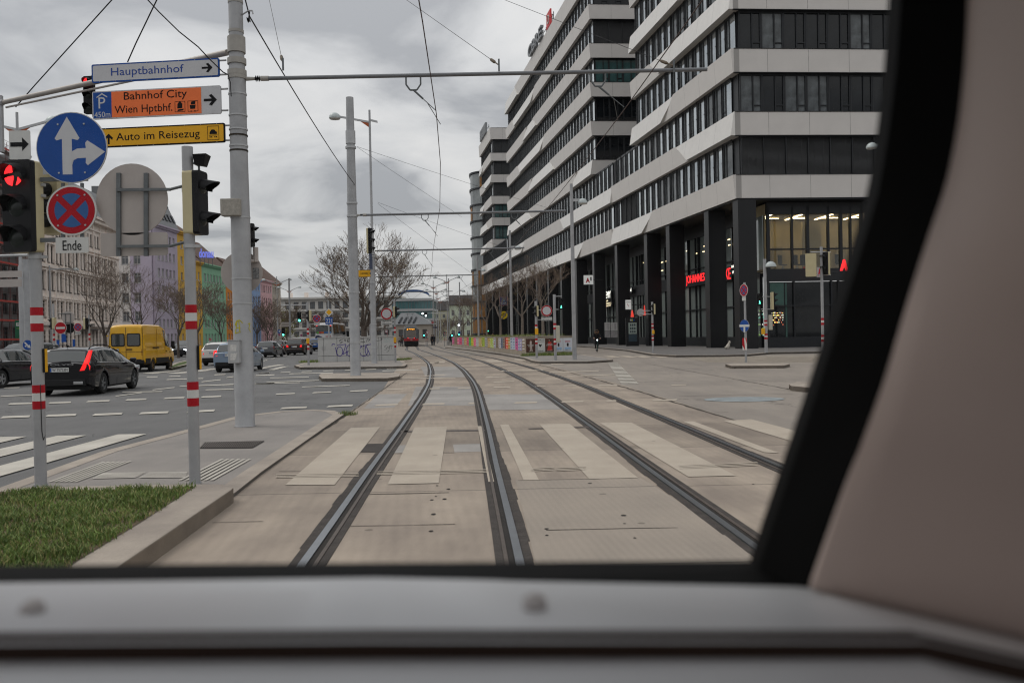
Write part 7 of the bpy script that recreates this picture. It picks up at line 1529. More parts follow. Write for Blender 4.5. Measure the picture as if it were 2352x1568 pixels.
# ---- right side: signal poles, signs
E, p = pole('striped pole in front of the brown posters', 1233, 822, 3.5, .075, .12); b = MB(); b.box((.02, -.08, 1.62), (.2, .16, .38)); b.build('push_button_box', yellowp, E, bevel=.03)
no_vehicles('round white sign with red ring above the front posters', 1255.7, 713.5, 12.9, p.y); plate_sign('supplementary_plate', 'white plate under the round red ringed sign above the posters', P(1255.7, 732, p.y), sc(25, p.y), sc(9.2, p.y), (('ausgenommen', -.32, .02, .64, .11), ('Linienomnibusse', -.32, -.12, .64, .11)))
signal('small black signal on the striped pole before the brown posters', P(1229.5, 714.5, p.y - .1), .3, sc(24, p.y), 2, math.radians(-84), None, .2); b = MB(); b.tube(P(1234, 734, p.y) - p, P(1256, 734, p.y + .05) - p, .02); b.tube(P(1234, 712, p.y) - p, P(1256, 712, p.y + .05) - p, .02); b.build('bracket', galv2, E)
E, p = pole('striped pole with the green walking man before the white posters', 1276, 826.7, 3.65, .08, .12); signal('green walking man signal above the white posters', P(1289, 698, p.y - .05), sc(11, p.y), sc(26, p.y), 2, 0, 1, .14, back=False, sym='man'); b = MB()
for y in (680.5, 710.5): b.tube(P(1276, y, p.y) - p, P(1290, y, p.y + .1) - p, .02)
b.build('bracket', galv2, E); b = MB(); b.box((.16, -.02, 1.45), (.22, .2, .95)); b.build('cream_box', mat('pale_cream_box', (.45, .43, .35), .6, 0, .1), E, bevel=.04)
E, p = pole('thin striped pole in front of the info stele', 1500, 810, 3.55, .07, .12); signal('black signal with cream edge on the thin striped pole at the stele', P(1498, 710, p.y - .05), .3, sc(24, p.y), 2, math.radians(-80), None, .2); b = MB()
for y in (713.5, 721.5): b.tube(P(1497, y, p.y) - p, P(1474, y, p.y) - p, .025)
b.build('bracket', galv2, E); b = MB(); b.box((.03, -.06, 1.45), (.16, .14, .28)); b.build('push_button_box', yellowp, E, bevel=.02)
c = P(1471.5, 717.5, p.y + .05); E = thing('round_sign_back', 'small round sign back in front of the info stele', 'road sign', c); b = MB(); b.prism(circ(sc(8.6, c.y), 28), (0, 0, 0), XA, ZA, -.012, 0); b.build('plate', backp, E); b = MB(); b.box((0, -.02, 0), (.3, .03, .3)); b.build('rail', galv, E)
E, p = pole('leaning grey sign pole on the small right island', 1713.5, 832, 3.6, .05, .12, False)
no_stop('no_stopping_sign', 'no stopping sign turned sideways on the right island pole', P(1708, 666.5, p.y - .05), sc(14.3, p.y), math.radians(-66)); plate_sign('supplementary_plate', 'tiny white plate under the sideways no stopping sign', P(1708.5, 686, p.y - .05), sc(9, p.y), sc(9, p.y), (), rz=math.radians(-40)); c = P(1709.6, 748, p.y - .05); round_sign('keep_side_sign', 'round blue sign turned sideways on the right island pole', c, sc(14, p.y), (('blue_field', [circ(sc(13.8, p.y), 30)], bluep), ('white_arrow', [[(-.3, -.05), (.3, -.05), (.3, .05), (-.3, .05)], [(-.05, -.3), (.05, -.3), (.05, 0), (-.05, 0)]], whitep)), rz=math.radians(-58)); E = hazard('red and white hazard board low on the right island pole', P(1710.3, 790, p.y - .05), sc(14, p.y), sc(28, p.y)); E.rotation_euler = (0, 0, math.radians(-62))
E, p = pole('striped signal pole with a walking man light at the corner shop', 1760, 809.8, 5.9, .1, .12); dm = MB(); dome(dm, V(.35, -.1, P(1767, 613, p.y).z - p.z), .35); dm.build('lamp_head', lampm, E, smooth=True); b = MB(); b.box((-.18, -.05, 1.35), (.2, .18, .38)); b.build('push_button_box', yellowp, E, bevel=.02)
b = MB(); b.box((.3, 0, 1.9), (.22, .2, .95)); b.build('cream_box', mat('pale_cream_box', (.45, .43, .35), .6, 0, .1), E, bevel=.03); b = MB()
for y in (681, 710): b.tube(P(1748, y, p.y) - p, P(1776, y, p.y) - p, .025)
b.build('bracket', galv2, E)
signal('green walking man signal at the corner shop', P(1744.5, 687.5, p.y - .1), sc(12, p.y), sc(27, p.y), 2, 0, 1, .16, back=False, sym='man'); signal('three lens signal seen from the side at the corner shop', P(1778, 691, p.y), .5, sc(40, p.y), 3, math.radians(84), None, .28)
E, p = poleY('right signal pole partly behind the tram window frame', 1890, 44, 569, .07); b = MB()
for y in (579, 631): b.tube(P(1862, y, 44) - p, P(1908, y, 44) - p, .025)
b.build('bracket', galv2, E)
signal('large cream backed signal turned away at the right', P(1861.5, 609, 44), sc(23, 44), sc(53, 44), 3, math.radians(172), None, .2); signal('black signal beside the large cream one at the right', P(1893, 605, 43.9), sc(20, 44), sc(52, 44), 2, math.radians(-70), None, .22)
# ================================================================== PLANTER, POSTERS, SHOP SIGNS
conc_w = weathered('planter_concrete', (0.36, 0.315, 0.255), (0.25, 0.215, 0.17), 0.85, sc=1.4, speck=0.3, bump=.3)
PWX = lambda Y: .95 - .147 * (Y - 59.5)
zt0 = 1.42
rq = G(1320, 811, .12); pr_ = V(gx_(1316.5, 60.6), 60.6, 0)
E = thing('planter', 'long concrete planter wall carrying the row of posters', 'planter', (PWX(59.5), 59.5, .12)); W0 = E.location
def wallp(a, c, th, z0, z1, b): d = (c - a).normalized(); n = V(d.y, -d.x, 0); b.ob(V(a.x, a.y, z0), c - a, -n * th, V(0, 0, z1 - z0))
A_ = V(PWX(59.5), 59.5, 0); B_ = V(PWX(124), 124, 0)
b = MB(); b.slab([(A_.x, A_.y), (pr_.x, pr_.y), (3.2, 66), (-5.5, 124), (B_.x, B_.y)], .1, zt0); b.build('wall', conc_w, E, world=W0)
b = MB(); b.slab([(A_.x - .04, A_.y - .04), (pr_.x + .04, pr_.y - .04), (3.24, 66), (-5.5, 124.05), (B_.x - .05, B_.y)], zt0 + .001, zt0 + .03); b.build('coping', conc_w, E, world=W0)
grass('ground_cover', [PWX(62) + .2, 3.9, 3.0, -5.8, PWX(123) + .2], [60.0, 61, 66, 123, 123], zt0 + .03, 9000, .17, [mat('cover_green', (.10, .125, .03), .7, 0, .4, 2), gm[0], gm[2]], 'low green ground cover growing on top of the postered planter', 5)
grass('grass', [gx_(1195, 58.6), gx_(1318, 59.3), gx_(1318, 60.5), PWX(59.5) + .2, PWX(59.5) - .3], [58.4, 58.9, 60.5, 59.4, 59.2], .12, 3500, .20, [gm[1], gm[0], gm[2]], 'dark green grass strip at the foot of the front posters', 9)
pcols = dict(pink=(.62, .10, .27), bro=(.22, .16, .09), hot=(.70, .05, .17), gry=(.22, .21, .21), mus=(.40, .25, .02), grn=(.07, .42, .09), dkg=(.07, .07, .08), yel=(.58, .55, .02), lgr=(.45, .46, .47), lim=(.36, .46, .03), lbl=(.40, .46, .55), pal=(.50, .47, .50), sla=(.12, .16, .24), brw=(.28, .22, .17), red=(.30, .03, .03), ora=(.75, .10, .03), ybk=(.35, .25, .02), mag=(.55, .10, .28), lav=(.27, .25, .42), whi=(.58, .57, .55), bl=(.03, .03, .035))
def pm(k): return mat('poster_' + k, pcols[k], .7, 0, .12, 6)
def pY(x): return 9.70 / ((x - 1176) / 2000 + .147)
zb = [280, 318, 375, 408, 425, 462, 505, 550, 590, 635, 680, 725, 775, 835, 890, 945, 990, 1055, 1095, 1150, 1195, 1230, 1270, 1290, 1332, 1372, 1465, 1515, 1590, 1655]
zc_ = 'pink bro hot mag hot gry mus hot grn yel hot lgr mus lim gry mus lim lbl bro pal sla brw red ora ybk lbl mag lav brw'.split()
adj = 'magenta brown rose mauve crimson grey ochre coral emerald lemon scarlet silver mustard lime taupe amber chartreuse sky umber chalk slate tan maroon orange black-and-yellow ice-blue fuchsia lavender sandy'.split()
dirp = (A_ - B_).normalized(); rnd = random.Random(8); nrm = dirp.cross(ZA)
for i, k in enumerate(zc_):
    y0, y1 = pY(1004.9 + zb[i] * .12206), pY(1004.9 + zb[i + 1] * .12206); o = V(PWX(y0), y0, .48 + rnd.uniform(-.03, .02)) + nrm * .004; w = (V(PWX(y1), y1, 0) - V(PWX(y0), y0, 0)).length - .03; h = .86 + rnd.uniform(-.03, .05)
    E = thing('poster', '%s poster pasted on the long planter wall, %s' % (adj[i], 'near its front corner' if i > 20 else 'midway along it' if i > 9 else 'towards its far end'), 'poster', o, 0, 'posters pasted along the planter'); b = MB(); b.prism([(0, rnd.uniform(-.04, .03)), (w * .5, rnd.uniform(-.02, .02)), (w, rnd.uniform(-.04, .03)), (w, h), (0, h + rnd.uniform(-.03, .02))], (0, 0, 0), dirp, ZA, 0, .006); b.build('sheet', pm(k), E)
    b = MB(); reps = max(1, int(w / .85))
    for j in range(reps):
        xo = w * j / reps; ww = w / reps
        for q in range(4): x0 = xo + ww * rnd.uniform(.08, .3); z_ = h * (.08 + .23 * q + rnd.uniform(0, .05)); b.prism([(x0, z_), (xo + ww * rnd.uniform(.6, .92), z_), (xo + ww * rnd.uniform(.6, .92), z_ + h * rnd.uniform(.03, .16)), (x0, z_ + h * .08)], nrm * .006, dirp, ZA, 0, .002)
    b.build('print', pm(rnd.choice(['whi', 'bl', 'whi', 'dkg'] if k not in ('lbl', 'pal', 'lgr') else ['sla', 'red', 'gry'])), E)
fd = (V(pr_.x, pr_.y, 0) - A_).normalized(); fn = fd.cross(ZA); fY = lambda x: A_ + fd * ((x - 1208.5) / (1316.5 - 1208.5) * (V(pr_.x, pr_.y, 0) - A_).length)
pbr = mat('poster_brown_brick', (.075, .032, .022), .7, 0, .3, 8); skin = mat('poster_skin', (.32, .17, .12), .7, 0, 0); palec = mat('poster_pale_cloth', (.50, .40, .36), .7, 0, .1); redc = mat('poster_red_dress', (.42, .035, .025), .7, 0, .2, 9); hairb = mat('poster_dark_hair', (.02, .012, .01), .7, 0, 0)
def fposter(label, x0, x1, m):
    o = fY(x0) + V(0, 0, .36) + fn * .004; w = (fY(x1) - fY(x0)).length - .02; E = thing('poster', label, 'poster', o, 0, 'large posters on the planter front'); b = MB(); b.prism([(0, 0), (w, 0), (w, .92), (0, .92)], (0, 0, 0), fd, ZA, 0, .006); b.build('sheet', m, E); return E, w, .92
def pp(E, nm, polys, m, d=.008): b = MB(); [b.prism(p, fn * .006, fd, ZA, 0, d - .006) for p in polys]; b.build(nm, m, E)
def lab(E, s, x, z, w, h, m=whitep, d=.012): text(s, fn * .006, fd, ZA, w, h, m, E, at=(x, z), d0=d - .008, d1=d - .004)
E, w, h = fposter('brown brick poster of a woman in pale trousers, first from the corner', 1208.7, 1230, pbr)
pp(E, 'pale_clothing', [[(w * .38, .48), (w * .6, .48), (w * .62, .76), (w * .42, .76)], [(w * .42, .06), (w * .5, .06), (w * .5, .5), (w * .38, .5)], [(w * .58, .06), (w * .68, .06), (w * .62, .5), (w * .5, .5)]], palec); pp(E, 'face', [circ(.045, 12, w * .5, .83)], skin); pp(E, 'hair', [[(w * .43, .76), (w * .45, .88), (w * .55, .88), (w * .58, .76), (w * .54, .84), (w * .46, .84)]], hairb, .0095)
lab(E, 'PARIS MARKT', w * .14, .47, w * .72, .065); lab(E, 'BAUERNMARKT', w * .22, .38, w * .58, .06); lab(E, 'SEZANE.COM', w * .28, .05, w * .44, .045)
E, w, h = fposter('white poster with a black heart and bold black headline', 1230.2, 1251.7, whitep)
lab(E, 'SEZANE.COM', w * .05, .79, w * .9, .09, blackf); lab(E, 'WIEN 24.03.2023', w * .05, .68, w * .9, .06, blackf); lab(E, 'BAUERNMARKT 1', w * .12, .04, w * .78, .06, blackf)
pp(E, 'heart', [[(w * .5, .32), (w * .66, .46), (w * .655, .52), (w * .6, .54), (w * .5, .49), (w * .40, .54), (w * .345, .52), (w * .34, .46)]], blackf)
E, w, h = fposter('brown poster of a dark haired woman in a red dress', 1252, 1272, pbr)
pp(E, 'red_dress', [[(w * .2, .08), (w * .84, .08), (w * .7, .48), (w * .74, .66), (w * .6, .7), (w * .42, .7), (w * .32, .6), (w * .36, .45)]], redc); pp(E, 'face', [circ(.06, 12, w * .5, .8)], skin); pp(E, 'hair', [[(w * .42, .82), (w * .5, .9), (w * .62, .86), (w * .68, .7), (w * .6, .7), (w * .56, .82)]], hairb, .0095)
lab(E, 'SEZANE.COM', w * .18, .5, w * .64, .065); lab(E, 'BAUERNMARKT 1', w * .08, .41, w * .84, .065); lab(E, 'WIEN 24.03.2023', w * .16, .06, w * .66, .05)
lbx = mat('poster_light_blue', (.25, .40, .58), .7, 0, .1); rdl = mat('poster_red_letters', (.48, .03, .05), .7, 0, 0)
for x0, x1, lb in ((1272.4, 1293, 'white exhibition poster behind the striped pole with the walking man'), (1293.3, 1314.5, 'white exhibition poster with red headline at the right end of the planter')):
    E, w, h = fposter(lb, x0, x1, mat('poster_cool_white', (.52, .54, .58), .7, 0, .06)); lab(E, 'BANKSY', w * .2, .62, w * .6, .13, rdl); pp(E, 'figure', [[(w * .42, .34), (w * .58, .34), (w * .62, .5), (w * .56, .58), (w * .44, .58), (w * .38, .5)]], hairb); pp(E, 'blue_box', [[(w * .15, .15), (w * .85, .15), (w * .85, .27), (w * .15, .27)]], lbx); lab(E, 'Stadthalle, Tor 1', w * .15, .07, w * .7, .05, blackf)
# projecting shop signs
def boxsign(name, label, x0, y0, x1, y1, Y, m, rim=None, t=.2):
    a, c = P(x0, y1, Y), P(x1, y0, Y); E = thing(name, label, 'shop sign', a); w, h = c.x - a.x, c.z - a.z; b = MB(); b.prism([(0, 0), (w, 0), (w, h), (0, h)], (0, 0, 0), XA, ZA, -t, 0); b.build('box', rim or steel, E); e_ = w * .03; b = MB(); b.prism([(e_, e_), (w - e_, e_), (w - e_, h - e_), (e_, h - e_)], (0, 0, 0), XA, ZA, 0, .006); b.build('face', m, E)
    b = MB(); b.tube((w, .1, h * .5), (w + 1.2, .25, h * .5), .05); b.build('bracket', fram, E); return E, w, h
a1r = mat('dark_red_letter', (.45, .015, .03), .5, 0, 0)
E, w, h = boxsign('shop_sign', 'square white box sign with a big red letter A', 1340.3, 631.2, 1363, 654, 106, emis('white_sign_face', (.62, .62, .60), .25)); text('A', (0, -.006, 0), XA, ZA, w * .42, h * .5, a1r, E, at=(w * .22, h * .2), d0=0, d1=.02, bold=.05); text('1', (0, -.006, 0), XA, ZA, w * .13, h * .38, blackf, E, at=(w * .68, h * .4), d0=0, d1=.02, bold=.04)
E, w, h = boxsign('shop_sign', 'dark blue supermarket box sign with orange rim among the trees', 1148.2, 680.5, 1165, 701.5, 140, mat('navy_sign', (.03, .05, .13), .5, 0, 0), mat('orange_rim', (.70, .17, .04), .5, 0, 0))
b = MB(); li = mat('light_blue_stripe', (.15, .35, .5), .5, 0, 0)
for i in range(4): b.prism([(w * (.28 + .1 * i), h * .45), (w * (.36 + .1 * i), h * .45), (w * (.46 + .08 * i), h * .82), (w * (.40 + .08 * i), h * .82)], (0, -.006, 0), XA, ZA, 0, .02)
b.build('stripe', li, E); text('HOFER', (0, -.006, 0), XA, ZA, w * .66, h * .18, whitep, E, at=(w * .17, h * .16), d0=0, d1=.02)
c = P(1157, 723.5, 130); r = sc(8.8, 130); E = thing('shop_sign', 'round yellow hanging shop sign with black scrawled letters', 'shop sign', c); b = MB(); b.prism(circ(r, 32), (0, 0, 0), XA, ZA, -.15, 0); b.build('disc', mat('yellow_disc', (.60, .42, .01), .5, 0, .05), E); text('EAT', (0, 0, 0), XA, ZA, r * .9, r * .4, blackf, E, at=(-r * .3, r * .25), d0=0, d1=.02, bold=.03); text('WRONK', (0, 0, 0), XA, ZA, r * 1.5, r * .42, blackf, E, at=(-r * .8, -r * .25), d0=0, d1=.02, bold=.03); text('DELI DINNER', (0, 0, 0), XA, ZA, r * .9, r * .16, blackf, E, at=(-r * .45, -r * .65), d0=0, d1=.02)
b = MB(); b.tube((r * .8, .05, 0), (r + 1.3, .2, 0), .05); b.build('bracket', fram, E)
E, w, h = boxsign('shop_sign', 'small white partner sign with a red slash near the academy', 1436.5, 688.2, 1450, 711, 88, emis('white_sign_face', (.62, .62, .60), .25)); b = MB(); b.prism([(w * .3, h * .58), (w * .36, h * .6), (w * .56, h * .33), (w * .5, h * .3)], (0, -.006, 0), XA, ZA, 0, .02); b.build('slash', a1r, E); text('A1 Partner', (0, -.006, 0), XA, ZA, w * .84, h * .1, blackf, E, at=(w * .08, h * .72), d0=0, d1=.02)
E, w, h = boxsign('shop_sign', 'white and red flag sign with an A at the corner shop', 1876, 613, 1890, 637, 66, mat('pale_flag', (.42, .38, .38), .6, 0, .1)); text('A', (0, -.006, 0), XA, ZA, w * .7, h * .7, a1r, E, at=(w * .15, h * .15), d0=0, d1=.02, bold=.04)
p = P(1929, 622, 66.5); E = thing('shop_letter', 'single lit red slanted letter A beside the tram window frame', 'shop sign', p); text('A', (0, 0, 0), XA, ZA, .6, .85, redneon, E, d0=0, d1=.2, bold=.06)
for (x0, y0, x1, y1, lb, m) in ((1448.5, 712, 1456, 728, 'red flame like banner behind the info stele', emis('red_banner', (.75, .06, .04), .5)), (1478, 701, 1483, 724, 'red slanted banner beside the third column', emis('red_banner', (.75, .06, .04), .5))):
    a, c = P(x0, y1, 84), P(x1, y0, 84); E = thing('shop_banner', lb, 'banner', a); w, h = c.x - a.x, c.z - a.z; b = MB(); b.prism([(0, 0), (w, 0), (w * .65, h), (w * .35, h)], (0, 0, 0), XA, ZA, -.05, 0); b.build('cloth', m, E)
for x0, x1, lb in ((1389, 1401, 'left pale poster sheet in the academy window'), (1403, 1418, 'right pale poster sheet in the academy window')):
    a, c = P(x0, 775, 94), P(x1, 740, 94); E = thing('window_poster', lb, 'poster', a); w, h = c.x - a.x, c.z - a.z; b = MB(); b.prism([(0, h * .45), (w, h * .45), (w, h), (0, h)], (0, 0, 0), XA, ZA, -.02, 0); b.build('sheet', mat('pale_window_sheet', (.42, .41, .40), .7, 0, .15, 3), E); b = MB(); b.prism([(0, 0), (w, 0), (w, h * .43), (0, h * .43)], (0, 0, 0), XA, ZA, -.02, 0); b.prism([(w * .55, h * .5), (w * .75, h * .5), (w * .75, h * .94), (w * .55, h * .94)], (0, 0, 0), XA, ZA, 0, .004); b.build('print', mat('window_print', (.28, .27, .27), .7, 0, .3, 3), E)
# info stele
q = G(1452, 794.5, .12); Y = q.y; a, c = P(1438.5, 794.5, Y), P(1466.5, 729.5, Y); E = thing('info_stele', 'black information stele with a pale district map', 'info stele', V(a.x, Y, .12)); w, h = c.x - a.x, c.z - .12
b = MB(); b.prism([(0, 0), (w, 0), (w, h), (0, h)], (0, 0, 0), XA, ZA, -.35, 0); b.build('body', mat('stele_black', (.014, .014, .016), .3, 0, .1), E)
mp_ = mat('map_paper', (.36, .42, .38), .5, 0, .25, 2.5); b = MB(); b.prism([(w * .2, h * .43), (w * .84, h * .43), (w * .84, h * .83), (w * .2, h * .83)], (0, 0, 0), XA, ZA, 0, .004); b.build('map', mp_, E); b = MB()
for i in range(3):
    for j in range(3): x, z = w * (.32 + .16 * i), h * (.47 + .12 * j); b.prism([(x, z), (x + w * .11, z), (x + w * .11, z + h * .07), (x, z + h * .075)], (0, 0, 0), XA, ZA, .004, .008)
b.build('map_blocks', mat('map_dark_blocks', (.04, .06, .07), .5, 0, .2), E); b = MB(); b.prism([(w * .2, h * .16), (w * .84, h * .16), (w * .84, h * .42), (w * .2, h * .42)], (0, 0, 0), XA, ZA, 0, .004); b.build('legend', mat('legend_blue', (.04, .065, .085), .5, 0, .4, 9), E)
for i, m in enumerate((greyp, mat('lime_disc', (.45, .45, .02), .5, 0, 0), bluep)): b = MB(); b.prism(circ(w * .08, 16, w * (.4 + .11 * i), h * .92), (0, 0, 0), XA, ZA, .002 * i, .004 + .002 * i); b.build('emblem', m, E)
# ================================================================== PEOPLE AND DOG
cloth_b = mat('black_cloth', (.012, .012, .014), .9, 0, .3, 6); denim = mat('dark_denim', (.02, .025, .04), .9, 0, .3, 6); skinm = mat('skin', (.42, .24, .17), .6, 0, .05); shoe = mat('shoe_white', (.4, .39, .38), .7, 0, .1); fur = mat('brown_fur', (.16, .095, .05), .95, 0, .4, 20, .6, 40); hairm = mat('dark_hair', (.02, .014, .01), .8, 0, .1)
def skinned(name, J, Eg, R, mats_, pick, parent, root=0):
    me = bpy.data.meshes.new('tmp'); me.from_pydata([J[k] for k in J], [], []) ; keys = list(J); me.from_pydata([], [], []) if False else None
    bpy.data.meshes.remove(me); me = bpy.data.meshes.new(name); me.from_pydata([tuple(J[k]) for k in keys], [(keys.index(a), keys.index(c)) for a, c in Eg], [])
    ob = bpy.data.objects.new('tmp', me); COL.objects.link(ob); ob.modifiers.new('s', 'SKIN'); sl = me.skin_vertices[0].data if me.skin_vertices else None
    if sl is None:
        bm_ = __import__('bmesh').new(); bm_.from_mesh(me); bm_.verts.layers.skin.verify(); bm_.to_mesh(me); bm_.free(); sl = me.skin_vertices[0].data
    for i, k in enumerate(keys): r = R[k]; sl[i].radius = (r, r) if not isinstance(r, tuple) else r; sl[i].use_root = (i == root)
    s2 = ob.modifiers.new('u', 'SUBSURF'); s2.levels = 1; s2.render_levels = 1
    dg = bpy.context.evaluated_depsgraph_get(); nm = bpy.data.meshes.new_from_object(ob.evaluated_get(dg)); bpy.data.objects.remove(ob)
    nm.name = name
    nm.materials.clear()
    for m in mats_: nm.materials.append(m)
    for p in nm.polygons: p.material_index = pick(p.center)
    nm.shade_smooth(); o = bpy.data.objects.new(name, nm); COL.objects.link(o); o.parent = parent; return o
def person(label, loc, rz, pose=None, top=cloth_b, legs=cloth_b, feet=cloth_b, h=1.75, fingers=True, hair=hairm, group=None, coat=False):
    E = thing('person', label, 'person', loc, rz, group)
    J = dict(pel=(0, 0, .95), sp=(0, 0, 1.15), ch=(0, 0, 1.36), nk=(0, 0, 1.50), hd=(0, .015, 1.60), ht=(0, .02, 1.70), sl=(-.17, 0, 1.42), sr=(.17, 0, 1.42), el=(-.23, -.03, 1.14), er=(.23, -.03, 1.14), wl=(-.24, .05, .90), wr=(.24, .05, .90), pl=(-.24, .07, .84), pr=(.24, .07, .84),
             hl=(-.10, 0, .90), hr=(.10, 0, .90), kl=(-.11, .05, .50), kr=(.11, -.03, .50), al=(-.11, .0, .09), ar=(.11, -.10, .09), tl=(-.11, .15, .045), tr=(.11, .05, .045))
    if pose: J.update(pose)
    Eg = [('pel', 'sp'), ('sp', 'ch'), ('ch', 'nk'), ('nk', 'hd'), ('hd', 'ht'), ('ch', 'sl'), ('ch', 'sr'), ('sl', 'el'), ('sr', 'er'), ('el', 'wl'), ('er', 'wr'), ('wl', 'pl'), ('wr', 'pr'), ('pel', 'hl'), ('pel', 'hr'), ('hl', 'kl'), ('hr', 'kr'), ('kl', 'al'), ('kr', 'ar'), ('al', 'tl'), ('ar', 'tr')]
    R = dict(pel=(.16, .12), sp=(.15, .115), ch=(.17, .12), nk=.062, hd=.095, ht=.075, sl=.075, sr=.075, el=.055, er=.055, wl=.04, wr=.04, pl=.035, pr=.035, hl=.10, hr=.10, kl=.07, kr=.07, al=.05, ar=.05, tl=.04, tr=.04)
    if coat: R['pel'] = (.2, .15); R['hl'] = R['hr'] = .13
    if fingers:
        for s_ in 'lr':
            p = Vector(J['p' + s_]); w = Vector(J['w' + s_]); d = (p - w).normalized(); sd = d.cross(V(0, 1, 0) if abs(d.y) < .8 else V(0, 0, 1)).normalized()
            for i, (o_, ln) in enumerate(((-.026, .07), (-.009, .08), (.009, .075), (.026, .06))): k = 'f%s%d' % (s_, i); J[k] = p + sd * o_ + d * ln + V(0, 0, -.012 * i * .3); R[k] = .009; Eg.append(('p' + s_, k))
            k = 'f%s9' % s_; J[k] = w.lerp(p, .5) + sd * (-.055) + d * .03; R[k] = .010; Eg.append(('p' + s_, k))
    f = h / 1.75; J = {k: Vector(v) * f for k, v in J.items()}; hd = J['hd']; nk = J['nk']; pel = J['pel']
    an = [J['al'], J['ar'], J['tl'], J['tr']]; hands = [J['pl'], J['pr']]
    def pick(c):
        if min((c - q).length for q in an) < .09 : return 2
        if min((c - q).length for q in hands) < .085: return 3
        if (c - hd).length < .14 and c.z > nk.z + .02: return 3
        if c.z < pel.z - (.0 if not coat else .25): return 1
        return 0
    skinned('body', J, Eg, R, [top, legs, feet, skinm], pick, E)
    b = MB(); hc = hd.lerp(J['ht'], .55); n_ = 12
    b.lathe([(.105 * f, -.05), (.112 * f, .0), (.10 * f, .06), (.06 * f, .1), (.01, .115)], hc - V(0, .03, 0), (0, -.25, 1), 12); b.build('hair', hair, E, smooth=True)
    b = MB(); fc = hd + V(0, .10 * f, .01)
    for sx in (-.034, .034): b.lathe([(.011, -.004), (.011, .006)], fc + V(sx, 0, .015), (0, 1, 0), 8)
    b.box(fc + V(0, .002, -.055), (.045, .008, .008)); b.build('face_features', mat('face_dark', (.06, .03, .025), .6, 0, 0), E); b = MB(); b.add([fc + V(-.014, -.01, -.03), fc + V(.014, -.01, -.03), fc + V(0, .022, -.025), fc + V(0, -.008, .02)], [(0, 1, 2), (1, 3, 2), (3, 0, 2), (0, 3, 1)]); b.build('nose', skinm, E)
    b = MB()
    for sg in (-1, 1): b.lathe([(.02, -.012), (.028, 0), (.02, .012)], hd + V(sg * .1 * f, -.005, 0), (1, 0, 0), 8)
    b.build('ear', skinm, E); return E
rp_ = G(1371, 808, .12)
pose = dict(pel=(0, -.18, .93), sp=(0, -.10, 1.13), ch=(0, .03, 1.31), nk=(0, .12, 1.43), hd=(0, .19, 1.50), ht=(0, .23, 1.59), sl=(-.19, .02, 1.36), sr=(.19, .02, 1.36), el=(-.31, .16, 1.12), er=(.31, .16, 1.12), wl=(-.24, .37, 1.03), wr=(.24, .37, 1.03), pl=(-.22, .43, 1.02), pr=(.22, .43, 1.02), hl=(-.09, -.17, .88), hr=(.09, -.17, .88), kl=(-.10, .02, .55), kr=(.09, -.06, .52), al=(-.05, -.02, .20), ar=(.06, -.24, .20), tl=(-.05, .13, .16), tr=(.07, -.09, .16))
E = person('rider in black with a fur hood leaning over an electric scooter', rp_, math.radians(180), pose, legs=cloth_b, feet=shoe, h=1.78)
J_ = Vector((0, .19, 1.50)) * (1.78 / 1.75)
b = MB()
for i in range(20):
    t = 6.2832 * i / 20; t2 = 6.2832 * (i + 1) / 20; rr = lambda t: V(.13 * math.cos(t), -.04 + .02 * math.sin(t), .13 * math.sin(t) + .02); b.tube(J_ + rr(t), J_ + rr(t2), .045, .045, 7, False)
b.build('fur_hood', fur, E, smooth=True)
b = MB(); b.lathe([(.105, 0), (.10, .06), (.05, .10)], J_ + V(0, .0, .06), (0, .2, 1), 12); b.box(J_ + V(0, .13, .075), (.15, .12, .015)); b.build('cap', cloth_b, E)
E = thing('electric_scooter', 'black electric scooter with a lit headlamp under the rider', 'electric scooter', rp_, math.radians(180)); b = MB(); b.box((0, -.08, .14), (.16, .72, .05)); b.build('deck', trimb, E, bevel=.015); b = MB(); b.tube((0, .36, .16), (0, .44, 1.05), .024); b.tube((0, .28, .14), (0, .40, .3), .03); b.build('stem', mat('scooter_teal_stem', (.02, .06, .055), .4, .2, 0), E); b = MB(); b.tube((-.27, .43, 1.04), (.27, .43, 1.04), .016); b.build('handlebar', trimb, E)
for y in (.46, -.50): b = MB(); b.lathe([(.06, -.025), (.11, -.022), (.11, .022), (.06, .025)], (0, y, .11), (1, 0, 0), 18); b.build('wheel', tyre, E, smooth=True)
b = MB(); b.lathe([(.045, 0), (.03, .02)], (0, .47, .92), (0, 1, 0), 12); b.build('headlamp', white_on, E)
walk = dict(kl=(-.11, .16, .52), al=(-.11, .14, .09), tl=(-.11, .30, .06), kr=(.11, -.02, .5), ar=(.11, -.28, .13), tr=(.11, -.18, .05), wl=(-.25, -.12, .92), wr=(.25, .16, .92), pl=(-.25, -.12, .86), pr=(.25, .18, .86))
g4 = 'people on the far tram stop'
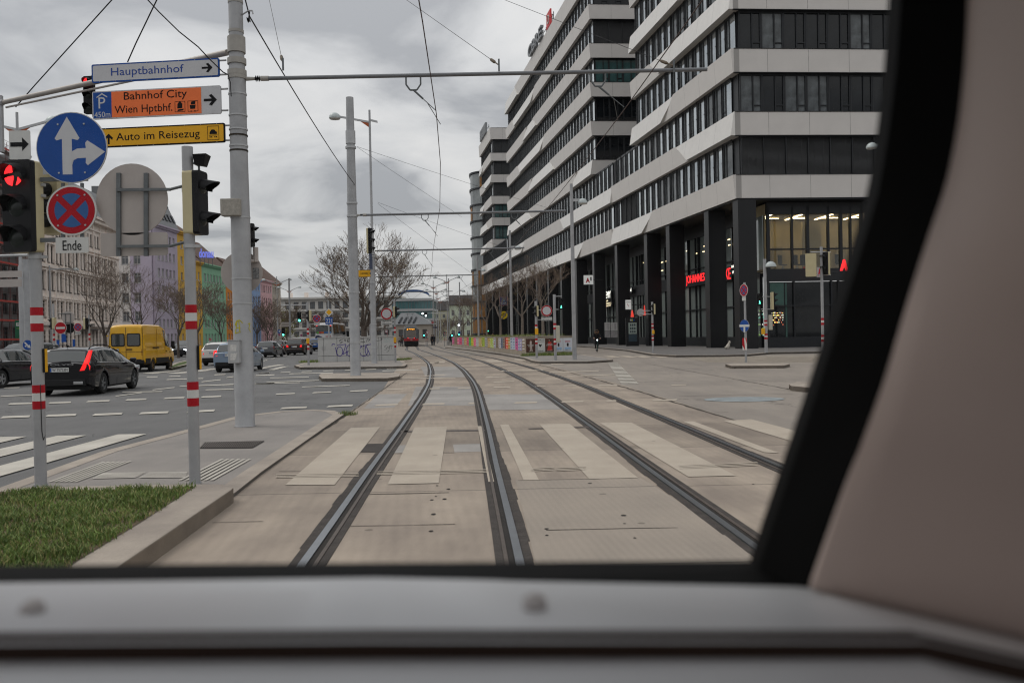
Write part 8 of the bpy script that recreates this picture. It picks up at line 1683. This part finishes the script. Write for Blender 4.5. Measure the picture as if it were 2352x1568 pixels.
ws = [(1035, 128, 0, 'walker in a black coat at the far end of the postered wall', cloth_b, True, walk), (992, 139, 2.6, 'dark clothed pedestrian, left one of the pair right of the tram', cloth_b, True, None), (996.5, 140, .8, 'dark clothed pedestrian, right one of the pair right of the tram', denim, False, None), (917.5, 134, 3.0, 'pale jacketed pedestrian left of the tram', mat('pale_jacket', (.30, .28, .24), .9, 0, .2), False, None), (921, 135, 1.0, 'pedestrian in black between two others left of the tram', cloth_b, False, None), (925, 133, 2.2, 'pedestrian in brown standing closest to the tram', mat('brown_jacket', (.07, .045, .035), .9, 0, .2), False, None), (1050.5, 135, 0, 'pedestrian in black seen above the planter beyond the trees', cloth_b, False, None), (1076, 130, 1.4, 'dark hooded pedestrian above the planter between two trunks', cloth_b, True, None), (1112, 108, 2.0, 'pedestrian in an olive jacket above the planter', mat('olive_jacket', (.11, .11, .015), .9, 0, .2), False, None), (1133, 100, 1.5, 'dark haired pedestrian above the planter before the black columns', cloth_b, False, None)]
for x, Y, rz, lb, tp, ct, po in ws: person(lb, (gx_(x, Y), Y, .1), rz, po, top=tp, legs=denim, h=1.74, group=g4, fingers=False, coat=ct)
# white dog sitting by the column
dp = V(gx_(1671, 66.8), 66.8, .12); E = thing('dog', 'small white dog sitting at the foot of a dark column', 'dog', dp, math.radians(-60))
J = dict(hip=(0, -.14, .16), mid=(0, -.02, .27), ch=(0, .10, .36), nk=(0, .16, .48), hd=(0, .21, .56), mz=(0, .32, .53), fl=(-.06, .14, .20), fr=(.06, .14, .20), pl=(-.06, .16, .02), pr=(.06, .16, .02), kl=(-.11, -.02, .16), kr=(.11, -.02, .16), hl=(-.11, -.12, .06), hr=(.11, -.12, .06), bl=(-.11, .02, .025), br=(.11, .02, .025), t1=(0, -.24, .12), t2=(0, -.34, .22), el=(-.05, .19, .66), er=(.05, .19, .66))
Eg = [('hip', 'mid'), ('mid', 'ch'), ('ch', 'nk'), ('nk', 'hd'), ('hd', 'mz'), ('ch', 'fl'), ('fl', 'pl'), ('ch', 'fr'), ('fr', 'pr'), ('hip', 'kl'), ('kl', 'hl'), ('hl', 'bl'), ('hip', 'kr'), ('kr', 'hr'), ('hr', 'br'), ('hip', 't1'), ('t1', 't2'), ('hd', 'el'), ('hd', 'er')]
R = {k: .04 for k in J}; R.update(hip=.12, mid=.11, ch=.12, nk=.07, hd=.075, mz=.035, pl=.028, pr=.028, bl=.03, br=.03, t1=.035, t2=.02, el=.015, er=.015, kl=.06, kr=.06)
skinned('body', J, Eg, R, [mat('white_dog_fur', (.40, .37, .32), .95, 0, .25, 14, .6, 50)], lambda c: 0, E)
b = MB(); b.tube((0, .12, .45), (0, .17, .42), .09, .085, 10); b.build('collar', blackp, E)
# ================================================================== OUR TRAM: window surround we look through
E = thing('tram_cab', 'grey and black window surround of our own tram, blurred in the near foreground', 'tram cab', (0, .6, .35)); W0 = E.location
gask = mat('black_window_gasket', (.006, .006, .006), .6, 0, .1, 4, spec=.04); pan = mat('warm_grey_side_panel', (.50, .40, .355), .6, 0, .04, 2); ledge = mat('silver_ledge', (.62, .63, .65), .35, .1, .04, 3); brn = mat('dark_brown_trim', (.034, .021, .016), .7, 0, .1, spec=.1)
inner = [(2052, -140), (2040, 0), (2030, 170), (2010, 330), (1990, 450), (1957, 560), (1905, 730), (1850, 900), (1790, 1080), (1748, 1205), (1722, 1287)]
outer = [(2245, -140), (2240, 0), (2233, 150), (2218, 285), (2192, 420), (2150, 540), (2120, 630), (2085, 735), (2040, 870), (1950, 1090), (1862, 1350)]
def strip(A, B, ya, yb, t, b):
    a = [P(x, y, ya) for x, y in A]; c = [P(x, y, yb[i_] if isinstance(yb, list) else yb) for i_, (x, y) in enumerate(B)]
    for i in range(len(a) - 1):
        q = [a[i], a[i + 1], c[i + 1], c[i]]; d = V(0, t, 0); b.add(q + [v + d for v in q], [(0, 1, 2, 3), (7, 6, 5, 4), (0, 4, 5, 1), (2, 6, 7, 3), (1, 5, 6, 2), (3, 7, 4, 0)])
b = MB(); PIL = b
bot_t = [(-1400, 1312), (0, 1298), (860, 1292), (1722, 1287)]; bot_b = [(-1400, 1362), (0, 1345), (860, 1330), (1862, 1350)]; strip(bot_t, bot_b, .90, .84, -.03, b); b.build('window_gasket', gask, E, world=W0)
b = MB(); yf = [.30, .31, .33, .36, .40, .45, .50, .56, .63, .70, .76]; far_ = [(2700, -200), (2700, 0), (2700, 150), (2700, 290), (2700, 420), (2700, 540), (2700, 660), (2700, 780), (2700, 980), (2700, 1200), (2700, 1560)]; nA = 48; ts = np.linspace(0, 1, nA)
def resamp(Q, dim): q = np.array(Q, float); s_ = np.r_[0, np.cumsum(np.hypot(*np.diff(np.array(outer, float), axis=0).T))]; s_ /= s_[-1]; r_ = np.interp(ts, s_, q[:, dim] if dim is not None else q); k_ = np.array([1, 4, 6, 4, 1.]) / 16; rp = np.pad(r_, 2, mode='reflect', reflect_type='odd'); return np.convolve(rp, k_, 'valid')
ox, oy, fy, yy = resamp(outer, 0), resamp(outer, 1), resamp(far_, 1), resamp(yf, None); gv = []; gf = []
ix, iy = resamp(inner, 0), resamp(inner, 1); pb = MB(); strip(list(zip(ix, iy)), list(zip(ox, oy)), .90, .84, -.03, pb); pb.build('window_pillar', gask, E, world=W0)
for i in range(nA):
    a, c = P(ox[i], oy[i], .795), P(2700, fy[i], yy[i])
    for j in range(9): f = j / 8; q = a.lerp(c, f); gv.append(q + V(0, .008 * math.sin(f * math.pi), 0))
for i in range(nA - 1):
    for j in range(8): gf.append((i * 9 + j, (i + 1) * 9 + j, (i + 1) * 9 + j + 1, i * 9 + j + 1))
b.add(gv, gf); o = b.build('side_panel', pan, E, world=W0, smooth=True); sm_ = o.modifiers.new('thick', 'SOLIDIFY'); sm_.thickness = .012; sm_.offset = -1 if False else 0
# ledge below the window: flat silver tray, brown lip, lower tray
b = MB(); back = [(-1400, 1350), (0, 1338), (860, 1326), (1862, 1346), (2500, 1490)]; front = [(-1400, 1478), (0, 1474), (860, 1468), (2120, 1470), (2700, 1598)]
strip(back, front, .835, .60, -.004, b); o = b.build('window_ledge', ledge, E, world=W0, smooth=True)
b = MB(); lip = [(-1400, 1526), (0, 1520), (860, 1514), (2120, 1512), (2700, 1652)]; strip(front, lip, .60, .592, .02, b); b.build('ledge_trim', brn, E, world=W0)
b = MB(); low = [(-1400, 1900), (0, 1900), (860, 1900), (2120, 1900), (2700, 1900)]; strip(lip, low, .592, .40, -.004, b); b.build('lower_tray', ledge, E, world=W0)
for x, y in ((75, 1402), (1228, 1388)): c = P(x, y, .70); b = MB(); b.lathe([(.010, -.004), (.010, .004), (.005, .008)], c, (0, -.4, 1), 12); b.build('screw', mat('grey_screw', (.52, .49, .48), .5, 0, .1), E, world=W0)
b = MB(); b.ob((-1.25, .95, .30), (2.5, 0, 0), (0, .03, 0), (0, 0, .90)); b.build('front_wall', gask, E, world=W0)
b = MB(); b.ob((-1.25, .92, 2.02), (2.5, 0, 0), (0, .06, 0), (0, 0, .5)); b.build('header', gask, E, world=W0)
b = MB(); b.ob((-1.25, -2.2, 2.5), (2.5, 0, 0), (0, 3.2, 0), (0, 0, .05)); b.build('ceiling', mat('cab_ceiling', (.45, .44, .43), .7, 0, .05), E, world=W0)
b = MB(); b.ob((-1.25, -2.2, .30), (2.5, 0, 0), (0, 3.15, 0), (0, 0, .05)); b.build('floor', mat('cab_floor', (.25, .24, .23), .7, 0, .1), E, world=W0)
b = MB(); b.ob((1.2, -2.2, .35), (.05, 0, 0), (0, 3.1, 0), (0, 0, .95)); b.ob((1.2, .3, 1.3), (.05, 0, 0), (0, .6, 0), (0, 0, 1.2)); b.ob((1.2, -2.2, 2.2), (.05, 0, 0), (0, 2.5, 0), (0, 0, .3)); b.ob((-1.25, -2.2, .35), (.05, 0, 0), (0, 2.4, 0), (0, 0, 1.0)); b.ob((-1.25, -2.2, 2.2), (.05, 0, 0), (0, 3.1, 0), (0, 0, .3)); b.build('side_wall', pan, E, world=W0)
b = MB(); b.ob((-1.2, .925, 1.2), (2.4, 0, 0), (0, .004, 0), (0, 0, .82)); b.build('windscreen', glassy('windscreen_glass', (.985, .99, .985), 0.0, .05), E, world=W0)
